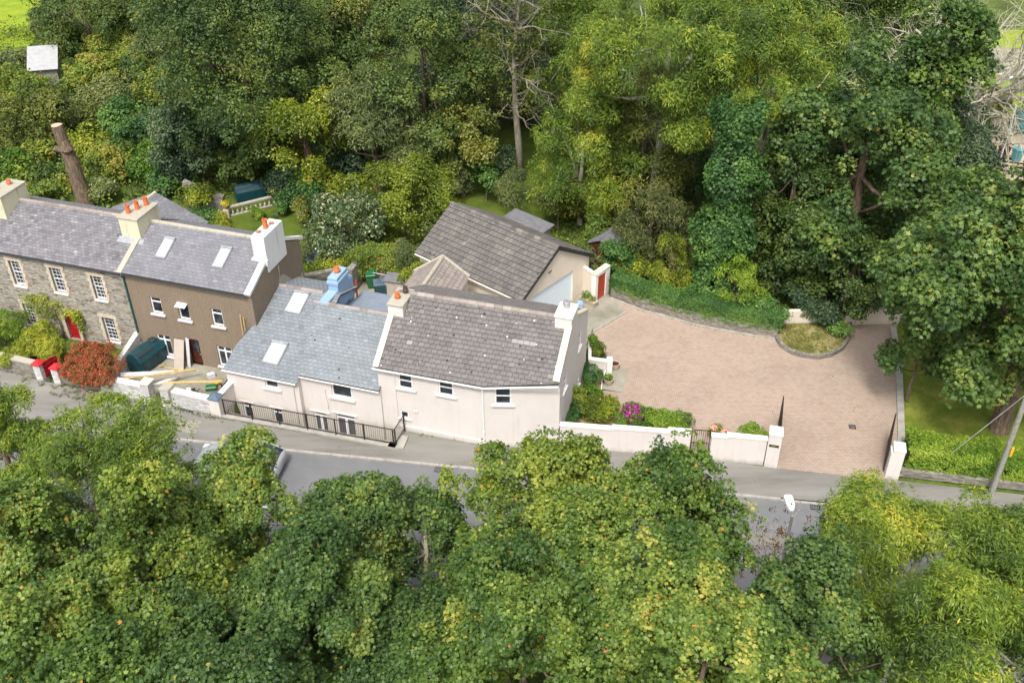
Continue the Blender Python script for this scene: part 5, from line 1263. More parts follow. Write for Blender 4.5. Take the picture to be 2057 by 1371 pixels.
# telegraph pole with stay
t = thing('telegraph_pole', 'grey wooden telegraph pole with a steel lower sleeve standing at the hedge', 'utility pole', (22.75, 35.2, 0))
m = MB(); m.tube([(0, 0, -.1), (0, 0, 9.0)], [.14, .10], 12); m.build('pole', M['wood_grey'], t)
m = MB(); m.tube([(-.10, -.10, 0), (-.10, -.10, 3.2)], .05, 8); m.build('cable_guard', M['metal_grey'], t)
m = MB(); m.box(.10, .22, -.17, -.1, 2.45, 2.95); m.build('yellow_plate', M['yellow'], t)
p0 = at(1905, 915, 1.1); p1 = at(2057, 795, 4.6); dd = p1 - p0
m = MB(); m.tube([p0, p0 + dd * 1.6], .018, 6); one('stay_wire', 'thin pale stay wire slanting up over the clipped hedge', 'wire', m, 'metal_grey')
# wheeled bins, boxes and cupboard in the back yard
def wheelie(label, x, y, rz, bm='plastic_green', lm='plastic_green', group=None, lid='lid', s=1.0):
    t = thing('wheelie_bin', label, 'bin', (x, y, 0), rz, group)
    m = MB(); lo = [(-.22, -.25), (.22, -.25), (.22, .25), (-.22, .25)]; hi = [(-.29, -.36), (.29, -.36), (.29, .34), (-.29, .34)]
    a = [m.pt((p[0], p[1], .06)) for p in lo]; b = [m.pt((p[0], p[1], .97)) for p in hi]
    for k in range(4): m.face([a[k], a[(k + 1) % 4], b[(k + 1) % 4], b[k]])
    m.face(b); m.face(a[::-1]); m.build('bin_body', M[bm], t)
    m = MB(); m.bbox(-.31, .31, -.40, .37, .97, 1.05, .04); m.tube([(-.25, .42, .98), (.25, .42, .98)], .02, 6); m.build('lid', M[lm], t)
    for s_ in (-1, 1): m = MB(); m.tube([(s_ * .2, .3, .1), (s_ * .26, .3, .1)], .1, 12); m.build('wheel', M['tyre'], t)
    return t
wheelie('green wheelie bin with a pale stick on its lid beside the black compost box', -8.75, 53.75, R(10))
m = MB(); m.tube([(-8.55, 53.6, 1.12), (-7.3, 53.1, 1.15)], .02, 5); one('stick', 'thin pale stick lying across the bin and compost box lids', 'stick', m, 'white_board')
t = thing('compost_box', 'dark slatted plastic compost box between the green bin and the beige cupboard', 'box', (*at(766, 590)[:2], 0), R(12))
m = MB(); a = [(-.4, -.36), (.4, -.36), (.4, .36), (-.4, .36)]; m.prism(a, 0, .82)
for k in range(4): m.bbox(-.36, .36, -.385, -.36, .12 + k * .17, .22 + k * .17, .01)
m.build('box_body', M['plastic_teal'], t)
m = MB(); m.bbox(-.43, .43, -.40, .39, .82, .90, .03)
for k in range(5): m.tube([(-.34 + k * .1, -.3, .91), (-.08 + k * .05, .3, .91)], .015, 4); m.tube([(.34 - k * .1, -.3, .91), (.08 - k * .05, .3, .91)], .015, 4)
m.build('lid', M['slate_blue'], t)
t = thing('yard_cupboard', 'beige two-door yard cupboard with a grey felt top', 'cupboard', (*at(798, 590)[:2], 0), R(-14))
m = MB(); m.prism([(-.62, -.4), (.62, -.4), (.62, .4), (-.62, .4)], 0, 1.12); m.build('cupboard_body', M['wood_grey'], t)
for x in (-.6, .01): m = MB(); m.box(x, x + .59, -.425, -.40, .04, 1.08); m.build('cupboard_door', M['board'], t)
m = MB(); m.slab([(-.7, -.5, 1.14), (.7, -.5, 1.14), (.7, .45, 1.24), (-.7, .45, 1.24)], (0, -.1, 1), .05); m.build('cupboard_top', M['felt'], t)
m = MB(); m.bbox(-.35, .35, -.1, .1, 0, .07, .02); one('loose_slab', 'loose stone slab on the concrete of the back yard', 'slab', m, 'cap_concrete', (*at(748, 595)[:2], 0), R(10))
# tanks
def tank(label, loc, rz, lx_, ly_, h, group=None):
    t = thing('oil_tank', label, 'tank', loc, rz, group); m = MB(); rings = []
    for x, k in ((-lx_, .86), (-lx_ + .08, 1), (lx_ - .08, 1), (lx_, .86)):
        rings.append([m.pt((x, a * ly_ * k, b * h)) for a, b in [(-.9, .05), (-1, .2), (-1, .68), (-.62, .93), (-.3, 1), (.3, 1), (.62, .93), (1, .68), (1, .2), (.9, .05)]])
    for q in range(3):
        for k in range(10): m.face([rings[q][k], rings[q][(k + 1) % 10], rings[q + 1][(k + 1) % 10], rings[q + 1][k]])
    m.face(rings[0][::-1]); m.face(rings[-1]); m.build('tank_body', M['plastic_teal'], t)
    for i in range(4):
        x = -lx_ * .75 + i * lx_ * .5; m = MB(); m.bbox(x - .07, x + .07, -ly_ * 1.03, ly_ * 1.03, h * .12, h * .70, .02); m.build('tank_rib', M['plastic_teal'], t)
    m = MB(); m.lathe([(.24, h * .98), (.24, h * 1.05), (.18, h * 1.07)], (lx_ * .55, 0), 16); m.build('tank_lid', M['plastic_dark'], t)
    m = MB(); m.slab([(-lx_ * .92, -ly_ * .75, h * .90), (lx_ * .2, -ly_ * .75, h * .90), (lx_ * .2, -ly_ * .45, h * 1.0), (-lx_ * .92, -ly_ * .45, h * 1.0)], (0, -.5, 1), .05); m.build('tank_panel', M['plastic_dark'], t)
    return t
tank('large dark teal plastic oil tank in the brown house front garden', (-20.55, 46.35, -.42), R(62), 1.05, .58, 1.3)
tank('dark teal plastic oil tank under the trees behind the stone balustrade', (-18.7, 65.6, 0), R(26), 1.05, .5, 1.25)
# building materials in the brown house front yard
def plank(name, label, cat, p, q, w, h, mat, group=None):
    p = np.array(p); q = np.array(q); d = q - p; L_ = float(np.linalg.norm(d)); m = MB(); m.box(0, L_, -w / 2, w / 2, -h / 2, h / 2)
    o = m.build(name, M[mat]); o.matrix_world = Matrix.Translation(Vector(p)) @ Vector(d).to_track_quat('X', 'Z').to_matrix().to_4x4()
    return tag(o, label, cat, group)
plank('fascia_board', 'long pale lilac fascia board lying over the front wall', 'board', at(242, 752, .95), at(350, 747, .35), .34, .03, 'white_board')
plank('timber_beam', 'long orange-brown timber beam resting on the fuchsia wall', 'timber', at(212, 763, .98), at(392, 742, .2), .09, .07, 'wood')
plank('timber_beam', 'long thin timber lying above the orange-brown beam', 'timber', at(250, 760, .95), at(398, 743, .1), .06, .05, 'wood')
plank('timber_beam', 'pale timber plank laid from the mossy-topped pillar to the cottage', 'timber', at(330, 768, 1.22), at(446, 766, .6), .16, .05, 'wood')
plank('timber_beam', 'second pale plank just behind the one on the mossy-topped pillar', 'timber', at(335, 770, 1.2), at(446, 763, .5), .05, .04, 'yellow')
plank('timber_batten', 'yellow timber batten with a brace lying at the foot of the brown house window', 'timber', at(321, 735, -.36), at(368, 744, -.36), .07, .06, 'wood')
plank('timber_brace', 'short yellow brace piece standing beside the brown house window', 'timber', at(321, 736, -.36), at(328, 730, .05), .05, .05, 'wood')
plank('white_trim', 'stack of white plastic trim behind the flat-topped pillar', 'trim', at(312, 773, .5), at(352, 758, -.2), .3, .08, 'upvc')
plank('spirit_prop', 'yellow prop leaning upright against the brown pebbledash', 'prop', at(314, 728, -.4), at(309, 688, .75), .05, .04, 'yellow')
for i, (a, b) in enumerate((((498, 0), (0, 0)),)): pass
plank('yellow_pole', 'thin yellow pole standing at the corner of the brown house by the slate roof', 'pole', FT.w(6.95, -.15, 1.9), FT.w(6.98, -.12, 3.7), .05, .05, 'wood')
plank('yellow_pole', 'second thin yellow pole beside the first at the brown house corner', 'pole', FT.w(7.12, -.15, 2.2), FT.w(7.15, -.12, 3.6), .05, .05, 'wood')
def leaning(label, p, w, h, tilt, mat, az):
    m = MB(); m.box(0, w, 0, .03, 0, h); o = m.build('sheet_board', M[mat]); o.location = [float(v) for v in p]
    o.rotation_euler = (tilt, 0, az); return tag(o, label, 'board', 'sheet boards leaning by the brown door')
leaning('wide grey sheet board leaning beside the brown front door', (*FT.w(2.42, -.75)[:2], -.4), .62, 1.75, R(-20), 'board', R(-17.5))
leaning('narrow white sheet board leaning at the left jamb of the brown front door', (*FT.w(3.02, -.32)[:2], -.4), .26, 1.80, R(-9), 'white_board', R(-35))
t = thing('small_engine', 'small black and white machine on the yard slabs behind the white wall', 'machine', (*at(385, 792, -.4)[:2], -.4), R(20))
m = MB(); m.bbox(-.25, .25, -.16, .16, .05, .32, .05); m.build('engine_body', M['plastic_dark'], t)
m = MB(); m.bbox(-.2, .05, -.2, .12, .32, .45, .05); m.build('engine_cover', M['lamp_white'], t)
m = MB(); m.tube([(.2, -.2, .1), (.45, -.1, .35), (.5, .2, .1)], .02, 6); m.build('engine_handle', M['black_metal'], t)
t = thing('slatted_crate', 'pale blue ribbed plastic sheet laid behind the white wall', 'sheet', (*FT.w(5.3, -4.0)[:2], -.42), R(-17.5))
for i in range(7): m = MB(); m.bbox(-.55 + i * .17, -.40 + i * .17, -.35, .35, .3, .42, .03); m.build('rib', M['slate_blue'], t)
m = MB(); m.box(-.6, .65, -.38, .38, 0, .3); m.build('crate_body', M['garage_blue'], t)
m = MB(); m.lathe([(.12, 0), (.19, .2), (.18, .22), (.15, .15)], (0, 0), 14); one('garden_tub', 'yellow plastic tub filled with rubble by the cottage corner', 'tub', m, 'yellow', (*at(436, 772, -.4)[:2], -.41))
m = MB(); m.bbox(-.2, .2, -.12, .12, .0, .3, .05); one('cement_bag', 'white cement bag standing by the brown house wall', 'bag', m, 'white_board', (*at(425, 757, -.4)[:2], -.41), R(30))
m = MB(); m.bbox(-.3, .3, -.2, .2, 0, .22, .06); one('green_sack', 'light green garden sack beside the dark trellis', 'sack', m, 'bright_sack' if 'bright_sack' in M else 'plastic_green', (*at(425, 780, -.4)[:2], -.41), R(10))
t = thing('trellis', 'dark grey slatted trellis panel against the cottage side', 'trellis', (*FT.w(7.15, -3.1)[:2], -.4), R(75))
for i in range(9): m = MB(); m.box(0, 1.9, -.015, .015, .05 + i * .18, .13 + i * .18); m.build('slat', M['felt'], t)
m = MB(); m.box(-.03, .03, -.03, .03, 0, 1.7); m.box(1.87, 1.93, -.03, .03, 0, 1.7); m.build('trellis_post', M['black_metal'], t)

# planter, pots
t = thing('stone_planter', 'pale stone trough planter with small shrubs against the cream yard wall', 'planter', (*at(1183, 610)[:2], 0), R(-46))
m = MB(); a = [(-.5, -.16), (.5, -.16), (.5, .16), (-.5, .16)]; b = [(-.6, -.23), (.6, -.23), (.6, .23), (-.6, .23)]
A = [m.pt((*p, 0)) for p in a]; B = [m.pt((*p, .38)) for p in b]
for k in range(4): m.face([A[k], A[(k + 1) % 4], B[(k + 1) % 4], B[k]])
m.face(B); m.build('trough', M['planter'], t)
def bunch(parent, name, c, r, n, size, mat, kind='oval', seed=1, squash=.8):
    rg = np.random.default_rng(seed); d = norm(rg.normal(0, 1, (n, 3))); p = np.array(c) + d * (np.array([r, r, r * squash]) * rg.uniform(.5, 1, (n, 1)))
    V = leaves(rg, p, norm(d + np.array([0, 0, .6])), d, size, kind); return mesh_leaves(name, V, rg.uniform(0, 1, n), L[mat], parent)
bunch(t, 'foliage', (-.25, 0, .55), .32, 260, .11, 'bright', seed=2); bunch(t, 'foliage', (.25, 0, .45), .26, 200, .09, 'scrub', seed=3)
def pot(label, p, plantmat):
    t = thing('plant_pot', label, 'plant pot', (*p[:2], .02), 0, 'plant pots on the step slab')
    m = MB(); m.lathe([(.15, 0), (.22, .12), (.25, .30), (.27, .32), (.27, .36), (.23, .36), (.22, .30)], (0, 0), 18); m.build('pot', M['planter'], t)
    m = MB(); m.lathe([(.22, .30), (.22, .31)], (0, 0), 14); m.build('compost', M['door_brown'], t)
    if plantmat: bunch(t, 'foliage', (0, 0, .45), .24, 260, .1, plantmat, seed=5)
    return t
pot('round stone pot, nearly empty, beside the square end post', at(1235, 740), None)
bunch(pot('round stone pot with a light green plant on the step slab', at(1222, 771), 'bright'), 'stems', (0, 0, .5), .12, 40, .1, 'lime', 'lance', 8)
m = MB(); m.bbox(-.17, .17, -.17, .17, 0, .35, .03); one('blue_box', 'small blue box standing behind the white chimney by the planter', 'box', m, 'blue', (*at(1165, 616)[:2], 0))

# garden furniture behind
t = thing('balustrade', 'pale stone balustrade along the far edge of the back lawn', 'balustrade', (-19.6, 63.1, 0), math.atan2(64.64 - 63.1, -16.96 + 19.6))
m = MB(); m.bbox(0, 3.05, -.12, .12, .62, .74, .02); m.build('rail', M['cap_concrete'], t)
m = MB(); m.bbox(0, 3.05, -.12, .12, 0, .08, .02); m.build('base', M['cap_concrete'], t)
for i in range(9):
    m = MB(); m.lathe([(.05, .08), (.09, .2), (.04, .4), (.07, .58), (.07, .62)], (.2 + i * .33, 0), 8); m.build('baluster', M['cap_concrete'], t)
for sx, lb in ((-.25, 'left'), (3.3, 'right')):
    p = t.matrix_world @ Vector((sx, 0, 0)); ca, sa = math.cos(t.rotation_euler[2]), math.sin(t.rotation_euler[2])
    u = thing('garden_urn', 'stone urn with yellow flowers at the %s end of the balustrade' % lb, 'urn', (-19.6 + sx * ca, 63.1 + sx * sa, 0), 0, 'urns at the balustrade ends')
    m = MB(); m.bbox(-.2, .2, -.2, .2, 0, .6, .03); m.lathe([(.08, .6), (.06, .66), (.22, .85), (.26, .95), (.22, .95), (.2, .88)], (0, 0), 14); m.build('urn_body', M['planter'], u)
    bunch(u, 'flowers', (0, 0, 1.02), .32, 160, .13, 'yellowflower', seed=9); bunch(u, 'foliage', (0, 0, .95), .28, 90, .12, 'bright', seed=10)
t = thing('garden_table', 'round grey slatted garden table beside the garage', 'table', (-5.3, 59.8, 0))
m = MB(); m.lathe([(.55, .70), (.56, .72), (.55, .74)], (0, 0), 22); m.build('table_top', M['wood_grey'], t)
for i in range(3): m = MB(); m.tube([(0, 0, .7), (.35 * math.cos(i * 2.1), .35 * math.sin(i * 2.1), 0)], .025, 6); m.build('leg', M['black_metal'], t)
t = thing('garden_chair', 'white slatted folding chair standing behind the ivy-covered yard wall', 'chair', (*at(765, 522)[:2], 0), R(20))
for i in range(4): m = MB(); m.box(-.24, .24, .12 + i * .02, .14 + i * .02, .55 + i * .14, .63 + i * .14); m.build('back_slat', M['white_board'], t)
for i in range(3): m = MB(); m.box(-.24, .24, -.25 + i * .13, -.15 + i * .13, .42, .44); m.build('seat_slat', M['white_board'], t)
for a in (-.24, .24):
    for b in (-.22, .18): m = MB(); m.tube([(a, b, 0), (a, -b * .5, .45)], .018, 5); m.build('leg', M['black_metal'], t)
    m = MB(); m.tube([(a, .1, .42), (a, .22, 1.12)], .02, 5); m.build('back_post', M['black_metal'], t)
m = MB(); m.slab([(-.4, 0, .2), (.4, 0, .2), (.4, .45, .95), (-.4, .45, .95)], (0, -1, 1), .06); one('propped_board', 'slate-blue board propped among the shrubs behind the brown house', 'panel', m, 'slate_blue', (*at(630, 532)[:2], 0), R(20))
# ruined garden wall behind
t = wall_thing('ruined_wall', 'old mossy rubble wall stub with a sloping top beside the oil tank', [tuple(at(378, 425)[:2]), tuple(at(452, 428)[:2])], .5, -.1, [2.3, 1.2], 'garden_rubble', None)
m = MB(); m.prism([(-1.6, -1.0), (1.6, -1.0), (1.6, 1.0), (-1.6, 1.0)], 0, 1.2); m.slab([(-1.9, -1.3, 1.2), (1.9, -1.3, 1.2), (1.9, 1.2, 2.4), (-1.9, 1.2, 2.4)], (0, -.5, 1), .12)
t = thing('garden_shed', 'small shed with a pale grey metal roof half buried in the scrub', 'shed', (*at(85, 116, 2.2)[:2], 0), R(12))
m = MB(); m.prism([(-1.1, -.9), (1.1, -.9), (1.1, .9), (-1.1, .9)], 0, 1.4); m.build('wall', M['wood_grey'], t)
m = MB(); m.slab([(-1.3, -1.2, 1.5), (1.3, -1.2, 1.5), (1.3, 1.2, 2.9), (-1.3, 1.2, 2.9)], (0, -.58, 1), .08)
m.build('roof', M['polycarb'] if False else M['metal_grey'], t)
t = thing('garden_shed', 'long low shed with a dark grey felt roof behind the garage ridge', 'shed', (0.9, 58.4, 0), R(-42))
m = MB(); m.prism([(-1.5, -.8), (1.5, -.8), (1.5, .8), (-1.5, .8)], 0, 1.7); m.build('wall', M['wood_grey'], t)
m = MB(); m.slab([(-1.7, -.95, 1.8), (1.7, -.95, 1.8), (1.7, .95, 2.0), (-1.7, .95, 2.0)], (0, -.1, 1), .08); m.build('roof', M['felt'], t)
t = thing('garden_shed', 'little brown shed with a two-slope grey roof under the weeping conifer', 'shed', (6.2, 56.8, 0), R(55))
m = MB(); m.prism([(-1, -.8), (1, -.8), (1, .8), (-1, .8)], 0, 1.6); m.build('wall', M['door_brown'], t)
m = MB(); m.slab([(-1.1, -.95, 1.55), (1.1, -.95, 1.55), (1.1, 0, 2.0), (-1.1, 0, 2.0)], (0, -.45, 1), .05); m.slab([(-1.1, 0, 2.0), (1.1, 0, 2.0), (1.1, .95, 1.55), (-1.1, .95, 1.55)], (0, .45, 1), .05)
m.tube([(-1.12, 0, 2.02), (1.12, 0, 2.02)], .03, 6); m.build('roof', M['felt'], t)
# far garden at upper right
gp = 'wheeled bins on the far patio'
wheelie('green wheelie bin on the far patio at the right edge', 38.5, 71.2, R(30), 'teal_fabric', 'teal_fabric', gp)
wheelie('brown wheelie bin next to the green one on the far patio', 37.6, 71.6, R(20), 'door_brown', 'door_brown', gp)
t = thing('covered_barbecue', 'rounded teal cover standing on the far patio', 'cover', (41.3, 77.0, 0)); m = MB(); m.lathe([(.95, 0), (1.05, .6), (.95, 1.3), (.6, 1.7), (.1, 1.85)], (0, 0), 18); m.build('cover', M['teal_fabric'], t, smooth=True)
m = MB(); m.tube([(0, 0, 0), (0, 0, 4.6)], .07, 8); one('white_post', 'slim pale post rising beside the far patio fence', 'post', m, 'white_board', (37.2, 71.0, 0))
t = thing('rail_fence', 'dark timber rail fence at the edge of the far patio', 'fence', (34.0, 69.6, 0), R(-16))
for z in (.35, .7, 1.05): m = MB(); m.box(0, 6, -.03, .03, z - .05, z + .05); m.build('rail', M['door_brown'], t)
for i in range(4): m = MB(); m.box(i * 2 - .06, i * 2 + .06, -.06, .06, 0, 1.25); m.build('post', M['door_brown'], t)
p = at(2018, 122)
t = thing('garden_sofa', 'grey outdoor sofa on the far white terrace', 'sofa', (*p[:2], 0), R(-15))
m = MB(); m.bbox(-1.5, 1.5, -.4, .5, .1, .45, .05); m.build('seat', M['wood_grey'], t); m = MB(); m.bbox(-1.5, 1.5, .35, .6, .45, .9, .05); m.build('backrest', M['cap_concrete'], t)
p = at(2022, 146); t = thing('garden_table', 'long wooden table on the far white terrace', 'table', (*p[:2], 0), R(-15))
m = MB(); m.bbox(-1.1, 1.1, -.5, .5, .68, .76, .02); m.build('table_top', M['wood_grey'], t)
for a in (-1, 1):
    for b in (-.4, .4): m = MB(); m.box(a - .05, a + .05, b - .05, b + .05, 0, .68); m.build('leg', M['wood_grey'], t)
p = at(1986, 148); t = thing('patio_heater', 'small dark blue bucket chair beside the far lawn', 'chair', (*p[:2], 0)); m = MB(); m.lathe([(.3, 0), (.45, .4), (.5, .9), (.35, 1.1), (.1, 1.15)], (0, 0), 14); m.build('shell', M['slate_blue'], t, smooth=True)
p = at(2040, 140); t = thing('orange_planter', 'orange flowers in a dark pot at the far terrace edge', 'plant pot', (*p[:2], 0)); m = MB(); m.lathe([(.2, 0), (.3, .5), (.27, .5)], (0, 0), 12); m.build('pot', M['black_metal'], t); bunch(t, 'flowers', (0, 0, .75), .4, 120, .2, 'yellowflower', seed=11)

# ================================================================== TREES
# -- foreground trees between the camera and the road
fk = dict(kind='palm', size=.12, cr=.29, per=27, r0=.16)
gF = 'sycamores along the near side of the road'
tree('sycamore_tree', 'yellow-tinged sycamore in front of the large pink house corner', 'tree', (1085, 1042), 6.4, 212, 2.9, 'sycamore_gold', lobes=30, lobe=.27, group=gF, warm=.06, **fk)
tree('sycamore_tree', 'broadest sycamore, filling the middle of the foreground', 'tree', (1300, 1168), 7.0, 315, 3.5, 'sycamore', lobes=40, lobe=.25, group=gF, warm=.10, **fk)
tree('sycamore_tree', 'sycamore at the bottom edge below the yellow-tinged one', 'tree', (1050, 1310), 7.4, 225, 3.4, 'sycamore', lobes=34, lobe=.26, group=gF, **fk)
tree('sycamore_tree', 'sycamore at the bottom edge below the broadest one', 'tree', (1410, 1370), 8.0, 250, 3.4, 'sycamore', lobes=34, lobe=.26, group=gF, warm=.05, **fk)
tree('sycamore_tree', 'sycamore whose crown hides most of the silver car', 'tree', (512, 1028), 6.2, 112, 3.0, 'sycamore', lobes=24, lobe=.3, group=gF, **fk)
tree('sycamore_tree', 'mid-green sycamore just left of and below the silver car', 'tree', (372, 1085), 6.0, 125, 2.8, 'sycamore', lobes=22, lobe=.32, group=gF, **fk)
tree('sycamore_tree', 'golden-topped sycamore at the lower left', 'tree', (300, 1170), 7.4, 210, 3.7, 'sycamore_gold', lobes=34, lobe=.26, group=gF, warm=-.05, **fk)
tree('sycamore_tree', 'slim cool-green sycamore leaning into the road gap left of centre', 'tree', (695, 1095), 5.4, 112, 3.6, 'sycamore_cool', lobes=24, lobe=.32, group=gF, warm=.08, **fk)
tree('sycamore_tree', 'large cool-green sycamore below the slim one', 'tree', (600, 1240), 7.0, 175, 3.4, 'sycamore_cool', lobes=32, lobe=.27, group=gF, **fk)
tree('sycamore_tree', 'olive-brown sycamore at the left edge', 'tree', (40, 1130), 7.4, 170, 3.6, 'sycamore', lobes=28, lobe=.28, group=gF, warm=.1, **fk)
tree('sycamore_tree', 'dark sycamore at the bottom left corner', 'tree', (110, 1370), 8.0, 230, 3.4, 'sycamore', lobes=30, lobe=.28, group=gF, warm=-.06, **fk)
tree('sycamore_tree', 'dark sycamore at the bottom edge left of centre', 'tree', (430, 1390), 7.4, 230, 3.2, 'sycamore_cool', lobes=30, lobe=.28, group=gF, **fk)
tree('sycamore_tree', 'shadowed sycamore in the dip at the bottom centre', 'tree', (800, 1350), 4.6, 190, 3.4, 'sycamore_cool', lobes=30, lobe=.28, group=gF, warm=-.04, **fk)
tree('sycamore_tree', 'dusky young sycamore beside the road gap with its pale limbs showing', 'tree', (855, 1085), 4.6, 88, 3.0, 'sycamore_cool', lobes=18, lobe=.34, dens=.8, group=gF, warm=.0, bark='bark_pale', **fk)
tree('sycamore_tree', 'dark low sycamore between the broadest one and the ash tree', 'tree', (1655, 1275), 6.2, 160, 2.9, 'sycamore_cool', lobes=22, lobe=.32, group=gF, warm=.06, **fk)
ak = dict(kind='lance', size=.17, cr=.34, per=50, r0=.18, droop=.3, lobe=.28)
gA = 'ash trees along the near side of the road'
tree('ash_tree', 'feathery light green ash in front of the driveway gates', 'tree', (1850, 1120), 6.8, 195, 3.1, 'ash', dens=1.25, lobes=40, group=gA, bark='bark_pale', **ak)
tree('ash_tree', 'ash at the bottom right corner', 'tree', (1960, 1320), 7.6, 220, 3.6, 'ash', lobes=34, group=gA, warm=-.12, bark='bark_pale', **ak)
tree('ash_tree', 'ash crown cut by the right edge of the picture', 'tree', (2080, 1150), 6.6, 130, 3.0, 'ash', lobes=22, group=gA, warm=-.05, bark='bark_pale', **ak)
tree('ash_tree', 'light green ash in front of the stone house garden', 'tree', (190, 985), 6.0, 195, 2.9, 'ash', lobes=34, group=gA, **ak)
tree('ash_tree', 'pale ash at the left edge by the red-capped pillars', 'tree', (0, 880), 6.0, 120, 3.6, 'ash', lobes=24, group=gA, warm=.05, **ak)
# withered shrub round the lamp
t = thing('withered_shrub', 'bare shrub with clumps of brown dead leaves around the street lamp', 'shrub', (lx - .25, ly + .25, 0))
rg = np.random.default_rng(77); m = MB(); tips = []
for i in range(16):
    a = rg.uniform(0, 6.28); d = np.array([math.cos(a) * .28, math.sin(a) * .28, 1.0]); branchy(m, rg, np.array([0, 0, 2.2 + rg.uniform(0, 2.2)]), d, 1.7, .03, 2, curl=.6, sides=4)
m.tube([(0, 0, 0), (0.05, 0, 4.5)], [.07, .03], 7); m.build('stems', M['bark_pale'], t)
cc = np.c_[rg.normal(-.15, .55, 70), rg.normal(0, .45, 70), rg.uniform(3.0, 6.5, 70)]
V, ti = clusters(rg, cc, norm(rg.normal(0, 1, (70, 3))), 16, .17, .085, 'oval', droop=.5); mesh_leaves('dead_leaves', V, ti, L['brown'], t)

# -- right-hand sycamore on the side lawn
tree('sycamore_tree', 'big dark sycamore on the side lawn at the right edge', 'tree', None, 8.2, 0, 5.9, 'sycamore_cool', dens=1.4, kind='palm', size=.21, cr=.5, per=28, r0=.42, lobes=60, lobe=.22, world_xy=(25.2, 42.0), r=6.8, base=(24.9, 39.8), warm=.02, nl=14)
tree('sycamore_tree', 'thin-stemmed young sycamore at the driveway edging under the big one', 'tree', (1850, 705), 3.3, 72, 2.1, 'sycamore_cool', kind='palm', size=.2, cr=.4, per=22, r0=.09, lobes=8, lobe=.45)
# -- trees behind the house and yard
bk_ = dict(kind='oval', size=.21, cr=.58, per=40)
tree('evergreen_oak_tree', 'huge dark evergreen tree behind the terrace', 'tree', (490, 130), 8.0, 212, 7.8, 'dark', lobes=70, lobe=.23, r0=.3, **bk_)
tree('dense_tree', 'blue-green lower tree skirting the huge dark one on its left', 'tree', (395, 275), 3.8, 85, 3.8, 'darkcool', lobes=26, lobe=.3, warm=.1, **bk_)
tree('dense_tree', 'dark rounded tree near the top left corner', 'tree', (165, 10), 5.0, 105, 4.0, 'dark', lobes=28, lobe=.3, warm=.08, **bk_)
tree('dense_tree', 'dark tree at the top edge between the corner and the huge evergreen', 'tree', (345, -25), 7.0, 85, 4.5, 'darkcool', lobes=24, lobe=.3, **bk_)
tree('pine_tree', 'olive-green tree with a bare orange trunk at the top', 'tree', (722, 40), 9.5, 78, 3.6, 'olive', lobes=20, lobe=.34, r0=.25, warm=.05, **bk_)
tree('dense_tree', 'dark ivy-hung tree behind the sage willow', 'tree', (850, 140), 8.5, 115, 8.0, 'dark', lobes=40, lobe=.27, warm=.14, **bk_)
tree('dense_tree', 'dark green tree at the top behind the bare pale tree', 'tree', (965, 60), 8.5, 115, 7.0, 'darkcool', lobes=32, lobe=.28, warm=.02, **bk_)
tree('dense_tree', 'mid-green tree between the olive tree and the huge evergreen', 'tree', (640, 110), 7.0, 90, 6.0, 'dark', lobes=26, lobe=.3, warm=.12, **bk_)
tree('willow_tree', 'sage-green bushy willow in the orchard', 'tree', (750, 265), 4.8, 112, 4.8, 'sage', lobes=40, lobe=.27, warm=.1, r0=.2, kind='lance', size=.28, cr=.6, per=40)
tree('small_tree', 'yellow-green open tree left of the sage willow', 'tree', (612, 280), 4.6, 92, 4.2, 'lime', lobes=28, lobe=.27, dens=.85, warm=-.02, **bk_)
tree('apple_tree', 'wide lime-green apple tree behind the back yard', 'tree', (812, 398), 2.8, 112, 2.7, 'lime', lobes=34, lobe=.27, warm=-.2, r0=.12, kind='oval', size=.18, cr=.45, per=28)
tree('flowering_shrub', 'grey-green shrub with cream flower clusters right of the back lawn', 'shrub', (694, 445), 2.3, 78, 2.5, 'rhodo', uni=True, lobes=18, lobe=.33, r0=.1, kind='oval', size=.19, cr=.42, per=26)
tree('small_tree', 'mid-green round-headed tree with ivy on its stem in the orchard', 'tree', (925, 268), 4.8, 68, 2.7, 'olive', lobes=20, lobe=.3, warm=.12, r0=.16, **bk_)
tree('ash_tree', 'tall light green ash spreading over the top of the wood', 'tree', (1340, 130), 11.5, 190, 5.2, 'ash', kind='lance', size=.23, cr=.52, per=60, droop=.35, lobes=52, lobe=.22, r0=.4, bark='bark_pale', warm=-.05)
tree('ash_tree', 'light green ash crown right of the tall one, above the dark sycamore', 'tree', (1545, 150), 11.5, 150, 5.0, 'ash', kind='lance', size=.23, cr=.52, per=60, droop=.35, lobes=40, lobe=.24, r0=.35, bark='bark_pale', warm=-.10)
tree('ash_tree', 'yellowish ash at the top edge right of the bare pale tree', 'tree', (1165, 90), 10.0, 115, 5.6, 'ash', kind='lance', size=.23, cr=.52, per=56, droop=.35, lobes=30, lobe=.27, warm=-.02, bark='bark_pale', dens=.85)
tree('ash_tree', 'drooping yellow-green ash behind the garage', 'tree', (1170, 315), 5.0, 110, 4.8, 'ash', kind='lance', size=.21, cr=.48, per=52, droop=.5, lobes=38, lobe=.25, bark='bark_pale', warm=-.03)
tree('ash_tree', 'ash at the top edge behind the spreading one', 'tree', (1440, 0), 9.0, 150, 5.0, 'ash', kind='lance', size=.25, cr=.6, per=50, droop=.35, lobes=30, lobe=.27, warm=-.10)
tree('dense_tree', 'shaded green tree under the spreading ash', 'tree', (1290, 290), 6.0, 95, 5.2, 'olive', lobes=26, lobe=.3, warm=.0, kind='lance', size=.28, cr=.6, per=40)
tree('dense_tree', 'dark green tree at the top edge above the dark sycamore', 'tree', (1690, 10), 8.0, 140, 6.0, 'sycamore', lobes=28, lobe=.3, warm=-.1, **bk_)
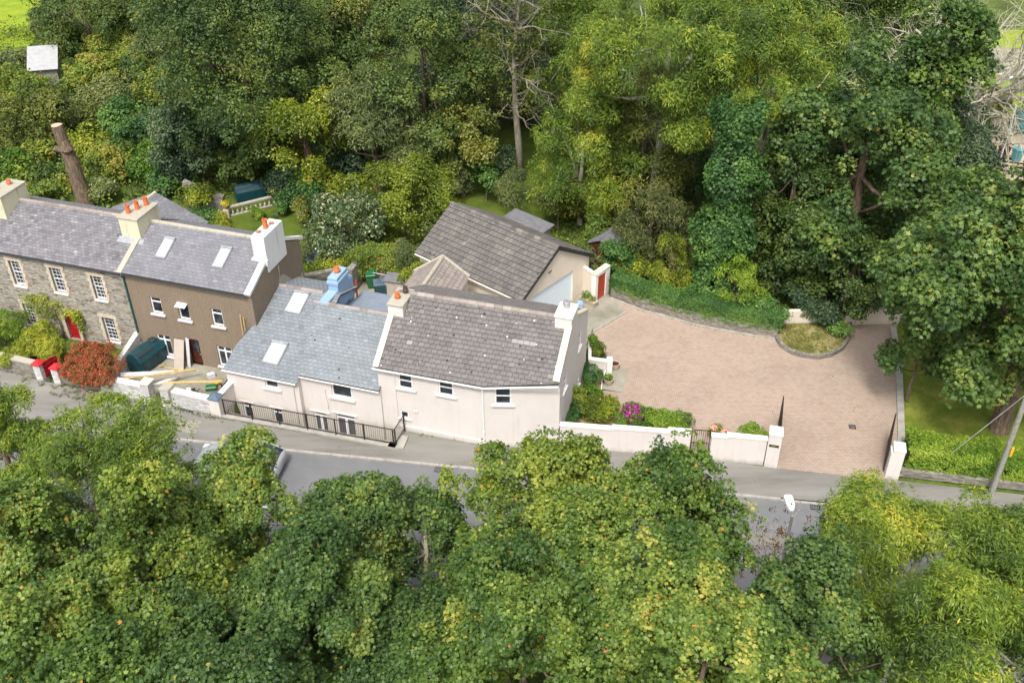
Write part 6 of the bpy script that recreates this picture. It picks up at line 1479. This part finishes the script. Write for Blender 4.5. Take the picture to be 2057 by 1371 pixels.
tree('dense_tree', 'very dark tree between the ivy-clad trunk and the big wood sycamore', 'tree', (1590, 400), 6.5, 90, 6.4, 'dark', lobes=28, lobe=.3, warm=.0, **bk_)
tree('sycamore_tree', 'large dark sycamore at the edge of the wood above the round bed', 'tree', (1735, 330), 8.5, 165, 7.4, 'sycamore_cool', lobes=60, lobe=.22, r0=.4, kind='palm', size=.22, cr=.6, per=34, warm=-.10)
tree('sycamore_tree', 'brown-tinged sycamore behind the large dark one', 'tree', (1850, 215), 9.0, 135, 7.0, 'sycamore', lobes=46, lobe=.25, r0=.4, kind='palm', size=.22, cr=.6, per=34, warm=-.12)
tree('dense_tree', 'dark low tree filling the gap beside the far patio', 'tree', (1900, 330), 4.5, 85, 4.5, 'darkcool', lobes=22, lobe=.3, **bk_)
tree('dense_tree', 'dark holly-like tree overhanging the far pale wall', 'tree', (1715, 540), 3.0, 95, 2.9, 'dark', lobes=28, lobe=.3, warm=.1, kind='oval', size=.2, cr=.5, per=30)
tree('juniper_tree', 'weeping olive juniper beside the little brown shed', 'conifer', (1312, 450), 2.6, 84, 2.8, 'juniper', warm=.08, lobes=26, lobe=.3, kind='lance', size=.22, cr=.42, per=34, droop=.7, r0=.12)
tree('golden_conifer', 'narrow golden conifer between the juniper and the ivy-clad trunk', 'conifer', None, 2.6, 0, 2.9, 'conifer_gold', warm=.1, world_xy=(9.5, 52.4), r=1.1, lobes=20, lobe=.4, kind='lance', size=.18, cr=.3, per=30, droop=.6, taper=.75, r0=.08)
tree('bright_conifer', 'bushy bright green conifer in front of the ivy-clad trunk', 'conifer', None, 2.0, 0, 2.2, 'bright', warm=.3, world_xy=(13.3, 50.3), r=1.3, lobes=22, lobe=.4, kind='lance', size=.18, cr=.3, per=30, droop=.3, taper=.5, r0=.08)
tree('small_tree', 'leafy green bush behind the bright conifer', 'tree', (1500, 470), 3.2, 50, 2.4, 'scrub', lobes=14, lobe=.4, kind='oval', size=.2, cr=.45, per=28)
# ivy column
SEED[0] = 500; rg = np.random.default_rng(501)
c0_ = at(1440, 596)
t = thing('ivy_clad_tree', 'tall trunk completely clad in dark ivy, rising from the back hedge', 'tree', (c0_[0], c0_[1], 0))
zz = rg.uniform(.1, 12.5, 900); aa = rg.uniform(0, 6.283, 900); rr_ = (1.5 + .35 * np.sin(zz * 1.7) + .25 * np.sin(aa * 3 + zz)) * np.clip(1.15 - .03 * zz, .6, 1.2) * rg.uniform(.85, 1.08, 900)
pp_ = np.c_[np.cos(aa) * rr_, np.sin(aa) * rr_ * .9, zz]
V, ti = clusters(rg, pp_, norm(np.c_[np.cos(aa), np.sin(aa), np.full(900, .35)]), 34, .42, .17, 'round', dome=.5)
mesh_leaves('ivy', V, ti, L['ivy'], t)
m = MB(); m.tube([(0, 0, -.2), (.1, 0, 6), (.2, .1, 11)], [.5, .42, .3], 10); m.build('trunk', M['bark'], t, smooth=True)
# bare pale tree
c0_ = at(1047, 362)
t = thing('dead_tree', 'tall bare tree with pale lichened limbs in the orchard', 'tree', (c0_[0], c0_[1], 0))
rg = np.random.default_rng(31); m = MB()
tp = [(0, 0, -.1), (-.2, 0, 3), (-.45, .1, 6), (-.5, .2, 9.5), (-.2, .2, 12.5), (0, .2, 15)]
m.tube(tp, [.30, .25, .21, .16, .12, .06], 10); m.build('trunk', M['bark_dead'], t, smooth=True)
m = MB()
for i in range(24):
    z = rg.uniform(5.2, 14.5); a = rg.uniform(0, 6.28) if i > 5 else rg.uniform(2.6, 3.8)
    d = np.array([math.cos(a), math.sin(a) * .7, rg.uniform(-.15, .5)]); branchy(m, rg, np.array([-.4, .1, z]), d, rg.uniform(2.6, 4.6), .075, 3, curl=.7, up=.06, split=(2, 3))
m.build('limbs', M['bark_dead'], t)
cc = np.c_[rg.normal(-.3, 2.0, 330), rg.normal(.3, 1.6, 330), rg.uniform(5.5, 15, 330)]
V, ti = clusters(rg, cc, norm(rg.normal(0, .6, (330, 3)) + np.array([0, 0, .8])), 26, .45, .2, 'oval'); mesh_leaves('leaves', V, ti, L['olive'], t)
# bare twiggy tree top right
c0_ = at(1945, 275)
t = thing('bare_tree', 'wide leafless tree with grey fanning branches at the top right', 'tree', (c0_[0], c0_[1], 0))
rg = np.random.default_rng(32); m = MB(); m.tube([(0, 0, -.1), (0, 0, 2.5), (.1, 0, 4.2)], [.55, .45, .35], 10); m.build('trunk', M['bark_pale'], t, smooth=True)
m = MB()
for i in range(30):
    a = rg.uniform(0, 6.28); d = np.array([math.cos(a) * 1.2, math.sin(a) * .8, rg.uniform(-.25, .7)]); branchy(m, rg, np.array([0, 0, rg.uniform(2.5, 4.2)]), d, rg.uniform(5.0, 8.0), .17, 3, curl=.4, up=.06, split=(3, 5))
m.build('limbs', M['bark_pale'], t)
# topped trunk, top left
b_ = at(176, 415); tp_ = at(118, 252, 6.0)
t = thing('topped_trunk', 'tall sawn-off tree trunk leaning left behind the stone house', 'tree', (b_[0], b_[1], 0))
e = tp_ - b_
e = np.array([e[0], 0.6, 6.0]); ee = at(114, 252, 6.0) - b_; e = np.array([ee[0], ee[1], 6.0])
m = MB(); m.tube([(0, 0, -.2), e * .3, e * .55 + np.array([.1, 0, 0]), e * .75, e], [.62, .52, .48, .40, .40], 14)
s = e * .68; m.tube([s, s + np.array([-.35, -.1, .25]), s + np.array([-.7, -.15, .35])], [.3, .24, .2], 10); m.tube([e * .8, e * .8 + np.array([.35, -.1, .15])], [.3, .2], 8); m.tube([e * .72 + np.array([.1, 0, -.3]), e * .72 + np.array([.2, -.2, .1]), e * .8 + np.array([.15, -.2, .2])], [.3, .45, .25], 9); m.tube([e * .45, e * .45 + np.array([-.5, -.2, .1])], [.3, .16], 8); m.tube([e * .9, e * .9 + np.array([-.3, -.2, .1])], [.25, .15], 7)
m.build('trunk', M['bark'], t, smooth=False)
m = MB(); m.tube([e, e + np.array([0, 0, .03])], .37, 14); m.tube([s + np.array([-.7, -.15, .35]), s + np.array([-.73, -.15, .37])], .18, 10); m.build('sawn_end', M['planter'], t)

# -- shrubs of the scrub slope (upper left)
sc = [(40, 185, 55, 1.8, 'scrub', 'bush beside the pale shed roof', 0), (30, 270, 75, 2.4, 'olive', 'olive-yellow bush at the left edge', .08), (110, 240, 60, 2.2, 'olive', 'yellow-brown bush below the pale shed roof', .05),
      (190, 150, 55, 1.8, 'scrub', 'green bush right of the pale shed roof', .05), (235, 95, 55, 2.0, 'scrub', 'lime-tipped bush under the dark corner tree', .15), (280, 70, 45, 2.0, 'olive', 'yellowish bush at the foot of the top dark trees', .15),
      (215, 205, 50, 1.8, 'sage', 'silvery green bush in the middle of the scrub', .2), (255, 150, 50, 1.9, 'scrub', 'tall bramble mound in the scrub', .1), (300, 180, 45, 1.6, 'scrub', 'brown-flecked bramble mound on the overgrown slope', .2),
      (270, 255, 60, 2.0, 'ivy', 'dark glossy bush left of the blue-green tree', .1), (180, 290, 40, 1.5, 'lime', 'yellowing bush right of the topped trunk', -.15), (70, 340, 60, 1.5, 'scrub', 'low green bush left of the topped trunk', .05),
      (15, 350, 50, 1.4, 'bright', 'fresh green bush at the left edge above the terrace chimney', -.1), (235, 330, 50, 1.5, 'scrub', 'green bush right of the topped trunk foot', .1), (210, 385, 30, 1.1, 'sage', 'dark bush against the outbuilding', .2),
      (300, 320, 55, 1.6, 'bright', 'bright bramble mound above the outbuilding roof', -.15), (355, 350, 45, 1.5, 'ivy', 'green bush above the ruined wall', .1), (100, 400, 40, .9, 'scrub', 'low tangle behind the stone house ridge', 0),
      (22, 135, 45, 1.6, 'sage', 'grey-green bush at the left edge under the meadow', .1), (340, 110, 60, 2.6, 'sage', 'grey-green bush in front of the huge evergreen', .2), (150, 85, 40, 1.8, 'sage', 'dull green bush behind the pale shed roof', .15),
      (92, 48, 26, 1.8, 'sage', 'small bush at the right of the meadow', .1)]
for u, v, r_, rz_, mt, lb, w_ in sc:
    shrub('shrub', lb, (u, v), rz_ * .75, r_, rz_, mt, size=.22, cr=.42, per=24, group='shrubs of the overgrown slope', warm=w_, kind='oval')
# -- orchard and garden shrubs
gs = [(392, 398, 26, 1.6, 'lime', 'yellow-green ivy crowning the old mossy wall', -.2, .16), (560, 355, 45, 1.6, 'darkcool', 'dark bush behind the back lawn', .1, .2), (600, 395, 40, 1.3, 'ivy', 'green bush at the back corner of the lawn', .1, .18), (640, 395, 30, 1.6, 'ivy', 'dark green bush behind the flowering shrub', .15, .18),
      (618, 495, 24, 1.1, 'sage', 'upright grey-green shrub by the brown house gable', .0, .14), (612, 430, 20, .9, 'olive', 'small brown-green shrub at the lawn edge', .1, .14), (395, 445, 35, .7, 'ivy', 'low shrub along the left of the back lawn', .1, .15),
      (440, 448, 28, .6, 'lime', 'low yellow-green shrub by the lawn', -.1, .15), (516, 430, 14, .45, 'bright', 'small round shrub in front of the balustrade', 0, .12), (562, 420, 18, .6, 'ivy', 'small shrub right of the balustrade', .1, .12),
      (1030, 385, 40, 1.5, 'sage', 'silvery shrub behind the garage', .1, .18), (900, 370, 40, 1.6, 'sage', 'pale blue-green shrub right of the apple tree', .15, .18), (1000, 330, 30, 1.4, 'darkcool', 'dark bush beside the bare pale tree', .1, .2), (975, 355, 16, 2.4, 'ivy', 'ivy-covered stem below the round-headed tree', 0, .18),
      (815, 530, 34, 1.3, 'sage', 'silvery feathery shrub left of the garage', .2, .15), (745, 515, 26, .8, 'rhodo', 'straggly shrub behind the yard wall', -.1, .14), (828, 560, 16, 1.4, 'lime', 'bright yellow-green climber at the rear wing corner', .0, .13),
      (700, 535, 26, .6, 'lime', 'yellow-green low shrub behind the blue chimney', -.1, .14), (660, 525, 26, .5, 'conifer_gold', 'golden ground shrub on the mossy patch', -.1, .14),
      (1215, 470, 34, 1.5, 'scrub', 'loose green shrub by the little brown shed', .05, .16), (1190, 520, 26, 1.0, 'sage', 'grey-green shrub behind the garage corner', .1, .15), (1240, 520, 28, 1.5, 'ivy', 'ivy mound above the red garden door', .1, .15),
      (1265, 535, 26, .9, 'lime', 'yellow and orange shrub behind the back wall', .1, .15), (1300, 545, 26, .8, 'conifer_gold', 'low golden shrub under the juniper', .0, .15), (1120, 425, 40, 2.0, 'olive', 'green shrub at the shed behind the garage', .1, .18),
      (1385, 600, 22, .9, 'ivy', 'ivy skirt left of the ivy-clad trunk', .1, .15), (1555, 632, 34, 1.1, 'ivy', 'glossy laurel mound at the left of the round bed', .2, .15), (1610, 590, 34, 1.4, 'darkcool', 'blue-green shrub above the laurel mound', .25, .17), (1605, 610, 12, .7, 'lime', 'small yellow variegated shrub among the dark ones', 0, .12),
      (1660, 620, 40, 1.2, 'darkcool', 'dark shrub hanging over the round bed', .1, .16), (1530, 590, 20, 1.0, 'dark', 'shadowed shrub right of the bright conifer', .2, .16), (1690, 660, 20, .7, 'ivy', 'dark shrub drooping at the right of the round bed', .1, .14)]
for u, v, r_, rz_, mt, lb, w_, sz_ in gs:
    shrub('shrub', lb, (u, v), rz_ * .8, r_, rz_, mt, size=sz_, cr=sz_ * 2, per=24, group='shrubs of the back gardens', warm=w_, kind='oval' if mt != 'sage' else 'lance')
# -- driveway bed shrubs
db = [(1193, 752, 20, .72, 'ivy', 'dark clipped dome bush beside the step wall', .0), (1187, 788, 18, .55, 'bright', 'bright green rounded bush below the dark clipped dome', .05), (1160, 800, 14, .75, 'scrub', 'upright green bush against the large house side wall', .1),
      (1148, 828, 26, .5, 'ivy', 'low blue-green bush at the front corner of the large house', .15), (1206, 818, 34, .62, 'lime', 'wide yellow-green shrub in the driveway bed', -.1), (1340, 848, 42, .48, 'bright', 'broad light green clipped mound behind the garden wall', .2), (1275, 842, 38, .42, 'bright', 'green shrub under the magenta flowers', .0),
      (1512, 872, 28, .45, 'bright', 'small clipped mound left of the name-plate pillar', .2), (1200, 705, 13, .55, 'lime', 'yellow-green shrub inside the low step wall', .0), (1190, 690, 7, .7, 'bright', 'narrow bright conifer inside the low step wall', 0), (1437, 866, 14, .3, 'scrub', 'small rose bush right of the footway gate', 0)]
for u, v, r_, rz_, mt, lb, w_ in db:
    shrub('shrub', lb, (u, v), rz_, r_, rz_ * 1.02, mt, size=.085, cr=.16, per=26, lobes=12, lobe=.5, group='shrubs of the driveway bed', warm=w_, kind='oval', inner=.05)
rg = np.random.default_rng(8)
def flowers(name, label, cat, px, z, r, n, size, mat):
    c = at(px[0], px[1], z); t = thing(name, label, cat, (c[0], c[1], 0)); bunch(t, 'blooms', (0, 0, z), r, n, size, mat, 'round', seed=n); bunch(t, 'foliage', (0, 0, z - .1), r * .95, n * 2, size, 'scrub', 'oval', seed=n + 1); return t
flowers('flowering_plant', 'magenta and purple flowering hydrangea in the driveway bed', 'flowers', (1270, 828), .85, .6, 420, .10, 'purple')
flowers('flowering_plant', 'pale pink roses right of the footway gate', 'flowers', (1434, 858), .95, .22, 60, .12, 'rose')
flowers('flowering_plant', 'salmon pink flowers along the top of the short garden wall', 'flowers', (1456, 866), .95, .25, 60, .10, 'rose')
# -- front gardens of the terrace
shrub('fuchsia_bush', 'round fuchsia bush covered in red flowers above the front wall', (189, 733), 1.0, 57, 1.2, 'red', size=.085, cr=.2, per=34, lobes=26, lobe=.42, kind='oval', warm=.0, uni=True, dens=1.3)
t = shrub('clipped_bush', 'tall dark green clipped dome at the left edge', (3, 655), .9, 27, 1.35, 'bright', size=.07, cr=.14, per=34, lobes=10, lobe=.6, inner=0, warm=.22, group='clipped domes of the stone house garden')
t = shrub('clipped_bush', 'small lime-green clipped dome beside the red gate', (110, 710), .45, 20, .85, 'lime', size=.06, cr=.12, per=34, lobes=10, lobe=.6, inner=0, warm=.1, group='clipped domes of the stone house garden')
for u, v, r_, z_, lb in ((62, 690, 34, .4, 'feathery fern clump in the middle of the stone house garden'), (95, 672, 28, .4, 'fern clump near the red front door'), (45, 715, 30, .4, 'fern clump behind the left red-capped pillar'), (20, 730, 28, .4, 'yellow-green fern clump at the left edge')):
    shrub('fern_clump', lb, (u, v), z_, r_, .55, 'lime', cat='fern', size=.2, cr=.3, per=34, lobes=9, kind='lance', warm=.12, droop=-.5, group='ferns of the stone house garden')
# climber over the stone house door
t = thing('climbing_plant', 'straggly green climber trained around the red front door and ground-floor window', 'climber', tuple(FT.w(-5.6, -.15)))
rg = np.random.default_rng(66)
pts = []
for i in range(70):
    k = rg.uniform(0, 1)
    if k < .45: x, z = rg.uniform(-7.2, -4.9), rg.uniform(1.2, 2.6)
    elif k < .8: x, z = rg.uniform(-5.3, -3.7), 1.75 + rg.normal(0, .22)
    else: x, z = rg.uniform(-4.1, -3.7), rg.uniform(.6, 1.8)
    pts.append(FT.w(x, -.18 - rg.uniform(0, .2), z) - FT.w(-5.6, -.15))
V, ti = clusters(rg, np.array(pts), norm(np.tile(FT.Y * -1 + np.array([0, 0, .5]), (70, 1)) + rg.normal(0, .3, (70, 3))), 24, .26, .12, 'oval', droop=.3)
mesh_leaves('foliage', V, ti, L['lime'], t)
m = MB(); d0 = FT.w(-5.6, -.15)
for xs in ((-5.35, -5.3), (-3.85, -3.9)):
    m.tube([FT.w(xs[0], -.08, -.4) - d0, FT.w(xs[1], -.12, .6) - d0, FT.w(xs[1] - .1, -.12, 1.6) - d0, FT.w(xs[1] - .6, -.14, 2.2) - d0], [.05, .04, .03, .015], 6)
m.build('stem', M['bark'], t)

# -- hedges and ivy on walls: countable strips, each one plant
def hedge(name, label, pts, w, z0, z1, mat, size=.09, dens=60, cr=.18, cat='hedge', seed=1, kind='oval', warm=0.0, edge=.0, per=22):
    rg = np.random.default_rng(seed); o = np.array([pts[0][0], pts[0][1], 0.0]); cc = []; cn = []
    for i in range(len(pts) - 1):
        p = np.array([*pts[i][:2], 0.0]); q = np.array([*pts[i + 1][:2], 0.0]); L_ = np.linalg.norm(q - p); d = (q - p) / L_; n = np.array([-d[1], d[0], 0])
        N = int(dens * L_); 
        for _ in range(N):
            s = rg.uniform(0, L_); k = rg.uniform(0, 1); hgt = z1 + .06 * math.sin(s * 2.1) + .05 * math.sin(s * 5.3 + 1)
            if k < .45: b = rg.uniform(-w, w); cc.append(p + d * s + n * b + np.array([0, 0, hgt + rg.normal(0, .03)])); cn.append(np.array([0, 0, 1]) + n * b / w * .5)
            elif k < .85: cc.append(p + d * s - n * (w + rg.normal(0, .04)) + np.array([0, 0, rg.uniform(z0, hgt)])); cn.append(-n + np.array([0, 0, .45]))
            else: cc.append(p + d * s + n * (w + rg.normal(0, .04)) + np.array([0, 0, rg.uniform(z0, hgt)])); cn.append(n + np.array([0, 0, .45]))
    t = thing(name, label, cat, o)
    V, ti = clusters(rg, np.array(cc) - o, norm(np.array(cn, float)), per, cr, size, kind, warm=np.full(len(cc), warm)); mesh_leaves('foliage', V, ti, L[mat], t)
    m = MB()
    for i in range(len(pts) - 1):
        p = np.array(pts[i][:2]) - o[:2]; q = np.array(pts[i + 1][:2]) - o[:2]; n_ = int(np.linalg.norm(q - p) / .5) + 1
        for k in range(n_): c = p + (q - p) * (k + .5) / n_; m.tube([(c[0], c[1], z0 - .05), (c[0] + .05, c[1], z1 - .1)], [.03, .015], 5)
    m.build('stems', M['bark'], t)
    return t
hedge('hedge', 'clipped yellow-green privet hedge along the right of the driveway entrance', [(19.3, 37.45), (26.8, 36.0)], .85, .2, 1.35, 'bright', size=.095, dens=190, cr=.17, seed=2, warm=.30)
m_ = wall_thing('hedge_wall', 'low rubble footing wall under the clipped yellow-green hedge', [(18.8, 36.45), (27, 34.95)], .3, -.1, .3, 'garden_rubble', None)
bwn = [np.array(p) for p in bw]; cb = np.mean(bwn, axis=0)
off2_ = [(p[0] + .25, p[1] + .48) for p in bwn]
off_ = [(p[0] + .35, p[1] + .65) for p in bwn]
hedge('ivy_hedge', 'long grey-green ivy hedge capping the curved back wall', off2_, .5, .62, 1.5, 'ivy', size=.085, dens=330, cr=.15, seed=3, kind='oval', warm=.12)
hedge('ivy_hedge', 'ivy and climber mass over the back yard wall behind the green bin', [tuple(at(618, 572)[:2]), tuple(at(690, 560)[:2])], .4, .5, 1.3, 'lime', size=.12, dens=60, cr=.25, seed=4, warm=-.1)
hedge('ivy_hedge', 'bushy variegated climber on the wall behind the bins', [tuple(at(714, 574)[:2]), tuple(at(742, 553)[:2]), tuple(at(824, 555)[:2])], .6, .7, 2.0, 'scrub', size=.12, dens=130, cr=.25, seed=6, warm=.1)
t = wall_thing('yard_wall', 'rubble wall behind the brown house under the yellow-green ivy', [tuple(at(610, 590)[:2]), tuple(at(690, 575)[:2])], .4, -.1, 1.2, 'garden_rubble', None)
t = wall_thing('yard_wall', 'rubble wall behind the green bin under the variegated climber', [tuple(at(712, 590)[:2]), tuple(at(735, 562)[:2]), tuple(at(826, 560)[:2])], .4, -.1, 1.7, 'garden_rubble', None)

# -- stuff: rough undergrowth, weeds along walls, fallen leaves, dry grass
def scatter(name, label, regions, dens, cr, size, mat, seed, kind='oval', z=.1, per=14, up=.9, droop=0, cat='undergrowth', hz=.0, avoid=()):
    rg = np.random.default_rng(seed); cc = []
    for P in regions:
        xs = [p[0] for p in P]; ys = [p[1] for p in P]; A = (max(xs) - min(xs)) * (max(ys) - min(ys)); N = int(A * dens)
        X = rg.uniform(min(xs), max(xs), N); Y = rg.uniform(min(ys), max(ys), N)
        for x, y in zip(X, Y):
            if inpoly(x, y, P) and not any(inpoly(x, y, a) for a in avoid): cc.append((x, y, z + abs(rg.normal(0, 1)) * hz + .35 * hz * (math.sin(x * .7) + math.sin(y * .9 + x * .3))))
    cc = np.array(cc); cn = norm(rg.normal(0, .4, (len(cc), 3)) + np.array([0, 0, up]))
    cc[:, 2] = np.maximum(cc[:, 2], .03)
    V, ti = clusters(rg, cc, cn, per, cr, size, kind, droop=droop); o = mesh_leaves(name, V, ti, L[mat])
    return tag(o, label, cat, kind='stuff')
pw = lambda *q: [tuple(at(*p)[:2]) for p in q]
lawnP = pw((385, 470), (400, 425), (590, 415), (630, 440), (640, 520), (600, 545))
slope = pw((-60, 60), (380, 60), (560, 60), (560, 380), (420, 400), (300, 440), (-60, 400))
scatter('undergrowth', 'tangle of brambles and nettles between the slope shrubs', [slope], 2.4, .55, .24, 'scrub', 201, per=16, z=.2, hz=.45)
wood = pw((560, -60), (1960, -60), (1960, 300), (1880, 430), (1800, 630), (1580, 630), (1420, 610), (1250, 540), (1190, 460), (1180, 300), (860, 260), (700, 330), (560, 380))
scatter('undergrowth', 'dark woodland floor plants under the trees behind the house', [wood], 1.1, .6, .26, 'dark', 202, per=14, z=.15, hz=.3)
scatter('weeds', 'weeds and grass tufts along the foot of the front walls', [pw((96, 792), (200, 812), (215, 803), (110, 775)), pw((225, 803), (318, 820), (318, 806), (232, 790)), pw((345, 822), (450, 850), (440, 833), (342, 806))], 26, .1, .09, 'olive', 203, kind='lance', per=12, z=.05, droop=-.4)
scatter('fallen_flowers', 'fallen red fuchsia petals on the footway', [pw((150, 790), (160, 778), (232, 796), (238, 812))], 60, .06, .045, 'red', 204, per=6, z=.01, cat='petals')
bedP = [(a[0], a[1]) for a in arc] + [(19.3, 49.0), (15.6, 49.0)]
scatter('dry_grass', 'dry straw-coloured grass and moss on the round bed', [[tuple(np.array([17.4, 48.0]) + (np.array(p) - np.array([17.4, 48.0])) * .9) for p in bedP]], 28, .12, .10, 'grassy', 205, kind='lance', per=12, z=.24, droop=-.5)
scatter('front_garden_plants', 'low plants and grass in the terrace front gardens', [[tuple(FT.w(a, b)[:2]) for a, b in ((-10, -1), (-1, -1.2), (-1, -4.6), (-10, -4.9))]], 5, .22, .12, 'olive', 206, per=16, z=-.36, hz=.05)
scatter('near_verge_plants', 'shaded undergrowth beneath the foreground trees', [[tuple(FR.w(a, b)[:2]) for a, b in ((-32, -9.6), (34, -9.6), (34, -24), (-32, -24))]], 1.6, .45, .22, 'dark', 207, per=14, z=.1, hz=.2)
scatter('back_garden_plants', 'low plants and moss behind the brown house and yard walls', [pw((612, 560), (690, 545), (700, 500), (640, 490), (606, 520)), pw((690, 550), (830, 530), (850, 480), (700, 490)), pw((1090, 480), (1180, 500), (1215, 570), (1250, 590), (1330, 540), (1200, 430), (1100, 400))], 4, .3, .15, 'scrub', 208, per=18, z=.1, hz=.2)
# -- understorey that closes the wood between the tall trees
us = [(560, 300, 50, 2.2, 'dark', 'dark understorey bush beneath the huge evergreen'), (470, 330, 60, 2.0, 'dark', 'low dark bush at the foot of the huge evergreen'), (690, 330, 45, 2.0, 'darkcool', 'bush between the lime tree and the willow'), (820, 300, 50, 2.6, 'dark', 'dark bush right of the willow'),
      (880, 200, 60, 3.0, 'darkcool', 'blue-green bush in the shaded gap left of the bare pale tree'), (960, 170, 60, 3.0, 'dark', 'dark bush behind the bare pale tree'), (1060, 200, 55, 2.6, 'olive', 'olive bush right of the bare pale tree'), (1070, 130, 60, 3.2, 'darkcool', 'blue-green bush under the yellowish ash'),
      (1110, 400, 45, 1.8, 'ash', 'bright bush below the drooping ash'), (1200, 400, 50, 2.0, 'olive', 'olive bush left of the juniper'), (1260, 360, 55, 2.4, 'dark', 'dark bush behind the juniper'), (1330, 330, 55, 2.6, 'olive', 'olive bush left of the ivy-clad trunk'),
      (1400, 330, 50, 3.0, 'ivy', 'ivy thicket behind the ivy-clad trunk'), (1540, 330, 60, 3.2, 'dark', 'dark thicket right of the ivy-clad trunk'), (1560, 500, 55, 2.2, 'dark', 'dark thicket right of the bright conifer'), (1620, 470, 60, 2.6, 'dark', 'dark thicket under the wood sycamore'),
      (1680, 520, 60, 2.4, 'darkcool', 'blue-green thicket under the wood sycamore'), (1800, 540, 45, 2.0, 'dark', 'dark thicket above the far pale wall'), (1850, 470, 60, 2.6, 'darkcool', 'blue-green thicket at the right of the wood'), (1900, 420, 55, 2.4, 'dark', 'dark thicket beside the big lawn sycamore'),
      (1940, 300, 50, 2.0, 'darkcool', 'shrub screen left of the far patio'), (1960, 370, 50, 1.8, 'dark', 'shrub screen below the far patio'), (1250, 250, 60, 3.4, 'olive', 'olive thicket under the tall ash'), (1480, 230, 60, 3.6, 'ash', 'light green thicket under the tall ash'),
      (620, 200, 60, 3.2, 'darkcool', 'bush below the olive-green pine'), (760, 120, 60, 3.4, 'dark', 'dark bush behind the willow'), (1830, 120, 60, 3.4, 'olive', 'olive thicket left of the leafless tree'), (1980, 200, 40, 1.6, 'olive', 'low bush on the far lawn'), (1650, 150, 70, 3.6, 'sycamore', 'green thicket behind the wood sycamore'),
      (440, 60, 60, 3.4, 'darkcool', 'blue-green bush behind the huge evergreen'), (250, 30, 60, 3.2, 'dark', 'dark bush beside the corner tree'), (1020, 20, 60, 4.0, 'dark', 'dark bush at the top edge behind the bare pale tree')]
for u, v, r_, rz_, mt, lb in us:
    shrub('thicket_shrub', lb, (u, v), rz_ * .8, r_, rz_, mt, size=.24, cr=.5, per=28, group='understorey of the wood', warm=.08, kind='lance' if mt == 'ash' else 'oval', lobes=12)

# -- ironwork, repairs and fallen leaves on the road and footway
for (u, v, w, h, nm, lb, mt) in ((1445, 905 + 60, .55, .45, 'inspection_cover', 'small iron inspection cover in the footway right of the pedestrian gate', 'metal_grey'), (1712, 857, .35, .35, 'drain_cover', 'small dark drain cover in the paving of the driveway', 'black_metal'), (880, 950, .45, .35, 'gully_grate', 'black road gully grate at the kerb below the large pink house', 'black_metal'), (1640, 1035, .45, .35, 'gully_grate', 'black road gully grate at the kerb right of the street lamp', 'black_metal')):
    p = at(u, v, 0.0 if nm != 'gully_grate' else -.1); q = FR.loc(p[:2]); y_ = q[1] if nm != 'gully_grate' else -.2
    pz_ = FR.w(q[0], y_, .006 if nm != 'gully_grate' else -.096)
    t = thing(nm, lb, 'drain cover', pz_, FR.az)
    m = MB(); m.box(-w / 2, w / 2, -h / 2, h / 2, -.02, .006); m.build('frame', M['felt' if nm == 'inspection_cover' else 'black_metal'], t)
    for i in range(5): m = MB(); m.box(-w / 2 + .04 + i * (w - .08) / 5, -w / 2 + .04 + (i + .6) * (w - .08) / 5, -h / 2 + .04, h / 2 - .04, .006, .014); m.build('bar', M['felt'], t)
road_obj('road_repair', -3.2, 6.5, -1.35, -.55, -.094, 'pavement')
road_obj('road_repair', 9.0, 13.0, -3.0, -2.2, -.094, 'pavement')
scatter('fallen_leaves', 'yellow and brown fallen leaves on the road, footway and driveway', [[tuple(FR.w(a, b)[:2]) for a, b in ((-22, .3), (24, .3), (24, 1.6), (-22, 1.6))], [(6, 42), (19, 39.5), (21, 48), (14, 48), (8, 50)], [tuple(FR.w(a, b)[:2]) for a, b in ((-22, -.5), (24, -.5), (24, -1.2), (-22, -1.2))]], .9, .25, .075, 'sycamore_gold', 301, per=2, z=.008, cat='leaves')
scatter('gutter_weeds', 'moss and dirt with small weeds along the edges of the driveway and walls', [[(6.1, 52.0), (7.9, 50.75), (10.9, 49.15), (13.1, 48.3), (15.3, 47.7), (15.3, 47.9), (13.1, 48.5), (10.9, 49.35), (7.9, 51.0)], [(21.0, 44.1), (21.7, 46.9), (21.5, 47.0), (20.8, 44.2)], [tuple(at(*q)[:2]) for q in ((830, 872), (975, 897), (975, 893), (830, 868))]], 30, .06, .05, 'olive', 302, per=8, z=.01, cat='weeds')
